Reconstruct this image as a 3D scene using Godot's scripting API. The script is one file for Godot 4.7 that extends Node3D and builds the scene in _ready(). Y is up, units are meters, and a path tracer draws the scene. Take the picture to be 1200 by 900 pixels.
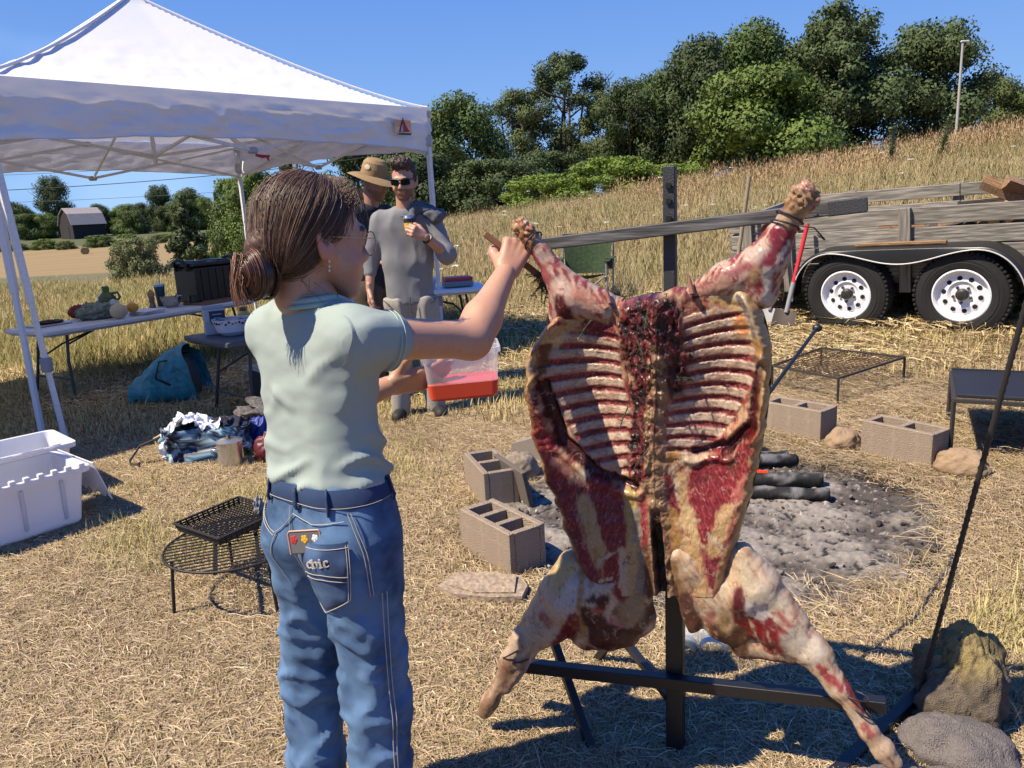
extends Node3D

func _ready():
	setup_view()
	build_ground()
	build_vegetation()
	build_far_things()
	build_canopy()
	build_tables()
	build_camp_clutter()
	build_fire()
	build_trailer()
	build_men()
	build_cross_and_carcass()
	build_cook()

# ------------------------------------------------------------------ view
func setup_view():
	var cam := Camera3D.new()
	cam.name = "camera"
	add_child(cam)
	cam.position = Vector3(0, 1.5, 0)
	cam.basis = Basis(Vector3.RIGHT, deg_to_rad(-12.8)) * Basis(Vector3.BACK, deg_to_rad(-3.0))
	cam.fov = 53.13
	cam.near = 0.05
	cam.far = 6000.0
	cam.current = true
	var we := WorldEnvironment.new()
	we.name = "world"
	var e := Environment.new()
	e.background_mode = Environment.BG_SKY
	var sky := Sky.new()
	var sm := ProceduralSkyMaterial.new()
	sm.sky_top_color = Color(0.15, 0.355, 0.685)
	sm.sky_horizon_color = Color(0.50, 0.635, 0.775)
	sm.sky_curve = 0.17
	sm.ground_horizon_color = Color(0.55, 0.56, 0.50)
	sm.ground_bottom_color = Color(0.30, 0.26, 0.18)
	sm.sun_angle_max = 6.0
	sm.sky_cover = wisps()
	sm.sky_cover_modulate = Color(1, 1, 1, 0.4)
	sky.sky_material = sm
	e.sky = sky
	e.tonemap_mode = Environment.TONE_MAPPER_LINEAR
	e.tonemap_exposure = 1.75
	e.sdfgi_enabled = true
	e.ssao_enabled = true
	e.ssil_enabled = true
	we.environment = e
	add_child(we)
	var sun := DirectionalLight3D.new()
	sun.name = "sun"
	sun.light_color = Color(1.0, 0.945, 0.85)
	sun.light_energy = 1.6
	sun.light_angular_distance = 0.5
	sun.shadow_enabled = true
	add_child(sun)
	var el := deg_to_rad(54.0)
	var az := Vector3(0.94, 0, -0.34).normalized()
	sun.look_at_from_position(Vector3.ZERO, Vector3(az.x * cos(el), -sin(el), az.z * cos(el)))

func wisps() -> ImageTexture:
	var w := 1024
	var h := 512
	var im := Image.create(w, h, false, Image.FORMAT_RGBA8)
	var f := FastNoiseLite.new()
	f.seed = 4
	f.frequency = 0.006
	f.fractal_octaves = 5
	var g := FastNoiseLite.new()
	g.seed = 11
	g.frequency = 0.004
	for y in range(0, h / 2):
		for x in w:
			var a: float = f.get_noise_2d(x * 1.0, y * 3.2)
			var b: float = g.get_noise_2d(x, y * 1.6)
			var v := clampf((a * 0.9 + b * 0.8 - 0.42) * 2.0, 0, 1)
			im.set_pixel(x, y, Color(0.9, 0.95, 1.0, v * 0.5))
	return ImageTexture.create_from_image(im)

# ------------------------------------------------------------------ names and tags
var taken := {}

func numbered(parent: Node, called: String) -> String:
	var key := str(parent.get_instance_id()) + called
	var k: int = taken.get(key, 0)
	taken[key] = k + 1
	return called if k == 0 else "%s_%03d" % [called, k]

func thing(called: String, label: String, category: String, at := Vector3.ZERO, basis_ := Basis.IDENTITY, group := "") -> Node3D:
	var o := Node3D.new()
	o.name = numbered(self, called)
	add_child(o)
	o.transform = Transform3D(basis_, at)
	o.set_meta("label", label)
	o.set_meta("category", category)
	if group != "":
		o.set_meta("group", group)
	return o

func part(parent: Node, called: String, m, material: Material) -> MeshInstance3D:
	var o := MeshInstance3D.new()
	o.name = numbered(parent, called)
	o.mesh = m.commit() if m is MB else m
	o.material_override = material
	parent.add_child(o)
	return o

func solo(called: String, label: String, category: String, m, material: Material, at := Vector3.ZERO, basis_ := Basis.IDENTITY, group := "") -> MeshInstance3D:
	var o := part(self, called, m, material)
	o.transform = Transform3D(basis_, at)
	o.set_meta("label", label)
	o.set_meta("category", category)
	if group != "":
		o.set_meta("group", group)
	return o

func setting(called: String, m, material: Material, kind := "structure", label := "") -> MeshInstance3D:
	var o := part(self, called, m, material)
	o.set_meta("kind", kind)
	if label != "":
		o.set_meta("label", label)
	return o

func scatter(parent: Node, called: String, m: Mesh, material: Material, where: Array, tints: Array, label := "", category := "") -> MultiMeshInstance3D:
	var mm := MultiMesh.new()
	mm.transform_format = MultiMesh.TRANSFORM_3D
	mm.use_colors = tints.size() > 0
	mm.mesh = m
	mm.instance_count = where.size()
	for i in where.size():
		mm.set_instance_transform(i, where[i])
		if mm.use_colors:
			mm.set_instance_color(i, tints[i])
	var o := MultiMeshInstance3D.new()
	o.name = numbered(parent, called)
	o.multimesh = mm
	o.material_override = material
	parent.add_child(o)
	o.set_meta("kind", "stuff")
	if label != "":
		o.set_meta("label", label)
	if category != "":
		o.set_meta("category", category)
	return o

func yaw(deg: float) -> Basis:
	return Basis(Vector3.UP, deg_to_rad(deg))

# ------------------------------------------------------------------ materials
var mats := {}
var texs := {}

func noise_tex(kind: String) -> Texture2D:
	if texs.has(kind):
		return texs[kind]
	var im: Image
	var f := FastNoiseLite.new()
	f.noise_type = FastNoiseLite.TYPE_SIMPLEX_SMOOTH
	f.fractal_octaves = 4
	var n := 256
	im = Image.create(n, n, false, Image.FORMAT_RGB8)
	f.seed = kind.hash() % 1000
	for y in n:
		for x in n:
			var v := 0.5
			match kind:
				"fine":
					f.frequency = 0.08
					v = 0.5 + 0.55 * tile(f, x, y, n, 1, 1)
				"cloud":
					f.frequency = 0.012
					v = 0.5 + 0.6 * tile(f, x, y, n, 1, 1)
				"wood":
					f.frequency = 0.03
					v = 0.5 + 0.55 * tile(f, x, y, n, 0.25, 3.0)
				"woodv":
					f.frequency = 0.03
					v = 0.5 + 0.55 * tile(f, x, y, n, 3.0, 0.25)
				"weave":
					f.frequency = 0.1
					v = 0.5 + 0.22 * sin((x + y) * TAU / 4.0) + 0.4 * tile(f, x, y, n, 0.5, 1.6)
			v = clampf(v, 0, 1)
			im.set_pixel(x, y, Color(v, v, v))
	texs[kind] = ImageTexture.create_from_image(im)
	return texs[kind]

func tile(f: FastNoiseLite, x: int, y: int, n: int, sx: float, sy: float) -> float:
	# blend across the border so that the texture repeats without a seam
	var m := 48.0
	var a := clampf((x - (n - m)) / m, 0, 1)
	var b := clampf((y - (n - m)) / m, 0, 1)
	var v := f.get_noise_2d(x * sx, y * sy)
	if a > 0:
		v = lerpf(v, f.get_noise_2d((x - n) * sx, y * sy), a)
	if b > 0:
		var w := f.get_noise_2d(x * sx, (y - n) * sy)
		if a > 0:
			w = lerpf(w, f.get_noise_2d((x - n) * sx, (y - n) * sy), a)
		v = lerpf(v, w, b)
	return v

var shade_texs := {}

func shade_tex(kind: String, lo: float, hi: float) -> Texture2D:
	var key := "%s %f %f" % [kind, lo, hi]
	if not shade_texs.has(key):
		var src: Image = noise_tex(kind).get_image()
		var im := Image.create(256, 256, false, Image.FORMAT_RGB8)
		for y in 256:
			for x in 256:
				var v: float = lerpf(lo, hi, src.get_pixel(x, y).r)
				im.set_pixel(x, y, Color(v, v, v))
		shade_texs[key] = ImageTexture.create_from_image(im)
	return shade_texs[key]

# colour in linear reflectance; pattern multiplies it between lo and 1; bump in centimetres
func M(r: float, g: float, b: float, rough := 0.8, pattern := "", scale := 1.0, lo := 0.7, bump := 0.0, metal := 0.0) -> StandardMaterial3D:
	var key := "%f %f %f %f %s %f %f %f %f" % [r, g, b, rough, pattern, scale, lo, bump, metal]
	if mats.has(key):
		return mats[key]
	var m := StandardMaterial3D.new()
	m.albedo_color = Color(r, g, b).linear_to_srgb()
	m.roughness = rough
	m.metallic = metal
	m.vertex_color_use_as_albedo = true
	m.cull_mode = BaseMaterial3D.CULL_DISABLED
	if pattern != "":
		m.uv1_triplanar = true
		m.uv1_scale = Vector3.ONE * scale
		m.albedo_texture = shade_tex(pattern, lo, 1.0)
		if bump != 0.0:
			m.heightmap_enabled = true
			m.heightmap_texture = noise_tex(pattern)
			m.heightmap_scale = bump
	mats[key] = m
	return m

# ------------------------------------------------------------------ terrain height
func ss(a: float, b: float, x: float) -> float:
	return smoothstep(a, b, x)

func land(x: float, z: float) -> float:
	var d := -z
	var dd := d if d < 24.0 else 24.0 + 4.0 * (1.0 - exp(-(d - 24.0) / 4.0))
	var xx := clampf(x, -40.0, 20.0)
	var h := 0.066 * (dd - 5.0) + 0.105 * xx - 0.187
	var k := 0.12
	if h < 3.0:
		h = k * log(1.0 + exp(clampf(h / k, -30.0, 30.0)))
	var s := 1.0 - ss(-22.0, -2.0, x)
	h += s * (-3.6 * ss(14.0, 110.0, d) + 3.9 * ss(175.0, 260.0, d))
	return h

func on_land(x: float, z: float, up := 0.0) -> Vector3:
	return Vector3(x, land(x, z) + up, z)

# ------------------------------------------------------------------ mesh builder
class MB:
	var v := PackedVector3Array()
	var n := PackedVector3Array()
	var c := PackedColorArray()
	var uv := PackedVector2Array()
	var ix := PackedInt32Array()
	var col := Color.WHITE
	var xf := Transform3D.IDENTITY

	func p(pos: Vector3, nor: Vector3, u := Vector2.ZERO) -> int:
		v.append(xf * pos)
		n.append((xf.basis * nor).normalized())
		c.append(col)
		uv.append(u)
		return v.size() - 1

	func tri(a: int, b: int, d: int):
		ix.append(a)
		ix.append(b)
		ix.append(d)

	func quad(a: int, b: int, d: int, e: int):
		tri(a, b, d)
		tri(a, d, e)

	func face(a: Vector3, b: Vector3, d: Vector3, e: Vector3):
		var nn := (d - a).cross(b - a)
		if nn.length_squared() < 1e-14:
			nn = (e - a).cross(d - a)
		nn = nn.normalized()
		quad(p(a, nn, Vector2(0, 0)), p(b, nn, Vector2(1, 0)), p(d, nn, Vector2(1, 1)), p(e, nn, Vector2(0, 1)))

	func box(at: Vector3, size: Vector3, bevel := 0.003, b := Basis.IDENTITY):
		var h := size * 0.5
		bevel = minf(bevel, minf(h.x, minf(h.y, h.z)) * 0.9)
		var id := {}
		for sx in [-1, 1]:
			for sy in [-1, 1]:
				for sz in [-1, 1]:
					for ax in 3:
						var q := Vector3(sx * (h.x - bevel), sy * (h.y - bevel), sz * (h.z - bevel))
						var nn := Vector3.ZERO
						if ax == 0:
							q.x = sx * h.x
							nn.x = sx
						elif ax == 1:
							q.y = sy * h.y
							nn.y = sy
						else:
							q.z = sz * h.z
							nn.z = sz
						id[Vector4i(sx, sy, sz, ax)] = p(at + b * q, b * nn)
		for s in [-1, 1]:
			quad(id[Vector4i(s, -1, -1, 0)], id[Vector4i(s, -1, 1, 0)], id[Vector4i(s, 1, 1, 0)], id[Vector4i(s, 1, -1, 0)])
			quad(id[Vector4i(-1, s, -1, 1)], id[Vector4i(-1, s, 1, 1)], id[Vector4i(1, s, 1, 1)], id[Vector4i(1, s, -1, 1)])
			quad(id[Vector4i(-1, -1, s, 2)], id[Vector4i(-1, 1, s, 2)], id[Vector4i(1, 1, s, 2)], id[Vector4i(1, -1, s, 2)])
			for t in [-1, 1]:
				quad(id[Vector4i(-1, s, t, 1)], id[Vector4i(1, s, t, 1)], id[Vector4i(1, s, t, 2)], id[Vector4i(-1, s, t, 2)])
				quad(id[Vector4i(s, -1, t, 0)], id[Vector4i(s, 1, t, 0)], id[Vector4i(s, 1, t, 2)], id[Vector4i(s, -1, t, 2)])
				quad(id[Vector4i(s, t, -1, 0)], id[Vector4i(s, t, 1, 0)], id[Vector4i(s, t, 1, 1)], id[Vector4i(s, t, -1, 1)])
				for w in [-1, 1]:
					tri(id[Vector4i(s, t, w, 0)], id[Vector4i(s, t, w, 1)], id[Vector4i(s, t, w, 2)])

	# a bar of rectangular section from a to b
	func bar(a: Vector3, b: Vector3, w: float, h: float, bevel := 0.002, up := Vector3.UP):
		var d := b - a
		var z := d.normalized()
		if absf(z.dot(up)) > 0.98:
			up = Vector3.RIGHT
		var x := up.cross(z).normalized()
		var y := z.cross(x)
		box((a + b) * 0.5, Vector3(w, h, d.length()), bevel, Basis(x, y, z))

	func tube(pts: Array, rad, sides := 8, caps := true, squash := 1.0):
		var m := pts.size()
		var prev := -1
		var u := Vector3.UP
		var first := v.size()
		for i in m:
			var a: Vector3 = pts[maxi(i - 1, 0)]
			var b: Vector3 = pts[mini(i + 1, m - 1)]
			var t := (b - a).normalized()
			if i == 0:
				u = Vector3.UP if absf(t.y) < 0.9 else Vector3.RIGHT
			var s := t.cross(u).normalized()
			u = s.cross(t).normalized()
			var r: float = rad[i] if rad is Array else rad
			var here := v.size()
			for k in sides:
				var an := TAU * k / sides
				var o := s * cos(an) + u * sin(an) * squash
				p(pts[i] + o * r, (s * cos(an) * squash + u * sin(an)).normalized(), Vector2(float(k) / sides, float(i) / m))
			if prev >= 0:
				for k in sides:
					var k2 := (k + 1) % sides
					quad(prev + k, prev + k2, here + k2, here + k)
			prev = here
		if caps and m > 1:
			for e in 2:
				var q: Vector3 = pts[0] if e == 0 else pts[m - 1]
				var t: Vector3 = (pts[0] - pts[1] if e == 0 else pts[m - 1] - pts[m - 2]).normalized()
				var base := first if e == 0 else prev
				var mid := p(q, t)
				var ring := []
				for k in sides:
					v.append(v[base + k])
					n.append((xf.basis * t).normalized())
					c.append(col)
					uv.append(Vector2.ZERO)
					ring.append(v.size() - 1)
				for k in sides:
					tri(mid, ring[k], ring[(k + 1) % sides])

	# profile: Array of Vector2(radius, height), turned round y
	func lathe(prof: Array, sides := 20, at := Vector3.ZERO, b := Basis.IDENTITY, sq := Vector2.ONE):
		for i in prof.size() - 1:
			var q0: Vector2 = prof[i]
			var q1: Vector2 = prof[i + 1]
			var d := q1 - q0
			var nn := Vector2(d.y, -d.x).normalized()
			var row := []
			for k in sides + 1:
				var an := TAU * k / sides
				var nor := b * Vector3(nn.x * cos(an), nn.y, nn.x * sin(an))
				row.append([p(at + b * Vector3(q0.x * cos(an) * sq.x, q0.y, q0.x * sin(an) * sq.y), nor, Vector2(float(k) / sides, q0.y)), p(at + b * Vector3(q1.x * cos(an) * sq.x, q1.y, q1.x * sin(an) * sq.y), nor, Vector2(float(k) / sides, q1.y))])
			for k in sides:
				quad(row[k][0], row[k + 1][0], row[k + 1][1], row[k][1])

	func ball(at: Vector3, r: Vector3, seg := 12, b := Basis.IDENTITY, f = null):
		var rows := []
		var first := v.size()
		for i in seg + 1:
			var th := PI * i / seg
			var row := []
			for k in seg * 2:
				var ph := TAU * k / (seg * 2)
				var d := Vector3(sin(th) * cos(ph), cos(th), sin(th) * sin(ph))
				var s: float = f.call(d) if f != null else 1.0
				row.append(p(at + b * (d * r * s), b * (d / r).normalized(), Vector2(float(k) / (seg * 2), float(i) / seg)))
			rows.append(row)
		var i0 := ix.size()
		for i in seg:
			for k in seg * 2:
				var k2 := (k + 1) % (seg * 2)
				quad(rows[i][k], rows[i][k2], rows[i + 1][k2], rows[i + 1][k])
		if f != null:
			smooth(first, i0)

	# fresh normals, averaged at shared vertices, for everything added since the given marks
	func smooth(first := 0, i0 := 0):
		for i in range(first, v.size()):
			n[i] = Vector3.ZERO
		for t in range(i0, ix.size(), 3):
			var a := ix[t]
			var b := ix[t + 1]
			var d := ix[t + 2]
			var nn := (v[d] - v[a]).cross(v[b] - v[a])
			n[a] += nn
			n[b] += nn
			n[d] += nn
		for i in range(first, v.size()):
			n[i] = n[i].normalized() if n[i].length_squared() > 0 else Vector3.UP

	# f(i, j) -> position; colours may be set by f through col
	func grid(nu: int, nv: int, f: Callable, wrap_u := false) -> int:
		var first := v.size()
		var i0 := ix.size()
		for j in nv + 1:
			for i in nu + (0 if wrap_u else 1):
				var q: Vector3 = f.call(i, j)
				p(q, Vector3.UP, Vector2(float(i) / nu, float(j) / nv))
		var w := nu if wrap_u else nu + 1
		for j in nv:
			for i in nu:
				var i2 := (i + 1) % w
				quad(first + j * w + i, first + j * w + i2, first + (j + 1) * w + i2, first + (j + 1) * w + i)
		smooth(first, i0)
		return first

	# flat polygon (in x, y) given thickness along z, centred
	func plate(poly: PackedVector2Array, thick: float, t := Transform3D.IDENTITY):
		var ids := Geometry2D.triangulate_polygon(poly)
		for s: float in [-1.0, 1.0]:
			var base := v.size()
			for q in poly:
				p(t * Vector3(q.x, q.y, s * thick * 0.5), t.basis * Vector3(0, 0, s))
			for k in range(0, ids.size(), 3):
				tri(base + ids[k], base + ids[k + 1], base + ids[k + 2])
		for i in poly.size():
			var a := poly[i]
			var b := poly[(i + 1) % poly.size()]
			var nn := t.basis * Vector3(b.y - a.y, a.x - b.x, 0).normalized()
			var q0 := p(t * Vector3(a.x, a.y, -thick * 0.5), nn)
			var q1 := p(t * Vector3(b.x, b.y, -thick * 0.5), nn)
			var q2 := p(t * Vector3(b.x, b.y, thick * 0.5), nn)
			var q3 := p(t * Vector3(a.x, a.y, thick * 0.5), nn)
			quad(q0, q1, q2, q3)

	func commit() -> ArrayMesh:
		for t in range(0, ix.size(), 3):
			var a := ix[t]
			var b := ix[t + 1]
			var d := ix[t + 2]
			var g := (v[d] - v[a]).cross(v[b] - v[a])
			if g.dot(n[a] + n[b] + n[d]) < 0.0:
				ix[t + 1] = d
				ix[t + 2] = b
		var arr := []
		arr.resize(Mesh.ARRAY_MAX)
		arr[Mesh.ARRAY_VERTEX] = v
		arr[Mesh.ARRAY_NORMAL] = n
		arr[Mesh.ARRAY_COLOR] = c
		arr[Mesh.ARRAY_TEX_UV] = uv
		arr[Mesh.ARRAY_INDEX] = ix
		var m := ArrayMesh.new()
		m.add_surface_from_arrays(Mesh.PRIMITIVE_TRIANGLES, arr)
		return m

# ------------------------------------------------------------------ smooth bodies: a field of joined capsules, meshed as surface nets
class Field:
	var o: Vector3
	var cs: float
	var nx: int
	var ny: int
	var nz: int
	var s := PackedFloat32Array()
	var k: float

	func _init(lo: Vector3, hi: Vector3, cell: float, blend: float):
		o = lo
		cs = cell
		k = blend
		nx = int(ceil((hi.x - lo.x) / cell)) + 2
		ny = int(ceil((hi.y - lo.y) / cell)) + 2
		nz = int(ceil((hi.z - lo.z) / cell)) + 2
		s.resize(nx * ny * nz)

	func span(lo: Vector3, hi: Vector3) -> Array:
		var a := ((lo - o) / cs).floor()
		var b := ((hi - o) / cs).ceil()
		return [clampi(int(a.x), 0, nx - 1), clampi(int(b.x), 0, nx - 1), clampi(int(a.y), 0, ny - 1), clampi(int(b.y), 0, ny - 1), clampi(int(a.z), 0, nz - 1), clampi(int(b.z), 0, nz - 1)]

	# tapered capsule; flat < 1 squeezes it along the axis given
	func cap(a: Vector3, b: Vector3, ra: float, rb: float, kk := -1.0, axis := Vector3.ZERO, flat := 1.0):
		var q := k if kk < 0 else kk
		var m := Vector3.ONE * (maxf(ra, rb) + 4.0 * q)
		var w := span(a.min(b) - m, a.max(b) + m)
		var ab := b - a
		var inv := 1.0 / maxf(ab.length_squared(), 1e-9)
		var iq := -1.0 / k
		var st := 1.0 / flat - 1.0
		var fl := flat < 1.0
		for z in range(w[4], w[5] + 1):
			for y in range(w[2], w[3] + 1):
				var i: int = (z * ny + y) * nx + int(w[0])
				var px: float = o.x + w[0] * cs
				for x in range(w[0], w[1] + 1):
					var ap := Vector3(px, o.y + y * cs, o.z + z * cs) - a
					var t := clampf(ap.dot(ab) * inv, 0.0, 1.0)
					var r := ap - ab * t
					if fl:
						r += axis * (r.dot(axis) * st)
					s[i] += exp((r.length() - (ra + (rb - ra) * t)) * iq)
					i += 1
					px += cs

	func ell(at: Vector3, r: Vector3, b := Basis.IDENTITY):
		var big := maxf(r.x, maxf(r.y, r.z))
		var m := Vector3.ONE * (big + 4.0 * k)
		var w := span(at - m, at + m)
		var bt := b.transposed()
		var iq := -1.0 / k
		for z in range(w[4], w[5] + 1):
			for y in range(w[2], w[3] + 1):
				var i: int = (z * ny + y) * nx + int(w[0])
				for x in range(w[0], w[1] + 1):
					var e := bt * (o + Vector3(x, y, z) * cs - at)
					var e1 := e / r
					var k0 := e1.length()
					var k1 := (e1 / r).length()
					var d := (k0 * (k0 - 1.0) / k1) if k1 > 1e-6 else -big
					s[i] += exp(clampf(d * iq, -30.0, 30.0))
					i += 1

	# hollow out an ellipsoid
	func dent(at: Vector3, r: Vector3, b := Basis.IDENTITY):
		var big := maxf(r.x, maxf(r.y, r.z))
		var m := Vector3.ONE * (big + 3.0 * cs)
		var w := span(at - m, at + m)
		var bt := b.transposed()
		for z in range(w[4], w[5] + 1):
			for y in range(w[2], w[3] + 1):
				var i: int = (z * ny + y) * nx + int(w[0])
				for x in range(w[0], w[1] + 1):
					var e := bt * (o + Vector3(x, y, z) * cs - at)
					var e1 := e / r
					var k0 := e1.length()
					var k1 := (e1 / r).length()
					var d := (k0 * (k0 - 1.0) / k1) if k1 > 1e-6 else -big
					s[i] = minf(s[i], exp(clampf(d / k, -30.0, 30.0)))
					i += 1

	# keep only what lies behind the plane through at with normal n
	func clip(n: Vector3, at: Vector3):
		var i := 0
		for z in nz:
			for y in ny:
				for x in nx:
					if s[i] > 0.0:
						var d := (o + Vector3(x, y, z) * cs - at).dot(n)
						if d > -3.0 * k:
							s[i] = minf(s[i], exp(clampf(-d / k, -30.0, 30.0)))
					i += 1

	func value(q: Vector3) -> float:
		var g := (q - o) / cs
		var x := clampi(int(g.x), 0, nx - 2)
		var y := clampi(int(g.y), 0, ny - 2)
		var z := clampi(int(g.z), 0, nz - 2)
		var f := g - Vector3(x, y, z)
		var i := (z * ny + y) * nx + x
		var a := lerpf(dist(i), dist(i + 1), f.x)
		var b := lerpf(dist(i + nx), dist(i + nx + 1), f.x)
		var j := i + nx * ny
		var c := lerpf(dist(j), dist(j + 1), f.x)
		var d := lerpf(dist(j + nx), dist(j + nx + 1), f.x)
		return lerpf(lerpf(a, b, f.y), lerpf(c, d, f.y), f.z)

	func dist(i: int) -> float:
		return -k * log(s[i]) if s[i] > 1e-12 else 28.0 * k

	# walk from q along d until the surface
	func hit(q: Vector3, d: Vector3, most := 0.6) -> Vector3:
		var t := 0.0
		while t < most:
			var w := value(q + d * t)
			if w < 0.0005:
				break
			t += clampf(w * 0.7, 0.0008, 0.02)
		return q + d * t

	func mesh(mb: MB, f = null) -> int:
		var first := mb.v.size()
		var i0 := mb.ix.size()
		var id := PackedInt32Array()
		id.resize(nx * ny * nz)
		id.fill(-1)
		var nxy := nx * ny
		var off := PackedInt32Array([0, 1, nx, nx + 1, nxy, nxy + 1, nxy + nx, nxy + nx + 1])
		var ea := [0, 2, 4, 6, 0, 1, 4, 5, 0, 1, 2, 3]
		var eb := [1, 3, 5, 7, 2, 3, 6, 7, 4, 5, 6, 7]
		var val := PackedFloat32Array()
		val.resize(8)
		for z in nz - 1:
			for y in ny - 1:
				var i := (z * ny + y) * nx
				for x in nx - 1:
					var ins := 0
					var j := i + x
					if s[j] >= 1.0: ins += 1
					if s[j + 1] >= 1.0: ins += 1
					if s[j + nx] >= 1.0: ins += 1
					if s[j + nx + 1] >= 1.0: ins += 1
					if s[j + nxy] >= 1.0: ins += 1
					if s[j + nxy + 1] >= 1.0: ins += 1
					if s[j + nxy + nx] >= 1.0: ins += 1
					if s[j + nxy + nx + 1] >= 1.0: ins += 1
					if ins == 0 or ins == 8:
						continue
					for q in 8:
						val[q] = dist(j + off[q])
					var sum := Vector3.ZERO
					var cnt := 0
					for e in 12:
						var a: int = ea[e]
						var b: int = eb[e]
						if (val[a] <= 0.0) != (val[b] <= 0.0):
							var t: float = val[a] / (val[a] - val[b])
							var pa := Vector3(a & 1, (a >> 1) & 1, a >> 2)
							var pb := Vector3(b & 1, (b >> 1) & 1, b >> 2)
							sum += pa.lerp(pb, t)
							cnt += 1
					if cnt == 0:
						continue
					id[j] = mb.p(o + (Vector3(x, y, z) + sum / cnt) * cs, Vector3.UP)
		for z in range(1, nz - 1):
			for y in range(1, ny - 1):
				for x in range(1, nx - 1):
					var j := (z * ny + y) * nx + x
					var in0 := s[j] >= 1.0
					if in0 != (s[j + 1] >= 1.0):
						net(mb, id, j, j - nx, j - nx - nxy, j - nxy, in0)
					if in0 != (s[j + nx] >= 1.0):
						net(mb, id, j, j - nxy, j - nxy - 1, j - 1, in0)
					if in0 != (s[j + nxy] >= 1.0):
						net(mb, id, j, j - 1, j - 1 - nx, j - nx, in0)
		mb.smooth(first, i0)
		if f != null:
			for i in range(first, mb.v.size()):
				f.call(mb, i)
			mb.smooth(first, i0)
		return first

	func net(mb: MB, id: PackedInt32Array, a: int, b: int, c: int, d: int, flip: bool):
		if id[a] < 0 or id[b] < 0 or id[c] < 0 or id[d] < 0:
			return
		if flip:
			mb.quad(id[d], id[c], id[b], id[a])
		else:
			mb.quad(id[a], id[b], id[c], id[d])

func noise(seed_: int, freq: float, oct := 3) -> FastNoiseLite:
	var f := FastNoiseLite.new()
	f.noise_type = FastNoiseLite.TYPE_SIMPLEX_SMOOTH
	f.seed = seed_
	f.frequency = freq
	f.fractal_octaves = oct
	return f
# ------------------------------------------------------------------ ground
var n_patch := noise(3, 0.35, 3)
var n_fine := noise(5, 3.0, 3)
var n_broad := noise(9, 0.05, 2)

func in_pit(x: float, z: float) -> float:
	# 1 inside the ash bed, 0 outside
	var q := Vector2(x - 0.86, z + 3.42).rotated(deg_to_rad(-10))
	var e := sqrt(pow(q.x / 1.14, 2) + pow(q.y / 1.0, 2)) + n_patch.get_noise_2d(x * 5, z * 5) * 0.16
	return 1.0 - ss(0.88, 1.08, e)

func ground_tint(x: float, z: float) -> Color:
	var d := sqrt(x * x + z * z)
	var a := n_patch.get_noise_2d(x * 2.0, z * 2.0)
	var b := n_fine.get_noise_2d(x * 2.0, z * 2.0)
	var c := Color(0.30, 0.205, 0.095).lerp(Color(0.15, 0.10, 0.06), clampf(0.4 + a * 0.7 + b * 0.5, 0, 1))
	var green := clampf(n_patch.get_noise_2d(x * 0.7 + 40, z * 0.7) * 1.2 + 0.1, 0, 1) * ss(2.5, 6, d)
	c = c.lerp(Color(0.19, 0.16, 0.05), green * 0.6)
	var soot := Vector2((x - 1.1) / 1.5, (z + 3.25) / 1.2).length() + a * 0.25
	c = c.lerp(Color(0.055, 0.045, 0.035), (1.0 - ss(0.75, 1.1, soot)) * 0.85)
	if d > 12.0:
		var far := Color(0.30, 0.23, 0.10).lerp(Color(0.22, 0.20, 0.08), clampf(0.5 + n_broad.get_noise_2d(x, z) * 1.4, 0, 1))
		c = c.lerp(far, ss(12, 25, d))
		if x < -12.0 and -z > 62.0 and -z < 205.0:
			var row := 0.5 + 0.5 * sin((x * 0.35 + z) * 0.55 + n_broad.get_noise_2d(x, z) * 2.0)
			c = Color(0.44, 0.31, 0.13).lerp(Color(0.36, 0.25, 0.10), row * 0.8)
		elif -z > 205.0:
			c = Color(0.12, 0.13, 0.04)
	return c

func build_ground():
	var mb := MB.new()
	var rings := 300
	var spokes := 400
	var r0 := 0.25
	var ratio := pow(4000.0 / r0, 1.0 / rings)
	var f := func(i: int, j: int) -> Vector3:
		var r := r0 * pow(ratio, j)
		var an := TAU * i / spokes
		var x := sin(an) * r
		var z := -cos(an) * r
		mb.col = ground_tint(x, z)
		var y := land(x, z)
		if r < 30.0:
			y += n_fine.get_noise_2d(x * 1.1, z * 1.1) * 0.014 + n_patch.get_noise_2d(x * 1.5, z * 1.5) * 0.02 - 0.012
			y -= in_pit(x, z) * 0.03
		return Vector3(x, y, z)
	mb.grid(spokes, rings, f, true)
	var g := setting("ground", mb, M(1, 1, 1, 0.95, "fine", 3.1, 0.55, 1.2), "structure", "dry trampled straw covered ground rising to a hill")
	build_ash()

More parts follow.
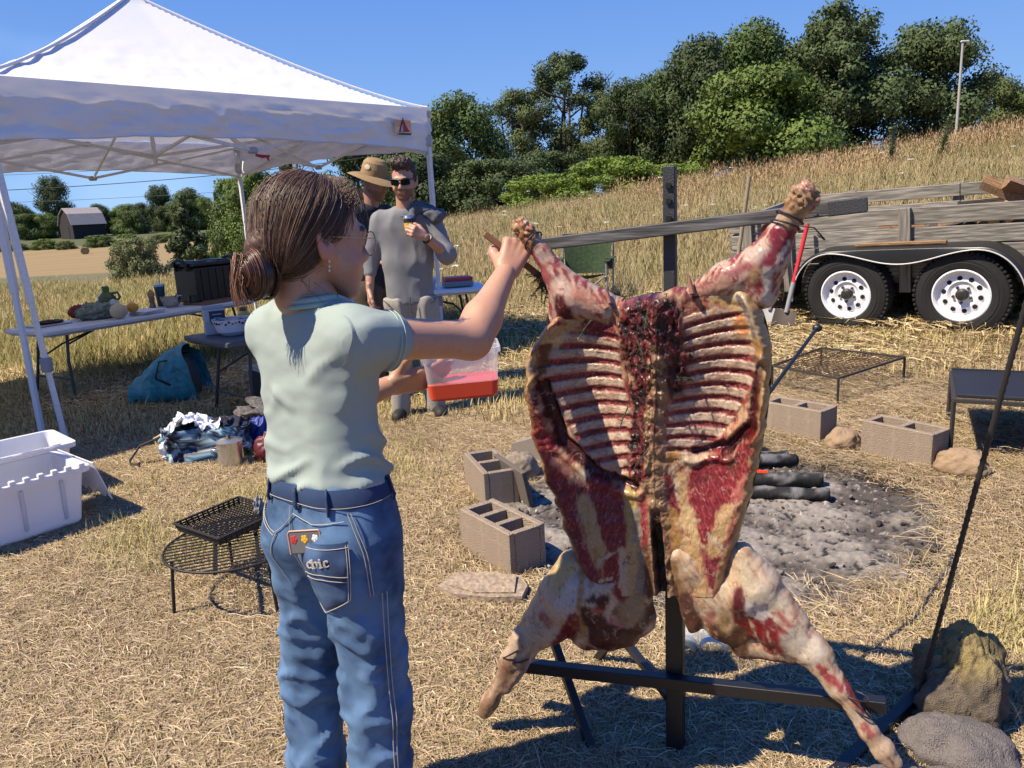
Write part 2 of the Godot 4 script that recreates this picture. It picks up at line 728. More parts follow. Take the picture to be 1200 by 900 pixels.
func build_ash():
	var n1 := noise(21, 9.0, 4)
	var n2 := noise(22, 2.2, 3)
	var n3 := noise(23, 28.0, 2)
	var mb := MB.new()
	var f := func(i: int, j: int) -> Vector3:
		var x := -0.55 + 3.0 * i / 330.0
		var z := -2.0 - 2.7 * j / 290.0
		var w := in_pit(x, z)
		var a := n1.get_noise_2d(x, z)
		var b := n2.get_noise_2d(x, z)
		var e := n3.get_noise_2d(x, z)
		var pale := clampf(0.45 + b * 0.9 + a * 0.5 + e * 0.3 - ss(1.25, 2.0, x) * 0.55, 0, 1)
		var c := Color(0.12, 0.097, 0.08).lerp(Color(0.44, 0.385, 0.33), pale)
		if a + e * 0.7 < -0.46:
			c = Color(0.035, 0.032, 0.03)
		elif e > 0.56:
			c = Color(0.46, 0.43, 0.39)
		mb.col = c
		return Vector3(x, land(x, z) - 0.06 + w * (0.058 + maxf(a, -0.2) * 0.016 + e * 0.007 + b * 0.02), z)
	mb.grid(330, 290, f)
	setting("ash_bed", mb, M(1, 1, 1, 1.0, "fine", 14.0, 0.6, 0.35), "structure", "pale grey wood ash covering the fire pit")
	# loose lumps of charcoal and clinker over the ash
	var rng := RandomNumberGenerator.new()
	rng.seed = 77
	var lump := MB.new()
	var nn := noise(31, 1.3, 2)
	lump.ball(Vector3.ZERO, Vector3.ONE, 5, Basis.IDENTITY, func(d): return 1.0 + nn.get_noise_3d(d.x * 1.5, d.y * 1.5, d.z * 1.5) * 0.7)
	var at := []
	var tint := []
	while at.size() < 1500:
		var x := rng.randf_range(-0.4, 2.3)
		var z := rng.randf_range(-4.5, -2.2)
		if in_pit(x, z) < rng.randf_range(0.2, 0.6):
			continue
		var s := 0.002 + pow(rng.randf(), 9.0) * 0.013
		at.append(Transform3D(Basis.from_euler(Vector3(rng.randf() * 6, rng.randf() * 6, rng.randf() * 6)) * Basis.from_scale(Vector3(s, s * 0.7, s * rng.randf_range(0.7, 1.5))), on_land(x, z, 0.004 + s * 0.3)))
		var k := rng.randf()
		tint.append(Color(0.025, 0.024, 0.023) if k < 0.42 else (Color(0.38, 0.335, 0.29) if k < 0.7 else Color(0.17, 0.14, 0.12)))
	scatter(self, "charcoal_crumbs", lump.commit(), M(1, 1, 1, 0.95), at, tint, "loose crumbs of charcoal and ash across the fire pit", "charcoal")

# ------------------------------------------------------------------ grass
func blade(mb: MB, at: Vector3, dir: Vector3, len_: float, w: float, bend: float, rng: RandomNumberGenerator, lie := false):
	var side := dir.cross(Vector3.UP).normalized() if not lie else dir.cross(Vector3.UP).normalized().lerp(Vector3.UP, rng.randf_range(0.0, 0.6)).normalized()
	var out := Vector3(rng.randf_range(-1, 1), 0, rng.randf_range(-1, 1)).normalized()
	var p0 := at
	var p1 := at + dir * len_ * 0.5 + out * bend * 0.3 * len_
	var p2 := at + dir * len_ + out * bend * len_ - (Vector3.UP * absf(bend) * len_ * 0.4 if not lie else Vector3.ZERO)
	if lie:
		p0.y = rng.randf_range(0.002, 0.01)
		p1.y = rng.randf_range(0.004, 0.028)
		p2.y = rng.randf_range(0.002, 0.02)
	var nn := side.cross(dir).normalized()
	if nn.y < 0:
		nn = -nn
	nn = (nn + Vector3.UP * 0.7).normalized()
	var h := side * w * 0.5
	var a := mb.p(p0 - h, nn)
	var b := mb.p(p0 + h, nn)
	var c := mb.p(p1 - h * 0.9, nn)
	var d := mb.p(p1 + h * 0.9, nn)
	var e := mb.p(p2, nn)
	mb.quad(a, b, d, c)
	mb.tri(c, d, e)

func litter(seed_: int, count: int, r: float, l0: float, l1: float, w: float) -> ArrayMesh:
	var rng := RandomNumberGenerator.new()
	rng.seed = seed_
	var mb := MB.new()
	for k in count:
		var an := rng.randf() * TAU
		var q := Vector2.from_angle(an) * r * sqrt(rng.randf())
		var t := rng.randf()
		mb.col = Color(0.50, 0.39, 0.24).lerp(Color(0.21, 0.14, 0.085), t * t) if rng.randf() < 0.85 else Color(0.33, 0.28, 0.11)
		if rng.randf() < 0.12:
			mb.col = Color(0.62, 0.53, 0.36)
		blade(mb, Vector3(q.x, 0, q.y), Vector3.RIGHT.rotated(Vector3.UP, rng.randf() * TAU), rng.randf_range(l0, l1), w * rng.randf_range(0.7, 1.3), rng.randf_range(-0.14, 0.14), rng, true)
	return mb.commit()

func tuft(seed_: int, count: int, r: float, h0: float, h1: float, w: float, lean: float, a: Color, b: Color, heads := 0.0, hc := Color(0.3, 0.2, 0.1)) -> ArrayMesh:
	var rng := RandomNumberGenerator.new()
	rng.seed = seed_
	var mb := MB.new()
	for k in count:
		var q := Vector2.from_angle(rng.randf() * TAU) * r * sqrt(rng.randf())
		mb.col = a.lerp(b, rng.randf())
		var dir := Vector3(rng.randf_range(-lean, lean), 1, rng.randf_range(-lean, lean)).normalized()
		var h := rng.randf_range(h0, h1)
		blade(mb, Vector3(q.x, -0.02, q.y), dir, h, w, rng.randf_range(-0.35, 0.35), rng)
		if rng.randf() < heads:
			mb.col = hc.lerp(b, rng.randf() * 0.5)
			var top := Vector3(q.x, 0, q.y) + dir * h * 0.95
			var hl := rng.randf_range(0.05, 0.11)
			for m in 2:
				blade(mb, top - dir * 0.02, (dir + Vector3(rng.randf_range(-0.3, 0.3), 0, rng.randf_range(-0.3, 0.3))).normalized(), hl, w * 1.7, 0.1, rng)
	return mb.commit()

func spread(seed_: int, count: int, x0: float, x1: float, d0: float, d1: float, keep: Callable, s0: float, s1: float) -> Array:
	var rng := RandomNumberGenerator.new()
	rng.seed = seed_
	var at := []
	var tries := 0
	while at.size() < count and tries < count * 6:
		tries += 1
		# denser towards the viewer: spread evenly in the logarithm of distance half of the time
		var d := lerpf(d0, d1, rng.randf()) if rng.randf() < 0.5 else d0 * pow(d1 / d0, rng.randf())
		var x := rng.randf_range(x0, x1) * d
		if not keep.call(x, d, rng):
			continue
		var s := rng.randf_range(s0, s1)
		at.append(Transform3D(Basis(Vector3.UP, rng.randf() * TAU) * Basis.from_scale(Vector3(s, s * rng.randf_range(0.8, 1.2), s)), on_land(x, -d)))
	return at

func tints(n: int, seed_: int, a: Color, b: Color) -> Array:
	var rng := RandomNumberGenerator.new()
	rng.seed = seed_
	var out := []
	for i in n:
		out.append(a.lerp(b, rng.randf()))
	return out

func leaf_mat(r: float, g: float, b: float, through := 0.25) -> StandardMaterial3D:
	var m := M(r, g, b, 0.75).duplicate()
	m.backlight_enabled = true
	m.backlight = Color(through, through, through)
	return m

func tall_here(x: float, d: float) -> float:
	# where the uncut grass stands
	var edge := 9.6 - 1.2 * ss(1.0, 4.0, x) + 0.7 * sin(x * 1.3)
	if x < -2.0:
		edge = lerpf(edge, 8.3 + 0.3 * sin(x * 2.0), ss(-2, -4, x))
	return ss(edge - 0.4, edge + 1.6, d)

func build_vegetation():
	var straw := leaf_mat(1, 1, 1, 0.3)
	var dry := func(x, d, rng): return in_pit(x, -d) < 0.02 and in_pit(x + 0.35, -d) < 0.5 and in_pit(x - 0.35, -d) < 0.5 and in_pit(x, -d - 0.3) < 0.5 and in_pit(x, -d + 0.3) < 0.5
	for k in 3:
		var at := spread(100 + k, 420, -0.80, 0.82, 1.2, 7.5, dry, 0.8, 1.2)
		scatter(self, "straw_litter", litter(10 + k, 980, 0.5, 0.02, 0.11 + 0.05 * k, 0.0021), straw, at, tints(at.size(), 7 + k, Color(0.55, 0.52, 0.50), Color(1.15, 1.10, 1.04)), "cut dry straw lying over the ground", "straw")
	# a thinner fringe of straw right up to the ash
	var fringe := spread(108, 1500, -0.3, 0.75, 2.0, 4.8, func(x, d, rng): return in_pit(x, -d) < 0.3, 0.8, 1.2)
	scatter(self, "straw_litter", litter(13, 50, 0.12, 0.02, 0.09, 0.003), straw, fringe, tints(fringe.size(), 2, Color(0.75, 0.7, 0.62), Color(1.1, 1.05, 1.0)), "cut dry straw lying over the ground", "straw")
	var at2 := spread(110, 420, -0.85, 0.85, 6.5, 14.0, dry, 1.0, 1.4)
	scatter(self, "straw_litter", litter(14, 800, 0.9, 0.05, 0.16, 0.007), straw, at2, tints(at2.size(), 3, Color(0.85, 0.8, 0.65), Color(1.1, 1.1, 0.95)), "cut dry straw lying over the ground", "straw")
	# short living tufts between the straw
	var green := func(x, d, rng): return in_pit(x, -d) < 0.05 and n_patch.get_noise_2d(x * 0.9 + 12, d * 0.9) - 0.12 + 0.25 * ss(3, 7, d) > rng.randf() * 0.9
	var short_ := [tuft(41, 150, 0.26, 0.025, 0.09, 0.0030, 0.7, Color(0.38, 0.29, 0.13), Color(0.52, 0.40, 0.22)), tuft(42, 60, 0.13, 0.03, 0.12, 0.0034, 0.8, Color(0.22, 0.23, 0.06), Color(0.44, 0.37, 0.14))]
	for k in 2:
		var at := spread(120 + k, 1000, -0.8, 0.82, 1.5, 9.0, green, 0.7, 1.4)
		scatter(self, "short_grass", short_[k], straw, at, tints(at.size(), 9, Color(0.8, 0.8, 0.75), Color(1.1, 1.1, 1.0)), "short half dry grass tufts", "grass")
	var at3 := spread(125, 900, -0.9, 0.9, 5.5, 13.0, func(x, d, rng): return n_patch.get_noise_2d(x * 0.6 + 5, d * 0.6) + 0.45 > rng.randf(), 0.8, 1.3)
	scatter(self, "short_grass", tuft(43, 260, 0.5, 0.04, 0.14, 0.006, 0.7, Color(0.33, 0.28, 0.11), Color(0.52, 0.40, 0.20)), straw, at3, tints(at3.size(), 12, Color(0.8, 0.85, 0.7), Color(1.1, 1.05, 1.0)), "short half dry grass tufts", "grass")
	# uncut meadow
	var hill := func(x, d, rng): return x > -2.5 and tall_here(x, d) > rng.randf() * 0.9
	var a := Color(0.54, 0.43, 0.28)
	var b := Color(0.38, 0.31, 0.15)
	for k in 2:
		var at := spread(130 + k, 950, -0.25, 0.95, 8.0, 30.0, hill, 0.8, 1.25)
		scatter(self, "tall_dry_grass", tuft(50 + k, 520, 0.85, 0.08 + 0.08 * k, 0.24 + 0.22 * k, 0.0036, 0.6, a, b, 0.10 * k, Color(0.42, 0.30, 0.17)), straw, at, tints(at.size(), 22 + k, Color(0.46, 0.56, 0.38), Color(0.98, 0.92, 0.88)), "tall dry seeding grass over the hillside", "grass")
	var left := func(x, d, rng): return x < -1.6 and tall_here(x, d) > rng.randf()
	var at4 := spread(140, 900, -0.95, -0.08, 7.6, 22.0, left, 0.8, 1.2)
	scatter(self, "meadow_grass", tuft(55, 520, 0.8, 0.08, 0.32, 0.0045, 0.65, Color(0.27, 0.27, 0.075), Color(0.50, 0.38, 0.20), 0.04, Color(0.44, 0.32, 0.17)), straw, at4, tints(at4.size(), 32, Color(0.50, 0.62, 0.42), Color(1.0, 0.90, 0.82)), "uncut yellow green meadow beyond the tables", "grass")
	# a feathery line of seed heads along the crest
	var crest := func(x, d, rng): return x > 3.5
	var at5 := spread(150, 500, 0.15, 0.95, 20.0, 28.0, crest, 0.8, 1.2)
	scatter(self, "seed_heads", tuft(58, 30, 0.6, 0.35, 0.62, 0.006, 0.35, Color(0.45, 0.33, 0.17), Color(0.34, 0.25, 0.12), 0.9, Color(0.33, 0.22, 0.13)), straw, at5, tints(at5.size(), 41, Color(0.8, 0.75, 0.7), Color(1.1, 1.05, 1.0)), "brown seed heads along the hill crest", "grass")
	# white flowers in the meadow
	var fl := MB.new()
	fl.col = Color(0.16, 0.20, 0.07)
	fl.tube([Vector3.ZERO, Vector3(0.02, 0.3, 0), Vector3(0.0, 0.6, 0.02)], 0.004, 4, false)
	fl.col = Color(0.75, 0.74, 0.66)
	for k in 9:
		var q := Vector3(cos(k * 2.4) * 0.012 * sqrt(k) * 1.3, 0.6 + 0.006 * sin(k * 3.0), sin(k * 2.4) * 0.012 * sqrt(k) * 1.3)
		fl.ball(q, Vector3(0.014, 0.006, 0.014), 3)
	var at6 := spread(160, 90, -0.2, 0.85, 9.0, 26.0, func(x, d, rng): return tall_here(x, d) > 0.4 and n_patch.get_noise_2d(x * 0.6, d * 0.6) > 0.0, 0.6, 1.15)
	scatter(self, "white_wildflowers", fl.commit(), straw, at6, [], "white umbel wildflowers scattered through the dry meadow", "flowers")
	build_trees()

# ------------------------------------------------------------------ trees: crown in unit size (1 high, 1 wide), y from 0 to 1
func crown(seed_: int, lobes: int, leaves: int, size: float, envelope: Callable, lobe0: float, lobe1: float, asp := 1.0) -> ArrayMesh:
	var rng := RandomNumberGenerator.new()
	rng.seed = seed_
	var mb := MB.new()
	var ls := []
	var tot := 0.0
	while ls.size() < lobes:
		var y := rng.randf()
		var w: float = envelope.call(y)
		var an := rng.randf() * TAU
		var r := w * 0.5 * (0.45 + 0.55 * sqrt(rng.randf()))
		var s := rng.randf_range(lobe0, lobe1) * (0.5 + w * 0.6)
		r = maxf(0.0, r - s * 0.6)
		var q := Vector3(cos(an) * r, clampf(y, s * 0.5, 1.0 - s * 0.7), sin(an) * r)
		ls.append([q, s, rng.randf_range(0.72, 1.22)])
		tot += s * s
	for l in ls:
		var n := int(leaves * l[1] * l[1] / tot)
		for k in n:
			var d := Vector3(rng.randfn(), rng.randfn(), rng.randfn()).normalized()
			d.y = d.y * 0.85 + 0.1
			var rr: float = l[1] * (1.0 - 0.75 * pow(rng.randf(), 1.8)) * (1.0 + 0.22 * sin(d.x * 9 + l[1] * 50) * cos(d.z * 8))
			var pos: Vector3 = l[0] + d * rr * Vector3(1, asp, 1)
			if pos.y < 0.0 or pos.y > 1.04:
				continue
			var nn := (d + Vector3(rng.randfn(), rng.randfn(), rng.randfn()) * 0.55).normalized()
			var u := nn.cross(Vector3(rng.randfn(), rng.randfn(), rng.randfn())).normalized()
			var w2 := nn.cross(u)
			var s := size * rng.randf_range(0.6, 1.35)
			var t: float = l[2] * rng.randf_range(0.75, 1.25)
			mb.col = Color(t, t * rng.randf_range(0.95, 1.05), t * rng.randf_range(0.8, 1.1))
			u.y *= asp
			w2.y *= asp
			var sm := (nn * 0.6 + d * 0.6).normalized()
			var a := mb.p(pos - u * s, sm)
			var b := mb.p(pos + w2 * s * 0.55, sm)
			var c := mb.p(pos + u * s, sm)
			var e := mb.p(pos - w2 * s * 0.55, sm)
			mb.quad(a, b, c, e)
	return mb.commit()

func trunk_mesh(seed_: int, stems: int, spread_: float, high: float) -> ArrayMesh:
	var rng := RandomNumberGenerator.new()
	rng.seed = seed_
	var mb := MB.new()
	for s in stems:
		var an := rng.randf() * TAU
		var off := Vector3(cos(an), 0, sin(an)) * (spread_ * rng.randf() if stems > 1 else 0.0)
		var top := off * 2.2 + Vector3(rng.randf_range(-0.06, 0.06), high, rng.randf_range(-0.06, 0.06))
		var mid := off.lerp(top, 0.5) + Vector3(rng.randf_range(-0.03, 0.03), 0, rng.randf_range(-0.03, 0.03))
		var r := 0.022 if stems == 1 else 0.014
		mb.tube([off - Vector3.UP * 0.08, off * 1.1 + Vector3.UP * 0.05, mid, top], [r * 1.3, r, r * 0.7, r * 0.25], 7)
		for k in 6:
			var y := rng.randf_range(0.25, 0.85)
			var st := off.lerp(top, y)
			var a2 := rng.randf() * TAU
			var e := st + Vector3(cos(a2) * 0.25, rng.randf_range(0.1, 0.22), sin(a2) * 0.25)
			mb.tube([st, st.lerp(e, 0.5) + Vector3.UP * -0.02, e], [r * 0.5, r * 0.35, r * 0.12], 5)
	return mb.commit()

func tree(called: String, label: String, cat: String, at: Vector3, h: float, w: float, cm: Mesh, tm: Mesh, tint: Color, turn: float, low: float, group := ""):
	var o := thing(called, label, cat, at, yaw(turn), group)
	var c := part(o, "crown", cm, leaf_mat(tint.r, tint.g, tint.b, 0.6))
	c.transform = Transform3D(Basis.from_scale(Vector3(w, h * (1.0 - low), w)), Vector3(0, h * low, 0))
	var t := part(o, "trunk", tm, M(0.13, 0.10, 0.075, 0.9, "woodv", 0.8, 0.5))
	t.transform = Transform3D(Basis.from_scale(Vector3(h, h, h)), Vector3.ZERO)

func build_trees():
	var oval := func(y): return 0.35 + 0.65 * sin(clampf(y * 0.95 + 0.12, 0, 1) * PI)
	var tall := func(y): return 0.55 + 0.4 * sin(clampf(y + 0.05, 0, 1) * PI)
	var cone := func(y): return maxf(0.05, (1.0 - y) * 0.95)
	var dome := func(y): return 0.25 + 0.75 * sqrt(maxf(0.0, 1.0 - y * y))
	var cr := [crown(1, 40, 27000, 0.0145, oval, 0.12, 0.23), crown(2, 44, 27000, 0.0140, tall, 0.10, 0.20), crown(3, 54, 20000, 0.0130, oval, 0.07, 0.14), crown(4, 36, 27000, 0.0145, dome, 0.09, 0.19, 1.5)]
	var fir := crown(5, 60, 6500, 0.028, cone, 0.07, 0.13)
	var bush := crown(6, 60, 20000, 0.013, dome, 0.06, 0.12, 2.2)
	var tr := [trunk_mesh(1, 1, 0, 0.8), trunk_mesh(2, 3, 0.05, 0.85), trunk_mesh(3, 4, 0.09, 0.85)]
	var dark := Color(0.055, 0.085, 0.022)
	var mid := Color(0.080, 0.125, 0.025)
	var olive := Color(0.105, 0.135, 0.036)
	var grey := Color(0.075, 0.110, 0.034)
	var light := Color(0.110, 0.165, 0.026)
	# x, z, top, width, crown, trunk, tint, share of bare stem, label
	var list := [
		[-2.7, -55.0, 9.2, 7.2, 1, 0, mid, 0.02, "dark bushy tree right beside the canopy's front corner"],
		[-7.0, -57.0, 8.6, 7.0, 0, 0, dark, 0.02, "dark tree behind the two men's heads"],
		[1.2, -66.0, 10.9, 6.8, 2, 2, olive, 0.22, "pale olive feathery tree with bare stems left of the tallest mid tree"],
		[5.6, -68.0, 13.9, 8.6, 2, 2, grey, 0.30, "tall open tree with bare stems and sky showing through its foot"],
		[9.0, -66.0, 10.4, 5.6, 2, 1, olive, 0.2, "thin olive tree between the open tall tree and the dark wood"],
		[10.0, -62.5, 10.6, 6.2, 1, 1, dark, 0.08, "narrow dark tree at the left end of the big wood"],
		[12.8, -64.0, 11.4, 6.0, 1, 0, mid, 0.02, "mid green tree left of the round topped one above the beam post"],
		[15.4, -62.0, 13.3, 8.0, 0, 0, dark, 0.02, "round topped dark tree above the beam post"],
		[20.2, -64.0, 14.6, 9.6, 0, 0, mid, 0.02, "big green tree left of the tallest grey green tree"],
		[17.5, -55.0, 9.6, 10.0, 3, 0, light, 0.0, "brighter lower spreading tree in front of the wood"],
		[25.4, -60.0, 14.7, 10.4, 2, 1, grey, 0.06, "tallest grey green tree above the hoof on the beam"],
		[25.0, -63.0, 13.6, 9.5, 0, 0, dark, 0.05, "dark tree filling in behind the tallest one"],
		[32.3, -60.0, 13.2, 8.8, 1, 1, grey, 0.04, "broad olive dark tree behind the lamp post"],
		[42.9, -70.0, 10.6, 5.6, 1, 0, olive, 0.05, "small pale tree right of the lamp post"],
		[46.5, -68.0, 10.0, 7.0, 0, 0, mid, 0.05, "small tree cut by the right edge of the picture"],
		[-146.0, -258.0, 19.4, 11.5, 1, 1, dark, 0.02, "tall tree behind the barn's left side"],
		[-160.0, -258.0, 12.0, 15.0, 0, 0, dark, 0.0, "low dark tree at the left edge beyond the hayfield"],
		[-34.3, -85.0, 4.7, 6.6, 4, 0, dark, 0.0, "large dark conifer standing alone at the hayfield edge"],
		[-111.0, -258.0, 14.9, 10.0, 1, 0, dark, 0.0, "far round tree left above the lone conifer"],
		[-102.0, -258.0, 13.4, 13.0, 0, 0, mid, 0.0, "far broad tree right above the lone conifer"],
		[-39.7, -110.0, 5.8, 3.4, 4, 0, dark, 0.0, "slim far conifer right of the lone conifer"],
		[-20.9, -62.0, 4.7, 4.6, 3, 0, light, 0.0, "light green tree behind the black box"],
		[-15.9, -52.0, 4.9, 4.6, 0, 0, light, 0.0, "green tree seen between the canopy leg and the cook's hair"],
		[-13.1, -50.0, 6.6, 5.4, 4, 0, dark, 0.0, "dark conifer under the back edge of the canopy"],
		[-9.6, -52.0, 6.6, 5.6, 2, 1, mid, 0.0, "loose leaved tree behind the straw hat"],
		[-17.8, -54.0, 3.4, 4.6, 3, 0, mid, 0.0, "low rounded tree left of the dark conifer under the canopy"],
		[-4.9, -44.0, 4.6, 6.0, 3, 0, dark, 0.0, "low dark thicket tree behind the grey shirted man"],
		[-0.4, -42.0, 4.0, 5.2, 3, 0, dark, 0.0, "low dark thicket tree right of the canopy's front leg"],
		[3.0, -45.0, 4.4, 5.0, 3, 0, dark, 0.0, "low dark thicket behind the bright shrubs"],
	]
	var k := 0
	for t in list:
		var y := land(t[0], t[1])
		var cm: Mesh = fir if t[4] == 4 else cr[t[4]]
		tree("conifer" if t[4] == 4 else "broadleaf_tree", t[8], "tree", Vector3(t[0], y - 0.2, t[1]), t[2] - y + 0.2, t[3] * 1.12, cm, tr[t[5]], t[6], k * 67.0, t[7], "trees beyond the field")
		k += 1
	# bright shrubs at the crest
	var sh := [[1.9, -30.0, 2.75, 4.6, "left bright green shrub on the hill crest"], [4.3, -31.0, 3.3, 5.0, "tallest bright green shrub in the middle of the crest"], [6.6, -32.0, 3.0, 3.8, "right bright green shrub beside the beam post"]]
	for s in sh:
		var y := land(s[0], s[1])
		tree("bright_shrub", s[4], "shrub", Vector3(s[0], y - 0.1, s[1]), s[2] - y, s[3], bush, tr[2], Color(0.135, 0.20, 0.022), k * 50.0, 0.0, "bright shrubs on the hill crest")
		k += 1
	tree("willow_bush", "grey green bush standing alone at the field edge beyond the table", "shrub", on_land(-11.3, -24.0, -0.05), 1.25, 1.9, bush, tr[2], Color(0.16, 0.18, 0.07), 20, 0.0)
	# hedgerow far behind the field
	var rng := RandomNumberGenerator.new()
	rng.seed = 5
	for i in 26:
		var x := -184.0 + i * 5.2 + rng.randf_range(-1.5, 1.5)
		var z := -248.0 - rng.randf_range(-6, 16)
		if absf(x + 130.0) < 12.0:
			z = -268.0
		var hh := rng.randf_range(6.5, 10.5)
		tree("hedgerow_tree", "small far tree of the hedgerow beyond the hayfield", "tree", on_land(x, z, -0.4), hh, rng.randf_range(9, 13), cr[[0, 3, 1][i % 3]], tr[0], [dark, mid, light][i % 3], i * 40.0, 0.0, "hedgerow trees beyond the hayfield")
	for i in 16:
		var x := -150.0 + i * 7.4
		tree("field_edge_bush", "small far bush along the hayfield edge", "shrub", on_land(x, -206.0 - rng.randf_range(-4, 4), -0.2), rng.randf_range(1.8, 3.2), rng.randf_range(5, 9), bush, tr[2], [mid, light, olive][i % 3], i * 31.0, 0.0, "bushes along the hayfield edge")
	# weeds at the foot of the thicket
	var weed := MB.new()
	var wr := RandomNumberGenerator.new()
	wr.seed = 8
	weed.tube([Vector3.ZERO, Vector3(0.02, 0.5, 0), Vector3(0.05, 1.0, 0.02)], [0.012, 0.008, 0.003], 5)
	for i in 240:
		var y := wr.randf_range(0.15, 1.02)
		var an := wr.randf() * TAU
		weed.col = Color(1, 1, 1) * wr.randf_range(0.8, 1.2)
		blade(weed, Vector3(0.04 * y, y, 0), Vector3(cos(an), wr.randf_range(0.1, 0.8), sin(an)).normalized(), 0.10 + 0.16 * (1.1 - y), 0.035, 0.2, wr)
	var wm := weed.commit()
	for w in [[-2.35, -17.5, 1.0, "upright pale weed at the thicket's foot, nearest the canopy leg"], [-1.55, -17.2, 1.25, "taller leaning pale weed right of the other weed"], [10.6, -21.5, 1.1, "leafy weed on the crest left of the lamp post"], [11.6, -21.0, 1.2, "leafy weed on the crest below the lamp post"]]:
		solo("pale_weed", w[3], "weed", wm, leaf_mat(0.20, 0.24, 0.12, 0.2), on_land(w[0], w[1]), yaw(w[0] * 90) * Basis.from_scale(Vector3.ONE * w[2]) * Basis(Vector3.BACK, -0.12), "pale weeds in the meadow")

# ------------------------------------------------------------------ far things
func build_far_things():
	# barn
	var o := thing("old_barn", "weathered grey gambrel barn with a pale metal roof far across the field", "barn", on_land(-128.0, -240.0, -0.3), yaw(-38))
	var w := 8.6
	var L := 9.5
	var prof := PackedVector2Array([Vector2(-w / 2, 0), Vector2(w / 2, 0), Vector2(w / 2, 4.4), Vector2(w * 0.33, 7.2), Vector2(0, 9.0), Vector2(-w * 0.33, 7.2), Vector2(-w / 2, 4.4)])
	var body := MB.new()
	body.plate(prof, L)
	part(o, "wall", body, M(0.035, 0.032, 0.032, 0.9, "woodv", 0.3, 0.5))
	var roof := MB.new()
	for s: float in [-1.0, 1.0]:
		var q := [Vector2(s * (w / 2 + 0.45), 4.1), Vector2(s * w * 0.335, 7.32), Vector2(0, 9.15)]
		for k in 2:
			var a := Vector3(q[k].x, q[k].y, 0)
			var b := Vector3(q[k + 1].x, q[k + 1].y, 0)
			roof.bar(a, b, L + 0.9, 0.16, 0.02, Vector3(-(b - a).y, (b - a).x, 0).normalized() * s)
	var rf := part(o, "roof", roof, M(0.42, 0.37, 0.33, 0.6, "wood", 0.2, 0.75))
	var door := MB.new()
	door.box(Vector3(0, 1.9, L / 2 + 0.05), Vector3(3.4, 3.8, 0.12), 0.02)
	part(o, "door", door, M(0.02, 0.018, 0.018, 0.9))
	# bales
	for b in [[-96.3, -179.8, "round hay bale on the far field, left of the willow bush"], [-121.5, -186.0, "round hay bale at the far left end of the field"]]:
		var m := MB.new()
		m.lathe([Vector2(0, -0.75), Vector2(0.74, -0.75), Vector2(0.85, -0.68), Vector2(0.87, 0), Vector2(0.85, 0.68), Vector2(0.74, 0.75), Vector2(0, 0.75)], 20, Vector3.ZERO, Basis(Vector3.RIGHT, PI / 2))
		solo("hay_bale", b[2], "hay bale", m, M(0.50, 0.36, 0.17, 1.0, "fine", 0.7, 0.5), on_land(b[0], b[1], 0.8), yaw(20), "hay bales on the field")
	# lamp post behind the hill
	var lp := thing("lamp_post", "thin grey lamp post rising behind the hill crest", "lamp post", on_land(24.0, -42.0, 0))
	var pm := MB.new()
	pm.tube([Vector3(0, -0.5, 0), Vector3(0, 5.2, 0)], [0.08, 0.06], 10)
	part(lp, "post", pm, M(0.34, 0.32, 0.30, 0.7))
	var hm := MB.new()
	hm.box(Vector3(0.1, 5.27, 0), Vector3(0.42, 0.09, 0.16), 0.03)
	part(lp, "lamp_head", hm, M(0.55, 0.55, 0.55, 0.5))
	# wires across the valley
	var wl := [[Vector3(-40, 4.2, -40), Vector3(-5, 5.6, -52), "power line sloping up behind the tall canopy leg"], [Vector3(-70, 8.5, -90), Vector3(0, 8.7, -80), "upper level power line under the canopy"], [Vector3(-70, 5.6, -90), Vector3(0, 5.7, -80), "lower level power line under the canopy"]]
	for q in wl:
		var m := MB.new()
		var pts := []
		for i in 25:
			var t := i / 24.0
			pts.append(q[0].lerp(q[1], t) - Vector3.UP * 1.6 * 4.0 * t * (1 - t) * 0.5)
		m.tube(pts, 0.022, 5)
		solo("power_line", q[2], "power line", m, M(0.05, 0.05, 0.05, 0.7), Vector3.ZERO, Basis.IDENTITY, "power lines over the valley")
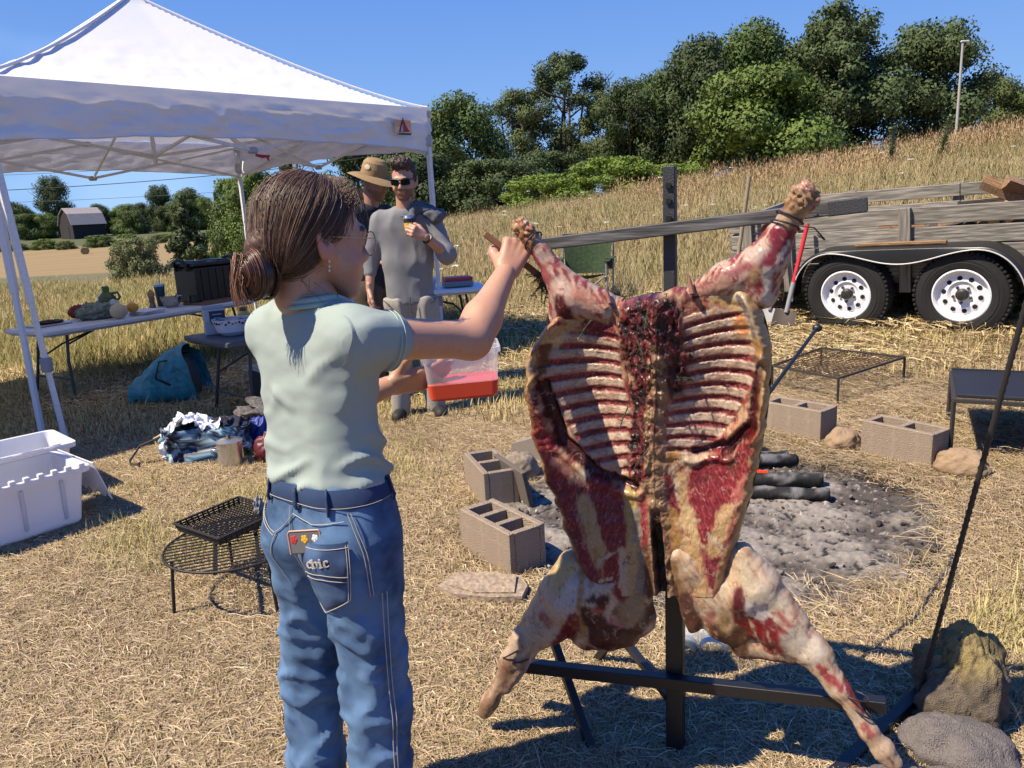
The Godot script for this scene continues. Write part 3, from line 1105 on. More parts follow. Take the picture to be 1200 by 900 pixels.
# ------------------------------------------------------------------ canopy
func build_canopy():
	var o := thing("pop_up_canopy", "white twelve foot pop up canopy tent with peaked roof, scissor frame and splayed white legs", "canopy")
	var C := [Vector3(-3.16, 0, -5.23), Vector3(-0.70, 0, -7.93), Vector3(-3.40, 0, -10.39), Vector3(-5.86, 0, -7.70)]
	var foot := [C[0], C[1], C[2], C[3]]
	C[0] += Vector3(-0.13, 0, 0.03)
	var mid: Vector3 = (C[0] + C[2]) * 0.5
	var ex: Vector3 = (C[1] - C[0]) * 0.5
	var ez: Vector3 = (C[3] - C[0]) * 0.5
	var eave := 2.50
	var peak := 1.12
	var cloth := StandardMaterial3D.new()
	cloth.albedo_color = Color(0.70, 0.70, 0.71).linear_to_srgb()
	cloth.roughness = 0.75
	cloth.cull_mode = BaseMaterial3D.CULL_DISABLED
	cloth.backlight_enabled = true
	cloth.backlight = Color(0.5, 0.5, 0.55)
	cloth.uv1_triplanar = true
	cloth.uv1_scale = Vector3.ONE * 2.6
	cloth.heightmap_enabled = true
	cloth.heightmap_texture = noise_tex("cloud")
	cloth.heightmap_scale = 0.15
	var n1 := noise(61, 1.1, 3)
	var n2 := noise(62, 3.5, 2)
	var roof := MB.new()
	var N := 96
	var f := func(i: int, j: int) -> Vector3:
		var a := -1.0 + 2.0 * i / N
		var b := -1.0 + 2.0 * j / N
		var m := maxf(absf(a), absf(b))
		var h := pow(1.0 - m, 1.22) * peak
		# the cloth hangs a little between the hip ridges and is drawn into folds near the eave
		var side := minf(absf(a), absf(b)) / maxf(m, 0.001)
		h -= (1.0 - side) * m * (1.0 - m) * 0.10
		var q: Vector3 = mid + ex * a * 1.01 + ez * b * 1.01
		var fold := sin((a + b) * 23.0 + n1.get_noise_2d(a * 2, b * 2) * 6.0) * 0.006 * ss(0.55, 1.0, m)
		fold += n2.get_noise_2d(q.x, q.z) * 0.012 * ss(0.2, 0.9, m)
		var tip := (1.0 - ss(0.0, 0.07, m)) * 0.03
		return q + Vector3.UP * (eave + h + fold + tip)
	roof.grid(N, N, f)
	part(o, "roof", roof, cloth)
	# seam ribbons along the hips
	for k in 4:
		var rb := MB.new()
		var pts := []
		for i in 40:
			var t := i / 39.0
			var q: Vector3 = mid.lerp(C[k], t * 1.005)
			pts.append(q + Vector3.UP * (eave + pow(1.0 - t, 1.22) * peak + 0.012))
		rb.tube(pts, 0.013, 6)
		part(o, "hip_seam", rb, M(0.62, 0.62, 0.66, 0.8))
	# valances
	for k in 4:
		var p0: Vector3 = C[k]
		var p1: Vector3 = C[(k + 1) % 4]
		var out := (p1 - p0).cross(Vector3.UP).normalized()
		if out.dot(p0 - mid) < 0:
			out = -out
		var va := MB.new()
		var g := func(i: int, j: int) -> Vector3:
			var t := i / 120.0
			var s := j / 14.0
			var q := p0.lerp(p1, t) + (p0.lerp(p1, t) - mid) * 0.012
			var depth := 0.40 - 0.07 * sin(t * PI) + n1.get_noise_1d(t * 7.0 + k * 9) * 0.015
			var wave := sin(t * 31.0 + s * 5.0 + n1.get_noise_2d(t * 4.0, s) * 5.0) * 0.016 * s + n2.get_noise_2d(t * 3.0 + s * 0.9 + k * 5, s * 1.6 - t * 2.0) * 0.034 * (0.35 + s * 0.7) * sin(s * PI * 0.85 + 0.3)
			return q + Vector3.UP * (eave - depth * s + 0.002) + out * (0.012 + wave - 0.02 * s)
		va.grid(120, 14, g)
		part(o, "valance", va, cloth)
		var hem := MB.new()
		var hp := []
		for i in 61:
			hp.append(g.call(i * 2, 14))
		hem.tube(hp, 0.005, 5)
		part(o, "hem", hem, M(0.6, 0.6, 0.64, 0.8))
	# legs: two telescoping square tubes, collar, foot plate
	var steel := M(0.74, 0.74, 0.75, 0.35, "fine", 2.0, 0.85)
	for k in 4:
		var leg := MB.new()
		var q: Vector3 = C[k]
		var g0 := land(q.x, q.z)
		var ft0: Vector3 = foot[k]
		leg.bar(Vector3(q.x, 0, q.z).lerp(ft0, 0.57) + Vector3.UP * 1.05, Vector3(q.x, eave - 0.03, q.z), 0.044, 0.044, 0.004, ex)
		leg.bar(ft0 + Vector3.UP * g0, Vector3(q.x, 0, q.z).lerp(ft0, 0.55) + Vector3.UP * 1.1, 0.034, 0.034, 0.004, ex)
		var lg := part(o, "leg", leg, steel)
		var col := MB.new()
		col.box(Vector3(q.x, 0, q.z).lerp(ft0, 0.75) + Vector3.UP * 0.62, Vector3(0.062, 0.10, 0.062), 0.008)
		part(lg, "collar", col, M(0.25, 0.25, 0.27, 0.6))
		var sl := MB.new()
		sl.box(Vector3(q.x, eave - 0.30, q.z), Vector3(0.08, 0.11, 0.08), 0.012)
		part(lg, "bracket", sl, M(0.42, 0.42, 0.43, 0.6))
		sl = MB.new()
		sl.box(Vector3(q.x, eave - 0.05, q.z), Vector3(0.075, 0.08, 0.075), 0.012)
		part(lg, "bracket", sl, M(0.42, 0.42, 0.43, 0.6))
		var ft := MB.new()
		ft.box(ft0 + Vector3.UP * (g0 + 0.006), Vector3(0.12, 0.012, 0.12), 0.003)
		part(lg, "foot", ft, steel)
	# scissor trusses on every side and to the centre
	for k in 4:
		var p0: Vector3 = C[k]
		var p1: Vector3 = C[(k + 1) % 4]
		var hi := eave - 0.05
		var lo := eave - 0.42
		var m: Vector3 = (p0 + p1) * 0.5
		for s in [[p0, m], [m, p1]]:
			var x0: Vector3 = s[0]
			var x1: Vector3 = s[1]
			for w in 2:
				var bar := MB.new()
				var off: Vector3 = (mid - m).normalized() * (0.03 + 0.022 * w)
				if w == 0:
					bar.bar(x0 + Vector3.UP * hi + off, x1 + Vector3.UP * lo + off, 0.014, 0.028, 0.002)
				else:
					bar.bar(x0 + Vector3.UP * lo + off, x1 + Vector3.UP * hi + off, 0.014, 0.028, 0.002)
				part(o, "truss_bar", bar, steel)
		var jt := MB.new()
		jt.box(m + Vector3.UP * hi + (mid - m).normalized() * 0.04, Vector3(0.07, 0.05, 0.07), 0.01)
		part(o, "joint", jt, M(0.36, 0.36, 0.37, 0.6))
		jt = MB.new()
		jt.box(m + Vector3.UP * lo + (mid - m).normalized() * 0.04, Vector3(0.07, 0.05, 0.07), 0.01)
		part(o, "joint", jt, M(0.36, 0.36, 0.37, 0.6))
		for w in 2:
			var bar := MB.new()
			var c0 := m + (mid - m).normalized() * 0.06
			bar.bar(c0 + Vector3.UP * (hi if w == 0 else lo), mid + Vector3.UP * (lo + 0.1 if w == 0 else eave + 0.35), 0.014, 0.028, 0.002)
			part(o, "truss_bar", bar, steel)
	var pole := MB.new()
	pole.tube([mid + Vector3.UP * (eave - 0.4), mid + Vector3.UP * (eave + peak - 0.01)], 0.02, 10)
	part(o, "centre_pole", pole, steel)
	# red ribbon tied to the truss at the middle of the front side
	var m0: Vector3 = (C[0] + C[1]) * 0.5 + Vector3.UP * (eave - 0.46)
	var rb := MB.new()
	rb.tube([m0, m0 + Vector3(0.05, -0.015, 0.0), m0 + Vector3(0.10, -0.01, -0.04)], [0.012, 0.016, 0.008], 6)
	rb.tube([m0 + Vector3(0.08, -0.01, -0.04), m0 + Vector3(0.09, -0.05, -0.04)], [0.012, 0.006], 6)
	solo("red_ribbon", "small red ribbon knotted to the canopy's lowest frame joint", "ribbon", rb, M(0.35, 0.02, 0.05, 0.7))
	# printed emblem at the right end of the front valance: orange sunset panel with a black and red sail
	var dir: Vector3 = (C[1] - C[0]).normalized()
	var out0 := Vector3.UP.cross(dir).normalized()
	if out0.dot(C[0] - mid) < 0 and out0.dot(C[1] - mid) < 0:
		out0 = -out0
	var face := Basis(dir, Vector3.UP, dir.cross(Vector3.UP))
	var at: Vector3 = C[1] - dir * 0.36 + Vector3.UP * (eave - 0.19) + (C[1] - mid).normalized() * 0.0
	var nrm := dir.cross(Vector3.UP)
	if nrm.dot(mid - at) > 0:
		nrm = -nrm
	at += nrm * 0.062
	var em := [
		[PackedVector2Array([Vector2(-0.13, -0.06), Vector2(0.13, -0.06), Vector2(0.13, 0.075), Vector2(-0.13, 0.075)]), Color(0.66, 0.36, 0.20), 0.0],
		[PackedVector2Array([Vector2(-0.13, -0.06), Vector2(0.13, -0.06), Vector2(0.13, 0.0), Vector2(-0.13, 0.0)]), Color(0.70, 0.48, 0.30), 0.002],
		[PackedVector2Array([Vector2(-0.07, -0.055), Vector2(0.0, -0.055), Vector2(0.0, 0.10)]), Color(0.02, 0.02, 0.03), 0.004],
		[PackedVector2Array([Vector2(0.005, -0.055), Vector2(0.10, -0.05), Vector2(0.045, 0.02), Vector2(0.005, 0.105)]), Color(0.45, 0.03, 0.03), 0.004],
		[PackedVector2Array([Vector2(-0.045, -0.05), Vector2(-0.03, -0.05), Vector2(-0.016, 0.03)]), Color(0.6, 0.6, 0.62), 0.006],
		[PackedVector2Array([Vector2(-0.02, -0.05), Vector2(-0.006, -0.05), Vector2(-0.006, 0.05)]), Color(0.6, 0.6, 0.62), 0.006],
		[PackedVector2Array([Vector2(-0.09, -0.085), Vector2(0.11, -0.085), Vector2(0.13, -0.064), Vector2(-0.07, -0.066)]), Color(0.05, 0.06, 0.13), 0.004],
	]
	var lg := MB.new()
	for q in em:
		lg.col = q[1]
		lg.plate(q[0], 0.0015, Transform3D(Basis(dir, Vector3.UP, nrm) * Basis.from_scale(Vector3(0.78, 0.85, 1.0)), at + nrm * q[2]))
	part(o, "emblem", lg, M(1, 1, 1, 0.7))
	# poles of the next canopy, whose roof is outside the picture
	for q in [[Vector3(-3.44, 0, -5.42), "white leg of a neighbouring canopy just left of the near tent leg"], [Vector3(-2.62, 0, -10.2), "grey upright pole seen above the cook's head under the tent's back edge"]]:
		var t := thing("canopy_leg", q[1], "canopy leg", q[0])
		var lm := MB.new()
		lm.bar(Vector3.ZERO, Vector3(0, 1.2, 0), 0.036, 0.036, 0.004)
		lm.bar(Vector3(0, 1.1, 0), Vector3(0, 2.35, 0), 0.046, 0.046, 0.004)
		part(t, "tube", lm, M(0.66, 0.67, 0.70, 0.4) if q[0].z > -6 else M(0.42, 0.43, 0.44, 0.5))
		var fm := MB.new()
		fm.box(Vector3(0, 0.006, 0), Vector3(0.12, 0.012, 0.12), 0.003)
		part(t, "foot", fm, M(0.5, 0.5, 0.52, 0.5))
	# the neighbouring canopy itself, left of the picture: it throws the second band of shade
	var nb := thing("neighbouring_canopy", "white canopy left of the picture whose shade falls beside the plastic bins", "canopy")
	var D := [Vector3(-3.44, 0, -5.42), Vector3(-6.10, 0, -7.95), Vector3(-8.5, 0, -5.2), Vector3(-5.9, 0, -2.75)]
	var md: Vector3 = (D[0] + D[2]) * 0.5
	var r2 := MB.new()
	var f2 := func(i: int, j: int) -> Vector3:
		var a := i / 24.0
		var b := j / 24.0
		var q: Vector3 = (D[0].lerp(D[1], a)).lerp(D[3].lerp(D[2], a), b)
		var m := maxf(absf(a * 2 - 1), absf(b * 2 - 1))
		return q + Vector3.UP * (2.5 + pow(1 - m, 1.2) * 1.1)
	r2.grid(24, 24, f2)
	part(nb, "roof", r2, cloth)
	for k in 4:
		if k == 0:
			continue
		var lm := MB.new()
		lm.bar(Vector3(D[k].x, 0, D[k].z), Vector3(D[k].x, 2.5, D[k].z), 0.04, 0.04, 0.004)
		part(nb, "leg", lm, steel)
	for k in 4:
		var va := MB.new()
		va.face(D[k] + Vector3.UP * 2.15, D[(k + 1) % 4] + Vector3.UP * 2.15, D[(k + 1) % 4] + Vector3.UP * 2.5, D[k] + Vector3.UP * 2.5)
		part(nb, "valance", va, cloth)
# ------------------------------------------------------------------ folding tables
func folding_table(label: String, at: Vector3, deg: float, L: float, W: float, h: float, top: Material, legs: Material, group := "folding tables"):
	var o := thing("folding_table", label, "table", at, yaw(deg), group)
	var tm := MB.new()
	tm.box(Vector3(0, h - 0.022, 0), Vector3(L, 0.044, W), 0.012)
	tm.box(Vector3(0, h - 0.05, 0), Vector3(L - 0.06, 0.02, W - 0.06), 0.006)
	part(o, "table_top", tm, top)
	for s: float in [-1.0, 1.0]:
		var x: float = s * (L * 0.5 - 0.22)
		for t in [-1.0, 1.0]:
			var lm := MB.new()
			lm.tube([Vector3(x - s * 0.02, h - 0.06, t * (W * 0.5 - 0.12)), Vector3(x + s * 0.02, h * 0.5, t * (W * 0.5 - 0.10)), Vector3(x + s * 0.05, 0.012, t * (W * 0.5 - 0.04))], 0.014, 8)
			lm.tube([Vector3(x + s * 0.05, 0.0, t * (W * 0.5 - 0.04)), Vector3(x + s * 0.048, 0.03, t * (W * 0.5 - 0.042))], 0.018, 8)
			part(o, "leg", lm, legs)
		var cb := MB.new()
		cb.tube([Vector3(x + s * 0.03, h * 0.27, -(W * 0.5 - 0.07)), Vector3(x + s * 0.03, h * 0.27, W * 0.5 - 0.07)], 0.011, 8)
		part(o, "crossbar", cb, legs)
		var br := MB.new()
		br.tube([Vector3(x + s * 0.012, h * 0.52, W * 0.5 - 0.12), Vector3(x - s * 0.12, h * 0.72, 0.05), Vector3(x - s * 0.5, h - 0.07, 0)], 0.009, 8)
		br.tube([Vector3(x + s * 0.012, h * 0.52, -(W * 0.5 - 0.12)), Vector3(x - s * 0.12, h * 0.72, -0.05), Vector3(x - s * 0.5, h - 0.07, 0)], 0.009, 8)
		part(o, "brace", br, legs)
	return o

const TOP := 0.65

func build_tables():
	var dark := M(0.035, 0.035, 0.038, 0.5)
	folding_table("long white folding table carrying the black box and groceries, left under the tent", Vector3(-3.80, 0, -8.01), 60.0, 2.4, 0.70, TOP, M(0.66, 0.67, 0.70, 0.5, "fine", 6.0, 0.9), dark)
	folding_table("dark grey folding table with the patterned bowl on it, behind the woman", Vector3(-1.70, 0, -6.49), 45.8, 1.83, 0.74, TOP, M(0.085, 0.09, 0.105, 0.55, "fine", 6.0, 0.8), dark)
	var y := land(-1.0, -8.2)
	folding_table("white folding table behind the grey shirted man holding a red box", Vector3(-0.98, y, -8.15), 12.0, 1.5, 0.7, 0.70 - y + 0.03, M(0.66, 0.67, 0.70, 0.5), dark)

func cloth_lump(at: Vector3, r: Vector3, seed_: int, rough := 0.25) -> MB:
	var mb := MB.new()
	var n1 := noise(seed_, 1.4, 3)
	mb.ball(at, r, 16, Basis.IDENTITY, func(d): return 1.0 + n1.get_noise_3d(d.x * 1.6, d.y * 1.6, d.z * 1.6) * rough * 2.0)
	return mb

func build_camp_clutter():
	var T := TOP + 0.002
	# --- on the long white table
	var o := thing("black_box_cooler", "tall black plastic storage box with looped handles on the white table", "storage box", Vector3(-3.47, T, -8.98), yaw(58))
	var mb := MB.new()
	mb.box(Vector3(0, 0.20, 0), Vector3(0.56, 0.40, 0.40), 0.02)
	var blk := M(0.006, 0.0065, 0.008, 0.4, "fine", 9.0, 0.7)
	part(o, "body", mb, blk)
	mb = MB.new()
	mb.box(Vector3(0, 0.425, 0), Vector3(0.60, 0.05, 0.44), 0.015)
	for s: float in [-1.0, 1.0]:
		mb.box(Vector3(s * 0.14, 0.455, 0), Vector3(0.16, 0.02, 0.28), 0.008)
	part(o, "lid", mb, blk)
	for s: float in [-1.0, 1.0]:
		mb = MB.new()
		mb.tube([Vector3(s * 0.30, 0.36, -0.10), Vector3(s * 0.335, 0.46, -0.09), Vector3(s * 0.34, 0.485, 0), Vector3(s * 0.335, 0.46, 0.09), Vector3(s * 0.30, 0.36, 0.10)], 0.02, 8)
		part(o, "handle", mb, blk)
	for k in 5:
		mb = MB.new()
		mb.box(Vector3(-0.2 + k * 0.1, 0.2, 0.203), Vector3(0.03, 0.34, 0.012), 0.004)
		part(o, "rib", mb, blk)
	mb = MB.new()
	mb.box(Vector3.ZERO, Vector3(0.62, 0.022, 0.34), 0.006)
	solo("cutting_board", "brown wooden cutting board on the white table beside the black box", "cutting board", mb, M(0.30, 0.165, 0.085, 0.6, "wood", 3.0, 0.55), Vector3(-3.30, T + 0.012, -8.72), yaw(64))
	# lettuce in a thin clear bag
	mb = cloth_lump(Vector3(0, 0.07, 0), Vector3(0.17, 0.085, 0.12), 71, 0.35)
	o = thing("bag_of_greens", "clear plastic bag of pale greens lying on the white table", "bag", Vector3(-4.06, T, -7.62), yaw(40))
	part(o, "bag", mb, M(0.36, 0.42, 0.33, 0.25, "cloud", 7.0, 0.45))
	mb = cloth_lump(Vector3(0.16, 0.11, 0.02), Vector3(0.05, 0.06, 0.05), 72, 0.3)
	part(o, "gathered_neck", mb, M(0.50, 0.54, 0.48, 0.25))
	# red mesh bag
	solo("red_net_bag", "small red net bag lying left of the bag of greens", "net bag", cloth_lump(Vector3(0, 0.06, 0), Vector3(0.10, 0.065, 0.08), 73, 0.2), M(0.36, 0.018, 0.025, 0.6, "fine", 20.0, 0.5, 0.4), Vector3(-4.33, T, -7.78))
	# tray with sliced meat
	o = thing("foil_tray", "foil tray with brown food at the left end of the white table", "tray", Vector3(-4.36, T, -7.28), yaw(60))
	mb = MB.new()
	mb.box(Vector3(0, 0.008, 0), Vector3(0.34, 0.014, 0.22), 0.005)
	part(o, "tray", mb, M(0.55, 0.55, 0.56, 0.3, "fine", 14.0, 0.7))
	mb = cloth_lump(Vector3(0.02, 0.03, 0), Vector3(0.11, 0.02, 0.07), 75, 0.3)
	part(o, "food", mb, M(0.13, 0.065, 0.04, 0.5, "fine", 18.0, 0.4))
	# green oil bottle
	o = thing("oil_bottle", "big squat green oil bottle with a green cap on the white table", "bottle", Vector3(-4.22, T, -8.15))
	mb = MB.new()
	mb.lathe([Vector2(0.0, 0.0), Vector2(0.085, 0.0), Vector2(0.095, 0.02), Vector2(0.095, 0.13), Vector2(0.085, 0.17), Vector2(0.04, 0.215), Vector2(0.03, 0.225)], 20)
	part(o, "bottle", mb, M(0.06, 0.085, 0.02, 0.12))
	mb = MB.new()
	mb.lathe([Vector2(0.096, 0.04), Vector2(0.0968, 0.05), Vector2(0.0968, 0.11), Vector2(0.096, 0.115)], 20)
	part(o, "paper_band", mb, M(0.16, 0.28, 0.05, 0.6, "fine", 14.0, 0.5))
	mb = MB.new()
	mb.lathe([Vector2(0.034, 0.22), Vector2(0.036, 0.225), Vector2(0.036, 0.27), Vector2(0.03, 0.278), Vector2(0, 0.278)], 16)
	part(o, "cap", mb, M(0.03, 0.14, 0.03, 0.4))
	mb = MB.new()
	mb.tube([Vector3(0.05, 0.20, 0), Vector3(0.12, 0.21, 0), Vector3(0.14, 0.16, 0), Vector3(0.10, 0.12, 0)], 0.014, 8)
	part(o, "handle", mb, M(0.09, 0.13, 0.03, 0.3))
	# roll standing on its edge: cream drum
	o = thing("cream_onion", "cut cream coloured cabbage half standing on the white table edge", "vegetable", Vector3(-3.80, T, -7.52), yaw(20))
	mb = MB.new()
	mb.ball(Vector3(0, 0.075, 0), Vector3(0.082, 0.075, 0.075), 12)
	part(o, "half", mb, M(0.62, 0.52, 0.33, 0.5, "fine", 14.0, 0.8))
	mb = MB.new()
	mb.ball(Vector3(0.05, 0.085, -0.10), Vector3(0.06, 0.05, 0.05), 10)
	solo("orange_pepper", "orange yellow vegetable just behind the cabbage half", "vegetable", mb, M(0.55, 0.26, 0.03, 0.35), Vector3(-3.80, T, -7.60))
	mb = MB.new()
	for k in 6:
		mb.box(Vector3(0.006 * sin(k * 4.0), 0.004 + k * 0.006, 0.008 * cos(k * 3.0)), Vector3(0.30, 0.004, 0.21), 0.0015, yaw(k * 3.0))
	solo("stack_of_napkins", "loose stack of white paper napkins on the white table edge", "napkins", mb, M(0.72, 0.72, 0.74, 0.8), Vector3(-3.68, T, -7.86), yaw(60))
	# pepper grinder
	o = thing("pepper_grinder", "glass pepper grinder with a wooden top left of the blue tumbler", "pepper grinder", Vector3(-3.86, T, -8.38))
	mb = MB.new()
	mb.lathe([Vector2(0, 0), Vector2(0.034, 0), Vector2(0.034, 0.02), Vector2(0.026, 0.05), Vector2(0.028, 0.12), Vector2(0, 0.12)], 16)
	part(o, "glass", mb, M(0.16, 0.14, 0.13, 0.15))
	mb = MB.new()
	mb.lathe([Vector2(0.028, 0.12), Vector2(0.036, 0.135), Vector2(0.036, 0.165), Vector2(0.02, 0.185), Vector2(0.012, 0.20), Vector2(0, 0.205)], 16)
	part(o, "wooden_top", mb, M(0.36, 0.19, 0.09, 0.5))
	# dark blue tumbler with straw
	o = thing("blue_tumbler", "dark blue insulated tumbler with a pale lid and straw on the white table", "tumbler", Vector3(-3.84, T, -8.56))
	mb = MB.new()
	mb.lathe([Vector2(0, 0), Vector2(0.04, 0), Vector2(0.042, 0.01), Vector2(0.055, 0.22), Vector2(0.0, 0.22)], 20)
	part(o, "cup", mb, M(0.012, 0.05, 0.09, 0.3))
	mb = MB.new()
	mb.lathe([Vector2(0.056, 0.215), Vector2(0.059, 0.22), Vector2(0.059, 0.235), Vector2(0.05, 0.243), Vector2(0, 0.243)], 20)
	part(o, "lid", mb, M(0.25, 0.45, 0.55, 0.25))
	mb = MB.new()
	mb.tube([Vector3(0.01, 0.24, 0), Vector3(0.018, 0.32, 0.0)], 0.005, 8)
	part(o, "straw", mb, M(0.10, 0.35, 0.45, 0.3))
	# steel bowl with spoon
	o = thing("steel_bowl", "shiny steel mixing bowl with a spoon, right of the blue tumbler", "bowl", Vector3(-3.66, T, -8.40))
	mb = MB.new()
	mb.lathe([Vector2(0, 0.0), Vector2(0.06, 0.0), Vector2(0.085, 0.03), Vector2(0.105, 0.10), Vector2(0.112, 0.115), Vector2(0.102, 0.108), Vector2(0.08, 0.035), Vector2(0, 0.012)], 28)
	part(o, "bowl", mb, M(0.42, 0.41, 0.39, 0.18, "", 1.0, 1.0, 0.0, 0.9))
	mb = cloth_lump(Vector3(0, 0.085, 0), Vector3(0.085, 0.03, 0.085), 79, 0.2)
	part(o, "contents", mb, M(0.26, 0.22, 0.17, 0.5))
	mb = MB.new()
	mb.tube([Vector3(0.02, 0.07, 0), Vector3(0.13, 0.20, 0.03)], 0.006, 8)
	part(o, "spoon", mb, M(0.05, 0.05, 0.05, 0.3))
	o = thing("black_mug", "black mug between the steel bowl and the cutting board", "mug", Vector3(-3.46, T, -8.52))
	mb = MB.new()
	mb.lathe([Vector2(0, 0.002), Vector2(0.05, 0.002), Vector2(0.055, 0.01), Vector2(0.055, 0.10), Vector2(0.049, 0.10), Vector2(0.047, 0.012), Vector2(0, 0.012)], 20)
	part(o, "cup", mb, M(0.015, 0.015, 0.016, 0.3))
	mb = MB.new()
	mb.tube([Vector3(0.053, 0.085, 0), Vector3(0.09, 0.08, 0), Vector3(0.09, 0.035, 0), Vector3(0.053, 0.025, 0)], 0.008, 8)
	part(o, "handle", mb, M(0.015, 0.015, 0.016, 0.3))
	# --- on the grey table
	o = thing("grey_carton", "upright grey carton with a navy panel beside the patterned bowl", "carton", Vector3(-2.34, T, -6.10), yaw(28))
	mb = MB.new()
	mb.box(Vector3(0, 0.10, 0), Vector3(0.16, 0.20, 0.10), 0.004)
	part(o, "box", mb, M(0.40, 0.40, 0.41, 0.6))
	mb = MB.new()
	mb.box(Vector3(0.0, 0.213, 0), Vector3(0.158, 0.03, 0.06), 0.006)
	part(o, "folded_top", mb, M(0.33, 0.33, 0.34, 0.6))
	mb = MB.new()
	mb.box(Vector3(0.02, 0.145, 0.052), Vector3(0.118, 0.085, 0.003), 0.001)
	part(o, "panel", mb, M(0.02, 0.022, 0.045, 0.5))
	mb = MB.new()
	for k in 2:
		mb.box(Vector3(0.02, 0.16 - k * 0.03, 0.054), Vector3(0.07 - k * 0.02, 0.008, 0.0025), 0.001)
	part(o, "lettering_line", mb, M(0.35, 0.35, 0.40, 0.5))
	o = thing("enamel_bowl", "white bowl with a dark patterned rim on the grey table", "bowl", Vector3(-2.17, T, -6.02))
	mb = MB.new()
	mb.lathe([Vector2(0, 0.0), Vector2(0.08, 0.0), Vector2(0.12, 0.03), Vector2(0.152, 0.12), Vector2(0.155, 0.128), Vector2(0.147, 0.126), Vector2(0.11, 0.035), Vector2(0, 0.012)], 36)
	part(o, "bowl", mb, M(0.66, 0.66, 0.72, 0.25))
	mb = MB.new()
	for k in 36:
		var an := TAU * k / 36.0
		mb.ball(Vector3(cos(an) * 0.1475, 0.105 + 0.009 * sin(k * 2.6), sin(an) * 0.1475), Vector3(0.010, 0.008 + 0.004 * sin(k * 1.7), 0.010), 4)
	part(o, "rim_pattern", mb, M(0.025, 0.028, 0.06, 0.4))
	mb = cloth_lump(Vector3(0, 0.105, 0), Vector3(0.125, 0.03, 0.125), 81, 0.3)
	part(o, "foil_cover", mb, M(0.5, 0.5, 0.52, 0.35, "fine", 12.0, 0.5))
	o = thing("oil_jar", "small jar of yellow oil with a dark cap behind the patterned bowl", "jar", Vector3(-2.18, T, -6.34))
	mb = MB.new()
	mb.lathe([Vector2(0, 0), Vector2(0.05, 0), Vector2(0.055, 0.01), Vector2(0.055, 0.12), Vector2(0.03, 0.15), Vector2(0, 0.15)], 18)
	part(o, "jar", mb, M(0.52, 0.36, 0.04, 0.15))
	mb = MB.new()
	mb.lathe([Vector2(0.032, 0.14), Vector2(0.032, 0.18), Vector2(0, 0.182)], 16)
	part(o, "cap", mb, M(0.02, 0.02, 0.03, 0.4))
	tote("food_tub", "white plastic food tub on the grey table at the man's right hand", Vector3(-1.26, T, -6.72), 20.0, 0.34, 0.28, 0.15, false, "white tubs")
	# --- behind the men
	var yb := land(-0.75, -8.0)
	o = thing("red_book_box", "flat red box stacked on a pale case on the far white table", "box", Vector3(-0.52, 0.735, -8.16), yaw(14))
	mb = MB.new()
	mb.box(Vector3(0, 0.035, 0), Vector3(0.30, 0.06, 0.24), 0.008)
	part(o, "case", mb, M(0.36, 0.38, 0.38, 0.4, "fine", 14.0, 0.5))
	mb = MB.new()
	mb.box(Vector3(0, 0.085, 0), Vector3(0.29, 0.035, 0.22), 0.004)
	part(o, "lid", mb, M(0.42, 0.02, 0.05, 0.4))
	o = thing("white_pail", "white plastic pail standing under the far white table", "pail", on_land(-0.74, -7.72))
	mb = MB.new()
	mb.lathe([Vector2(0, 0), Vector2(0.12, 0), Vector2(0.145, 0.34), Vector2(0.152, 0.34), Vector2(0.152, 0.37), Vector2(0.14, 0.37), Vector2(0, 0.36)], 24)
	part(o, "pail", mb, M(0.66, 0.66, 0.68, 0.4))
	mb = MB.new()
	mb.tube([Vector3(-0.15, 0.33, 0), Vector3(-0.10, 0.22, 0.12), Vector3(0, 0.18, 0.16), Vector3(0.10, 0.22, 0.12), Vector3(0.15, 0.33, 0)], 0.004, 6)
	part(o, "handle", mb, M(0.3, 0.3, 0.3, 0.4))
	o = thing("white_case", "white plastic dish stacked on the far white table left of the red box", "dish", Vector3(-0.86, 0.735, -8.12), yaw(10))
	mb = MB.new()
	mb.lathe([Vector2(0, 0), Vector2(0.10, 0), Vector2(0.14, 0.10), Vector2(0.145, 0.10), Vector2(0.145, 0.115), Vector2(0, 0.115)], 20)
	part(o, "dish", mb, M(0.70, 0.70, 0.72, 0.4))
	mb = cloth_lump(Vector3(0, 0.15, 0), Vector3(0.24, 0.16, 0.18), 83, 0.2)
	solo("dark_duffel", "dark bag on the grass under the far white table's right end", "bag", mb, M(0.02, 0.02, 0.02, 0.8), on_land(-0.42, -7.9))
	# --- on the ground
	build_ground_clutter()

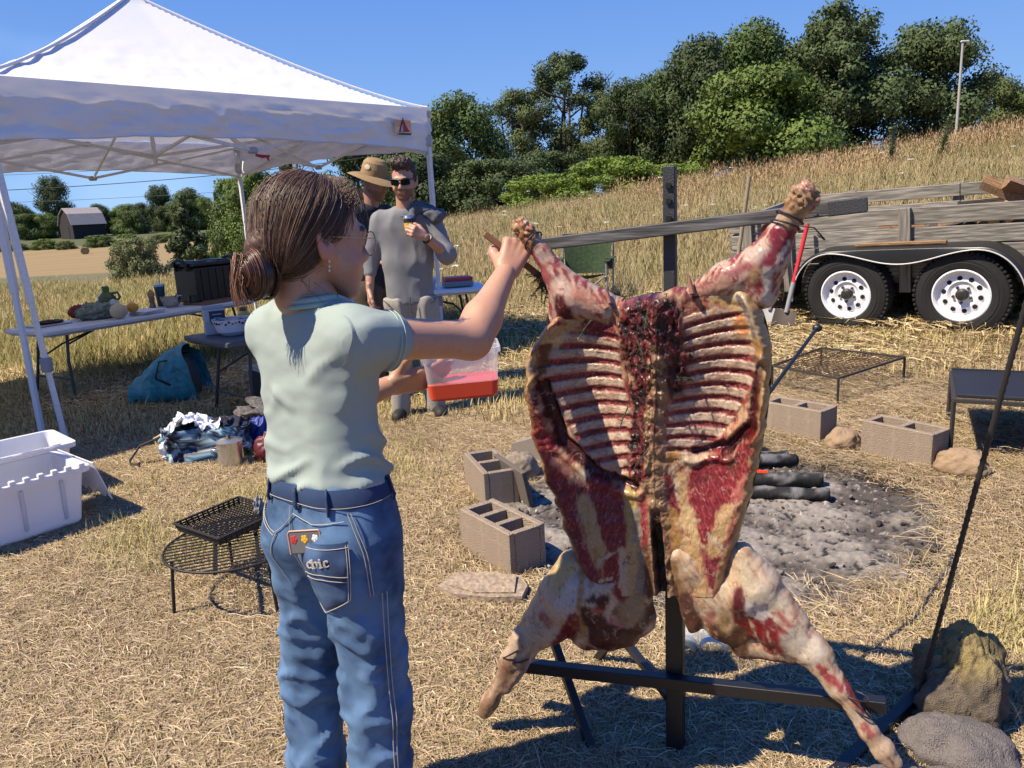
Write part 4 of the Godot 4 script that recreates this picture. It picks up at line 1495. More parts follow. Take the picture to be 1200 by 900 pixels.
func tote(called: String, label: String, at: Vector3, deg: float, w: float, d: float, h: float, flaps: bool, group := "") -> Node3D:
	var o := thing(called, label, "plastic tub", at, yaw(deg), group)
	var m := M(0.78, 0.78, 0.80, 0.32).duplicate()
	m.backlight_enabled = true
	m.backlight = Color(0.7, 0.7, 0.75)
	var mb := MB.new()
	var ring := func(k: float, y: float, inset: float) -> Array:
		var hw: float = w * 0.5 * k - inset
		var hd: float = d * 0.5 * k - inset
		var r := 0.04
		var out := []
		for c in 4:
			var sx := 1.0 if c == 0 or c == 3 else -1.0
			var sz := 1.0 if c < 2 else -1.0
			for q in 5:
				var an := PI * 0.5 * (c + q / 4.0)
				out.append(Vector3(sx * (hw - r) + cos(an) * r, y, sz * (hd - r) + sin(an) * r))
		return out
	var levels := [ring.call(0.84, 0.0, 0.0), ring.call(0.86, 0.012, -0.002), ring.call(0.93, h * 0.55, 0.0), ring.call(0.98, h - 0.03, 0.0), ring.call(1.03, h - 0.028, -0.012), ring.call(1.03, h, -0.014), ring.call(0.98, h, 0.004), ring.call(0.93, h * 0.55, 0.004), ring.call(0.85, 0.014, 0.004)]
	for i in levels.size() - 1:
		var a: Array = levels[i]
		var b: Array = levels[i + 1]
		for k in a.size():
			var k2 := (k + 1) % a.size()
			mb.face(a[k], a[k2], b[k2], b[k])
	for y in [0.004, 0.016]:
		var r: Array = ring.call(0.84, y, 0.002)
		var mid := mb.p(Vector3(0, y, 0), Vector3.UP)
		var ids := []
		for q in r:
			ids.append(mb.p(q, Vector3.UP))
		for k in ids.size():
			mb.tri(mid, ids[k], ids[(k + 1) % ids.size()])
	part(o, "body", mb, m)
	for s: float in [-1.0, 1.0]:
		var hb := MB.new()
		hb.box(Vector3(s * (w * 0.5 + 0.012), h - 0.05, 0), Vector3(0.035, 0.03, d * 0.4), 0.006)
		part(o, "handle", hb, m)
		for k in 3:
			var rb := MB.new()
			rb.box(Vector3((k - 1) * w * 0.3, h * 0.5, s * (d * 0.475)), Vector3(0.02, h * 0.72, 0.014), 0.004, Basis(Vector3.RIGHT, s * 0.10))
			part(o, "rib", rb, m)
	if flaps:
		# two hinged halves of the lid hang open, their meeting edges cut in teeth
		for s: float in [-1.0, 1.0]:
			var fm := MB.new()
			var poly := PackedVector2Array()
			var len_: float = (d * 1.04) if s > 0 else (w * 0.96)
			poly.append(Vector2(-len_ / 2, 0))
			poly.append(Vector2(len_ / 2, 0))
			for k in 9:
				var x := len_ / 2 - len_ * k / 8.0
				poly.append(Vector2(x, -0.20 - (0.03 if k % 2 == 0 else 0.0)))
				if k < 8:
					poly.append(Vector2(x - len_ / 16.0, -0.20 - (0.03 if k % 2 == 0 else 0.0)))
			if s > 0:
				fm.plate(poly, 0.006, Transform3D(Basis(Vector3(0, 0, -1), Vector3.UP, Vector3.RIGHT) * Basis(Vector3.RIGHT, -0.28), Vector3(w * 0.5 + 0.035, h + 0.004, 0)))
			else:
				fm.plate(poly, 0.006, Transform3D(Basis(Vector3.RIGHT, -1.9), Vector3(0, h + 0.006, -d * 0.5 - 0.02)))
			part(o, "lid_flap", fm, m)
		var teeth := MB.new()
		for k in 10:
			teeth.box(Vector3(-w * 0.46 + w * 0.92 * k / 9.0, h + 0.012, d * 0.5 + 0.012), Vector3(0.03, 0.022, 0.03), 0.005)
		part(o, "hinge_teeth", teeth, m)
	return o

func build_ground_clutter():
	tote("clear_tote", "frosted clear plastic tote with open toothed lid at the left edge of the picture", Vector3(-2.60, 0.02, -3.72), 50.0, 0.62, 0.44, 0.30, true)
	tote("clear_tote", "second frosted tote standing behind the open lidded one", Vector3(-2.92, 0.02, -4.22), 46.0, 0.60, 0.42, 0.30, false)
	# teal insulated bag lying on its side
	var o := thing("teal_cooler_bag", "teal insulated carrier bag lying open on its side under the white table", "bag", Vector3(-3.05, 0, -6.72), yaw(8) * Basis.from_scale(Vector3.ONE * 0.9))
	var n1 := noise(91, 3.0, 3)
	var mb := MB.new()
	var f := func(i: int, j: int) -> Vector3:
		var an := TAU * i / 40.0
		var t := j / 20.0
		var w := 0.20 + 0.11 * ss(0.0, 0.6, t)
		var hgt := 0.10 + 0.13 * ss(0.0, 0.8, t)
		var x := -0.36 + 0.66 * t
		var c := cos(an)
		var s := sin(an)
		var pw := 0.55
		var q := Vector3(x - 0.10 * s * t, hgt + signf(s) * pow(absf(s), pw) * hgt * (1.0 + 0.25 * t), signf(c) * pow(absf(c), pw) * w)
		if t < 0.05:
			q.y = lerpf(0.06, q.y, 0.3)
			q.z *= 0.8
		q += Vector3(0, 1, 0) * n1.get_noise_3d(q.x * 2, q.y * 2, q.z * 2) * 0.05 + Vector3(0, 0, 1) * n1.get_noise_3d(q.x * 2 + 7, q.y * 2, q.z * 2) * 0.05
		q.y = maxf(q.y, 0.005)
		return q
	mb.grid(40, 20, f, true)
	part(o, "shell", mb, M(0.045, 0.29, 0.33, 0.4, "cloud", 4.0, 0.7, 0.8))
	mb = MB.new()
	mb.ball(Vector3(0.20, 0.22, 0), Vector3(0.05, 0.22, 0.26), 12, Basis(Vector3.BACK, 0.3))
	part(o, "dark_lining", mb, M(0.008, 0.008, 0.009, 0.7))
	for s: float in [-1.0, 1.0]:
		mb = MB.new()
		mb.tube([Vector3(0.25, 0.44, s * 0.12), Vector3(0.02, 0.43, s * 0.22 + 0.08), Vector3(-0.02, 0.28, s * 0.24 + 0.10), Vector3(0.10, 0.20, s * 0.28 + 0.04)], 0.012, 6, true, 0.5)
		part(o, "strap", mb, M(0.012, 0.012, 0.014, 0.8))
	# patterned bag with paper towels
	o = thing("patterned_bag", "dark carrier bag with blue leaf print slumped on the ground beside the pot", "bag", Vector3(-2.02, 0, -4.86), yaw(6))
	mb = MB.new()
	var g := func(i: int, j: int) -> Vector3:
		var an := TAU * i / 110.0
		var t := j / 30.0
		var c := cos(an)
		var s := sin(an)
		var q := Vector3(signf(c) * pow(absf(c), 0.5) * (0.27 + 0.02 * sin(t * 3)), t * 0.24, signf(s) * pow(absf(s), 0.5) * (0.13 - 0.03 * t))
		q += Vector3(n1.get_noise_3d(q.x * 2, q.y * 2, 0), n1.get_noise_3d(q.x * 2, 5, q.z * 2) * 0.6, n1.get_noise_3d(q.x * 2, q.y * 2, 9)) * 0.07
		q.y = maxf(q.y, 0.004)
		var k := n1.get_noise_3d(q.x * 7 + 3, q.y * 7, q.z * 7)
		mb.col = Color(0.010, 0.014, 0.030) if k < 0.02 else (Color(0.05, 0.16, 0.26) if k < 0.22 else Color(0.25, 0.36, 0.42))
		return q
	mb.grid(110, 30, g, true)
	part(o, "bag", mb, M(1, 1, 1, 0.6))
	mb = MB.new()
	mb = cloth_lump(Vector3(0.14, 0.20, -0.03), Vector3(0.13, 0.06, 0.09), 402, 0.4)
	part(o, "navy_cloth", mb, M(0.012, 0.014, 0.03, 0.9))
	mb = MB.new()
	mb.tube([Vector3(-0.28, 0.18, 0.04), Vector3(-0.40, 0.14, 0.06), Vector3(-0.47, 0.05, 0.08), Vector3(-0.45, 0.012, 0.10), Vector3(-0.40, 0.03, 0.12)], 0.018, 6, true, 0.4)
	part(o, "strap", mb, M(0.012, 0.012, 0.012, 0.8))
	mb = MB.new()
	var pf := func(i: int, j: int) -> Vector3:
		var t := i / 48.0
		var s := j / 24.0
		var q := Vector3(-0.22 + 0.34 * t, 0.275 + 0.03 * sin(t * 5.0), -0.08 + 0.16 * s)
		q.y -= ss(0.35, 0.0, t) * 0.16 * (0.3 + s) + 0.0
		q.z += ss(0.35, 0.0, t) * 0.08
		q += Vector3(n1.get_noise_3d(q.x * 4, q.y * 4, q.z * 4 + 8), n1.get_noise_3d(q.x * 5 + 4, q.y * 4, q.z * 5) * 1.3, n1.get_noise_3d(q.x * 4, q.y * 4 + 9, q.z * 4)) * 0.045
		return q
	mb.grid(48, 24, pf)
	solo("paper_towels", "crumpled white paper towels draped over the patterned bag", "paper towel", mb, M(0.74, 0.74, 0.76, 0.9), Vector3(-2.05, 0.0, -4.84), yaw(6))
	mb = MB.new()
	mb.tube([Vector3(-0.36, 0.03, 0.05), Vector3(-0.22, 0.10, 0.0)], [0.012, 0.009], 8)
	solo("wooden_spoon", "pale wooden handle poking out left of the patterned bag", "spoon", mb, M(0.42, 0.27, 0.13, 0.7), Vector3(-2.0, 0.12, -4.9))
	# steel pot
	o = thing("steel_pot", "tall stainless steel pot with lid on the grass behind the woman", "pot", Vector3(-1.80, 0, -4.66), yaw(20))
	var st := M(0.60, 0.59, 0.57, 0.27, "", 1.0, 1.0, 0.0, 0.9)
	mb = MB.new()
	mb.lathe([Vector2(0, 0.004), Vector2(0.075, 0.004), Vector2(0.080, 0.010), Vector2(0.080, 0.165), Vector2(0.084, 0.168), Vector2(0.0, 0.168)], 32)
	part(o, "body", mb, st)
	mb = MB.new()
	mb.lathe([Vector2(0.085, 0.168), Vector2(0.085, 0.174), Vector2(0.05, 0.186), Vector2(0, 0.19)], 32)
	part(o, "lid", mb, st)
	mb = MB.new()
	mb.lathe([Vector2(0.0, 0.19), Vector2(0.010, 0.192), Vector2(0.016, 0.205), Vector2(0.012, 0.212), Vector2(0, 0.213)], 14)
	part(o, "knob", mb, M(0.03, 0.03, 0.03, 0.4))
	for s: float in [-1.0, 1.0]:
		mb = MB.new()
		mb.tube([Vector3(s * 0.078, 0.13, -0.03), Vector3(s * 0.11, 0.135, -0.025), Vector3(s * 0.11, 0.135, 0.025), Vector3(s * 0.078, 0.13, 0.03)], 0.005, 8)
		part(o, "handle", mb, st)
	solo("blue_stuff_sack", "royal blue stuff sack on the ground behind the pot", "bag", cloth_lump(Vector3(0, 0.10, 0), Vector3(0.12, 0.11, 0.10), 94, 0.3), M(0.012, 0.03, 0.22, 0.5), Vector3(-1.72, 0, -5.05))
	solo("maroon_bowl", "maroon rounded bundle on the ground right of the pot", "bundle", cloth_lump(Vector3(0, 0.09, 0), Vector3(0.10, 0.10, 0.09), 95, 0.2), M(0.10, 0.010, 0.018, 0.5), Vector3(-1.56, 0, -4.70))
	solo("grey_blanket", "grey patterned blanket heap under the grey table", "blanket", cloth_lump(Vector3(0, 0.10, 0), Vector3(0.28, 0.13, 0.22), 96, 0.4), M(0.22, 0.20, 0.20, 0.9, "cloud", 9.0, 0.3), Vector3(-1.75, 0, -5.55))
	# under the grey table: crate and bin
	o = thing("black_crate", "black crate with white lid under the grey table", "crate", Vector3(-1.95, 0, -6.35), yaw(40))
	mb = MB.new()
	mb.box(Vector3(0, 0.16, 0), Vector3(0.42, 0.30, 0.32), 0.02)
	part(o, "crate", mb, M(0.02, 0.02, 0.022, 0.6))
	mb = MB.new()
	mb.box(Vector3(0, 0.325, 0), Vector3(0.44, 0.03, 0.34), 0.008)
	part(o, "lid", mb, M(0.45, 0.45, 0.46, 0.5))
	build_round_grill()
	build_camp_chair()

func build_round_grill():
	var o := thing("round_camp_grill", "round black steel rod grill on three legs in the trampled grass", "grill", Vector3(-1.16, 0, -2.93), yaw(0))
	var iron := M(0.022, 0.017, 0.014, 0.6, "fine", 20.0, 0.5)
	var h := 0.235
	var R := 0.275
	var mb := MB.new()
	var pts := []
	for k in 49:
		pts.append(Vector3(cos(TAU * k / 48.0) * R, h, sin(TAU * k / 48.0) * R))
	mb.tube(pts, 0.0055, 8, false)
	part(o, "rim", mb, iron)
	for k in 17:
		var x := -R + R * 2.0 * (k + 1) / 18.0
		var e := sqrt(R * R - x * x)
		mb = MB.new()
		mb.tube([Vector3(-e, h + 0.004, x).rotated(Vector3.UP, 0.35), Vector3(e, h + 0.004, x).rotated(Vector3.UP, 0.35)], 0.003, 6)
		part(o, "rod", mb, iron)
	for k in 2:
		mb = MB.new()
		mb.bar(Vector3(-R * 0.96, h - 0.008, (k - 0.5) * 0.16).rotated(Vector3.UP, 0.35 + PI / 2), Vector3(R * 0.96, h - 0.008, (k - 0.5) * 0.16).rotated(Vector3.UP, 0.35 + PI / 2), 0.016, 0.006, 0.001)
		part(o, "cross_strap", mb, iron)
	for a in [[-0.205, 0.17], [0.195, 0.19], [-0.12, -0.23], [0.2, -0.17]]:
		mb = MB.new()
		mb.tube([Vector3(a[0] * 0.95, h, a[1] * 0.95), Vector3(a[0] * 1.04, -0.01, a[1] * 1.04)], 0.007, 8)
		part(o, "leg", mb, iron)
	# perforated grilling basket on top
	var t := thing("grilling_basket", "square black perforated grilling basket sitting on the round grill", "grill basket", Vector3(-1.235, h + 0.012, -3.09), yaw(54) * Basis(Vector3.BACK, 0.03))
	var S := 0.15
	var floor_ := MB.new()
	for k in 19:
		var x := -S + 2 * S * k / 18.0
		floor_.box(Vector3(x, 0.003, 0), Vector3(0.007, 0.003, 2 * S), 0.0008)
		floor_.box(Vector3(0, 0.0075, x), Vector3(2 * S, 0.003, 0.007), 0.0008)
	part(t, "perforated_floor", floor_, iron)
	for s in 4:
		var b := yaw(s * 90.0)
		mb = MB.new()
		mb.bar(b * Vector3(-S - 0.012, 0.036, S + 0.010), b * Vector3(S + 0.012, 0.036, S + 0.010), 0.012, 0.008, 0.002)
		for k in 13:
			var x := -S + 2 * S * k / 12.0
			mb.bar(b * Vector3(x, 0.004, S), b * Vector3(x * 1.05, 0.034, S + 0.009), 0.009, 0.003, 0.0008)
		for r in 2:
			mb.bar(b * Vector3(-S, 0.014 + r * 0.010, S + 0.004 + r * 0.003), b * Vector3(S, 0.014 + r * 0.010, S + 0.004 + r * 0.003), 0.003, 0.008, 0.0008)
		part(t, "side_wall", mb, iron)
	solo("crumpled_foil", "crumpled silver foil scrap stuck in the grilling basket's corner", "foil", cloth_lump(Vector3(0, 0.03, 0), Vector3(0.018, 0.038, 0.018), 97, 0.5), M(0.55, 0.55, 0.57, 0.3, "fine", 30.0, 0.4), Vector3(-1.13, h + 0.03, -3.16))

func build_camp_chair():
	var o := thing("camp_chair", "folding green fabric camp chair on the slope behind the beam", "camp chair", on_land(0.98, -9.6), yaw(-14))
	var cloth := M(0.035, 0.075, 0.022, 0.85, "cloud", 5.0, 0.6, 0.5)
	var steel := M(0.22, 0.23, 0.23, 0.4)
	var mb := MB.new()
	var f := func(i: int, j: int) -> Vector3:
		var u := i / 16.0 * 2.0 - 1.0
		var t := j / 14.0
		return Vector3(u * (0.27 + 0.05 * t), 0.42 + 0.50 * t, -0.18 - 0.14 * t - 0.09 * (1 - u * u) * (1.0 - 0.5 * t))
	mb.grid(16, 14, f)
	part(o, "backrest", mb, cloth)
	mb = MB.new()
	var g := func(i: int, j: int) -> Vector3:
		var u := i / 14.0 * 2.0 - 1.0
		var t := j / 12.0
		return Vector3(u * 0.27, 0.42 - 0.06 * (1 - u * u) * sin(t * PI * 0.8 + 0.4) + 0.03 * t, -0.20 + 0.46 * t)
	mb.grid(14, 12, g)
	part(o, "seat", mb, cloth)
	for s: float in [-1.0, 1.0]:
		for q in [[Vector3(s * 0.27, 0.42, 0.26), Vector3(s * -0.27, 0.0, 0.20)], [Vector3(s * 0.27, 0.42, -0.20), Vector3(s * -0.29, 0.0, -0.24)], [Vector3(s * 0.30, 0.0, 0.24), Vector3(s * 0.29, 0.60, 0.24)], [Vector3(s * 0.31, 0.0, -0.22), Vector3(s * 0.33, 0.94, -0.33)], [Vector3(s * 0.28, 0.42, 0.26), Vector3(s * 0.29, 0.0, -0.24)]]:
			mb = MB.new()
			mb.tube(q, 0.011, 8)
			part(o, "frame_tube", mb, steel)
		mb = MB.new()
		mb.bar(Vector3(s * 0.33, 0.62, -0.27), Vector3(s * 0.30, 0.60, 0.27), 0.07, 0.018, 0.006)
		part(o, "armrest", mb, cloth)
	mb = MB.new()
	mb.lathe([Vector2(0.045, 0), Vector2(0.05, 0.12), Vector2(0.045, 0.12), Vector2(0.04, 0.01), Vector2(0, 0.01)], 14, Vector3(0.31, 0.50, 0.12))
	part(o, "cup_holder", mb, M(0.015, 0.015, 0.016, 0.8))
# ------------------------------------------------------------------ the fire pit and what stands round it
func cinder_block(label: String, at: Vector3, deg: float, cores: int, tone: float, L := 0.39, tilt := Basis.IDENTITY):
	var o := thing("cinder_block", label, "cinder block", at, yaw(deg) * tilt, "cinder blocks around the fire pit")
	var W := 0.19
	var H := 0.20
	var t := 0.032
	var m := M(0.63 * tone, 0.485 * tone, 0.355 * tone, 0.95, "fine", 8.0, 0.52, 0.9)
	for s: float in [-1.0, 1.0]:
		var mb := MB.new()
		mb.box(Vector3(0, H / 2, s * (W / 2 - t / 2)), Vector3(L, H, t), 0.006)
		part(o, "face_shell", mb, m)
	for k in cores + 1:
		var mb := MB.new()
		var x := -L / 2 + t * 0.5 + (L - t) * k / cores
		mb.box(Vector3(x, H / 2 - 0.001, 0), Vector3(t, H - 0.004, W - 2 * t + 0.004), 0.005)
		part(o, "web", mb, m)

func stone(called: String, label: String, at: Vector3, r: Vector3, seed_: int, rough: float, m: Material, turn := 0.0, group := "", freq := 1.1) -> MeshInstance3D:
	var mb := MB.new()
	var n1 := noise(seed_, freq, 3)
	var n2 := noise(seed_ + 1, freq * 5.0, 3)
	mb.ball(Vector3.ZERO, r, 26, Basis.IDENTITY, func(d): return 1.0 + n1.get_noise_3d(d.x, d.y, d.z) * rough * 2.0 + n2.get_noise_3d(d.x, d.y, d.z) * rough * 0.5)
	return solo(called, label, "rock", mb, m, at, yaw(turn), group)

func build_fire():
	cinder_block("three hole grey block nearest the woman, on the left rim of the ash", Vector3(-0.08, 0.0, -3.15), -55.0, 3, 1.0)
	cinder_block("grey block seen end on at the back left rim of the ash", Vector3(-0.14, 0.0, -3.92), -72.0, 2, 0.92)
	cinder_block("block on the far rim, closest to the wire grill table", Vector3(1.73, 0.068, -4.49), -51.0, 2, 1.0)
	cinder_block("block on the right rim between two round stones", Vector3(2.10, 0.072, -3.95), -56.0, 2, 0.97)
	# broken face shell leaning on the back left block
	var mb := MB.new()
	mb.box(Vector3(0, 0.11, 0), Vector3(0.36, 0.20, 0.03), 0.006, Basis(Vector3.RIGHT, 0.18))
	solo("broken_block_piece", "dark slab of broken block leaning on the back left block", "block piece", mb, M(0.20, 0.165, 0.13, 0.95, "fine", 11.0, 0.6, 0.5), Vector3(-0.02, 0.0, -3.84), yaw(-66))
	var tan_ := M(0.50, 0.34, 0.20, 0.85, "fine", 9.0, 0.6, 0.6)
	stone("round_stone", "tan round stone between the two far blocks", Vector3(1.87, 0.115, -4.18), Vector3(0.10, 0.075, 0.085), 31, 0.10, tan_, 20, "round stones on the pit rim")
	stone("round_stone", "tan round stone at the right end of the pit rim", Vector3(2.24, 0.13, -3.66), Vector3(0.125, 0.085, 0.085), 36, 0.12, tan_, -50, "round stones on the pit rim")
	stone("round_stone", "grey brown round stone behind the back left block", Vector3(0.02, 0.07, -4.15), Vector3(0.11, 0.09, 0.10), 41, 0.10, M(0.30, 0.235, 0.17, 0.9, "cloud", 8.0, 0.7, 0.4), 0, "round stones on the pit rim")
	# pale flat stone on edge behind
	mb = MB.new()
	mb.plate(PackedVector2Array([Vector2(-0.13, 0), Vector2(0.13, 0), Vector2(0.12, 0.10), Vector2(0.05, 0.17), Vector2(-0.11, 0.115)]), 0.09)
	solo("pale_slab", "pale angular slab standing behind the carcass's left flank", "slab", mb, M(0.38, 0.32, 0.26, 0.9, "fine", 9.0, 0.6, 0.4), Vector3(0.10, 0.0, -4.45), yaw(-30))
	# flagstone
	mb = MB.new()
	var n1 := noise(55, 2.2, 3)
	var poly := PackedVector2Array()
	for q in [Vector2(-0.19, -0.07), Vector2(-0.10, -0.115), Vector2(0.05, -0.10), Vector2(0.165, -0.06), Vector2(0.155, 0.03), Vector2(0.10, 0.10), Vector2(-0.05, 0.095), Vector2(-0.17, 0.05)]:
		poly.append(q)
	mb.plate(poly, 0.045, Transform3D(Basis(Vector3.RIGHT, -PI / 2), Vector3.ZERO))
	mb.plate(PackedVector2Array([Vector2(-0.16, -0.06), Vector2(-0.02, -0.09), Vector2(0.13, -0.05), Vector2(0.09, 0.08), Vector2(-0.14, 0.04)]), 0.012, Transform3D(Basis(Vector3.RIGHT, -PI / 2 + 0.04), Vector3(0, 0.026, 0)))
	solo("flagstone", "flat tan flagstone lying in front of the three hole block", "flagstone", mb, M(0.45, 0.34, 0.235, 0.9, "cloud", 9.0, 0.65, 0.6), Vector3(-0.135, 0.03, -2.81), yaw(-22))
	# rocks in the near right corner
	mb = MB.new()
	var n2 := noise(61, 1.0, 3)
	var n3 := noise(62, 5.0, 3)
	mb.col = Color(1, 1, 1)
	mb.ball(Vector3.ZERO, Vector3(0.125, 0.165, 0.12), 44, Basis.IDENTITY, func(d):
		var a := n3.get_noise_3d(d.x, d.y, d.z)
		var top := ss(0.35, 0.75, d.y + a * 0.3)
		mb.col = Color(0.26, 0.20, 0.14).lerp(Color(0.50, 0.38, 0.15), top).lerp(Color(0.10, 0.08, 0.06), ss(0.10, 0.35, a) * 0.7)
		return 1.0 + n2.get_noise_3d(d.x, d.y, d.z) * 0.35 + a * 0.12 - ss(0.12, 0.4, a) * 0.08)
	solo("rough_boulder", "tall rough pitted boulder with a yellow top, beside the rebar's foot", "rock", mb, M(1, 1, 1, 0.95, "fine", 12.0, 0.5, 0.9), Vector3(1.235, 0.115, -1.93), yaw(30))
	stone("smooth_boulder", "smooth dark grey stone in front of the rough boulder", Vector3(1.13, 0.04, -1.76), Vector3(0.14, 0.085, 0.10), 63, 0.12, M(0.25, 0.215, 0.195, 0.9, "fine", 9.0, 0.5, 0.7), -30)
	stone("reddish_stone", "reddish flat stone at the bottom edge under the hoof", Vector3(0.93, 0.03, -1.60), Vector3(0.16, 0.07, 0.11), 67, 0.12, M(0.32, 0.25, 0.22, 0.9, "fine", 9.0, 0.5, 0.7), 10)
	stone("small_stone", "small brown stone among the grass beside the rough boulder", Vector3(1.36, 0.03, -2.0), Vector3(0.05, 0.035, 0.05), 68, 0.15, M(0.22, 0.17, 0.13, 0.9), 10)
	# charred logs
	var lg := [
		["charred log lowest of the pile, pointing at the viewer", Vector3(1.12, 0.06, -3.62), Vector3(1.52, 0.06, -3.52), 0.036],
		["charred log second of the pile, lying beside the lowest", Vector3(1.10, 0.07, -3.78), Vector3(1.55, 0.08, -3.68), 0.040],
		["charred log on top of the pile with a burnt square end", Vector3(1.12, 0.16, -3.80), Vector3(1.48, 0.13, -3.86), 0.036],
		["charred log at the back of the pile", Vector3(1.05, 0.09, -4.02), Vector3(1.50, 0.08, -4.04), 0.045],
		["upright charred stump behind the pile", Vector3(1.30, 0.02, -4.18), Vector3(1.32, 0.22, -4.18), 0.05],
		["short burnt log half buried left of the pile", Vector3(0.75, 0.05, -3.72), Vector3(1.0, 0.07, -3.62), 0.045],
	]
	var k := 0
	for q in lg:
		mb = MB.new()
		var nn := noise(300 + k, 7.0, 3)
		var ax: Vector3 = q[2] - q[1]
		var u := ax.cross(Vector3.UP if absf(ax.normalized().y) < 0.9 else Vector3.RIGHT).normalized()
		var w := u.cross(ax).normalized()
		var f := func(i: int, j: int) -> Vector3:
			var t := clampf((j - 1) / 22.0, 0, 1)
			var an := TAU * i / 20.0
			var r: float = q[3] * (0.0 if j == 0 or j == 24 else 1.0)
			var c: Vector3 = q[1] + ax * t
			var sp: Vector3 = c + (u * cos(an) + w * sin(an)) * q[3]
			var a := nn.get_noise_3d(sp.x, sp.y, sp.z)
			var crack := absf(sin(t * 34.0 + a * 5.0)) * 0.10
			mb.col = Color(0.014, 0.013, 0.013).lerp(Color(0.26, 0.25, 0.24), ss(0.18, 0.5, a + 0.2 * sin(an)))
			return c + (u * cos(an) + w * sin(an)) * r * (1.0 + a * 0.18 - crack)
		mb.grid(20, 24, f, true)
		solo("charred_log", q[0], "log", mb, M(1, 1, 1, 0.8, "woodv", 9.0, 0.5, 0.5), Vector3.ZERO, Basis.IDENTITY, "charred logs in the fire pit")
		k += 1
	# a few live embers
	var em := StandardMaterial3D.new()
	em.albedo_color = Color(0.3, 0.05, 0.02)
	em.emission_enabled = true
	em.emission = Color(1.0, 0.22, 0.05)
	em.emission_energy_multiplier = 0.9
	for e in [[Vector3(1.18, 0.045, -4.10), 0.035, "glowing ember behind the charred log pile"], [Vector3(1.30, 0.05, -3.90), 0.028, "glowing ember tucked between the charred logs"]]:
		mb = cloth_lump(Vector3.ZERO, Vector3(e[1] * 1.6, e[1] * 0.5, e[1]), 402, 0.5)
		solo("ember", e[2], "ember", mb, em, e[0])
	# glass jars lying in the grass behind the post
	var glass := StandardMaterial3D.new()
	glass.albedo_color = Color(0.92, 0.96, 0.95, 0.18)
	glass.transparency = BaseMaterial3D.TRANSPARENCY_ALPHA
	glass.roughness = 0.08
	glass.cull_mode = BaseMaterial3D.CULL_DISABLED
	for q in [[Vector3(0.535, 0.045, -2.30), 0.038, true, "glass jar lying with its flat base towards the viewer, nearest the post"], [Vector3(0.615, 0.052, -2.27), 0.046, false, "open glass jar lying on its side right of the other jar"]]:
		var o := thing("glass_jar", q[3], "jar", q[0], yaw(-14) * Basis(Vector3.RIGHT, PI / 2 + 0.25), "glass jars behind the post")
		var r: float = q[1]
		mb = MB.new()
		mb.lathe([Vector2(r * 0.86, 0.0), Vector2(r * 0.9, -0.015), Vector2(r, -0.03), Vector2(r, -0.11), Vector2(r * 0.9, -0.12)], 28)
		part(o, "glass", mb, glass)
		mb = MB.new()
		if q[2]:
			mb.lathe([Vector2(0, 0.0), Vector2(r * 0.25, 0.0), Vector2(r * 0.3, 0.003), Vector2(r * 0.8, 0.002), Vector2(r * 0.96, 0.0), Vector2(r, -0.006), Vector2(r, -0.016)], 28)
			part(o, "base", mb, M(0.36, 0.38, 0.37, 0.15))
		else:
			mb.lathe([Vector2(r * 0.80, 0.002), Vector2(r * 0.86, 0.006), Vector2(r * 0.93, 0.002), Vector2(r * 0.95, -0.012), Vector2(r * 0.82, -0.010)], 28)
			part(o, "rim", mb, M(0.50, 0.53, 0.52, 0.12))
	build_wire_tables()
	# a long ribbed steel rod stuck in the ground by the boulder
	var rod := MB.new()
	var a0 := Vector3(1.115, -0.05, -1.965)
	var a1 := Vector3(1.185, 1.195, -1.75)
	a1 = a0 + (a1 - a0) * 1.45
	var pts := []
	var rad := []
	var steps := 260
	for i in steps:
		pts.append(a0.lerp(a1, i / float(steps - 1)))
		rad.append(0.0062 + 0.0017 * (1.0 if i % 3 == 0 else 0.0))
	rod.tube(pts, rad, 8)
	solo("steel_rebar", "long black ribbed steel bar leaning up out of the right edge", "rebar", rod, M(0.018, 0.017, 0.017, 0.5))
	mb = MB.new()
	mb.bar(Vector3(1.19, 0.05, -2.02), Vector3(0.66, 0.012, -1.62), 0.036, 0.036, 0.004)
	solo("black_square_bar", "black square steel bar lying on the grass from the rebar's foot to the bottom edge", "steel bar", mb, M(0.012, 0.012, 0.013, 0.4))

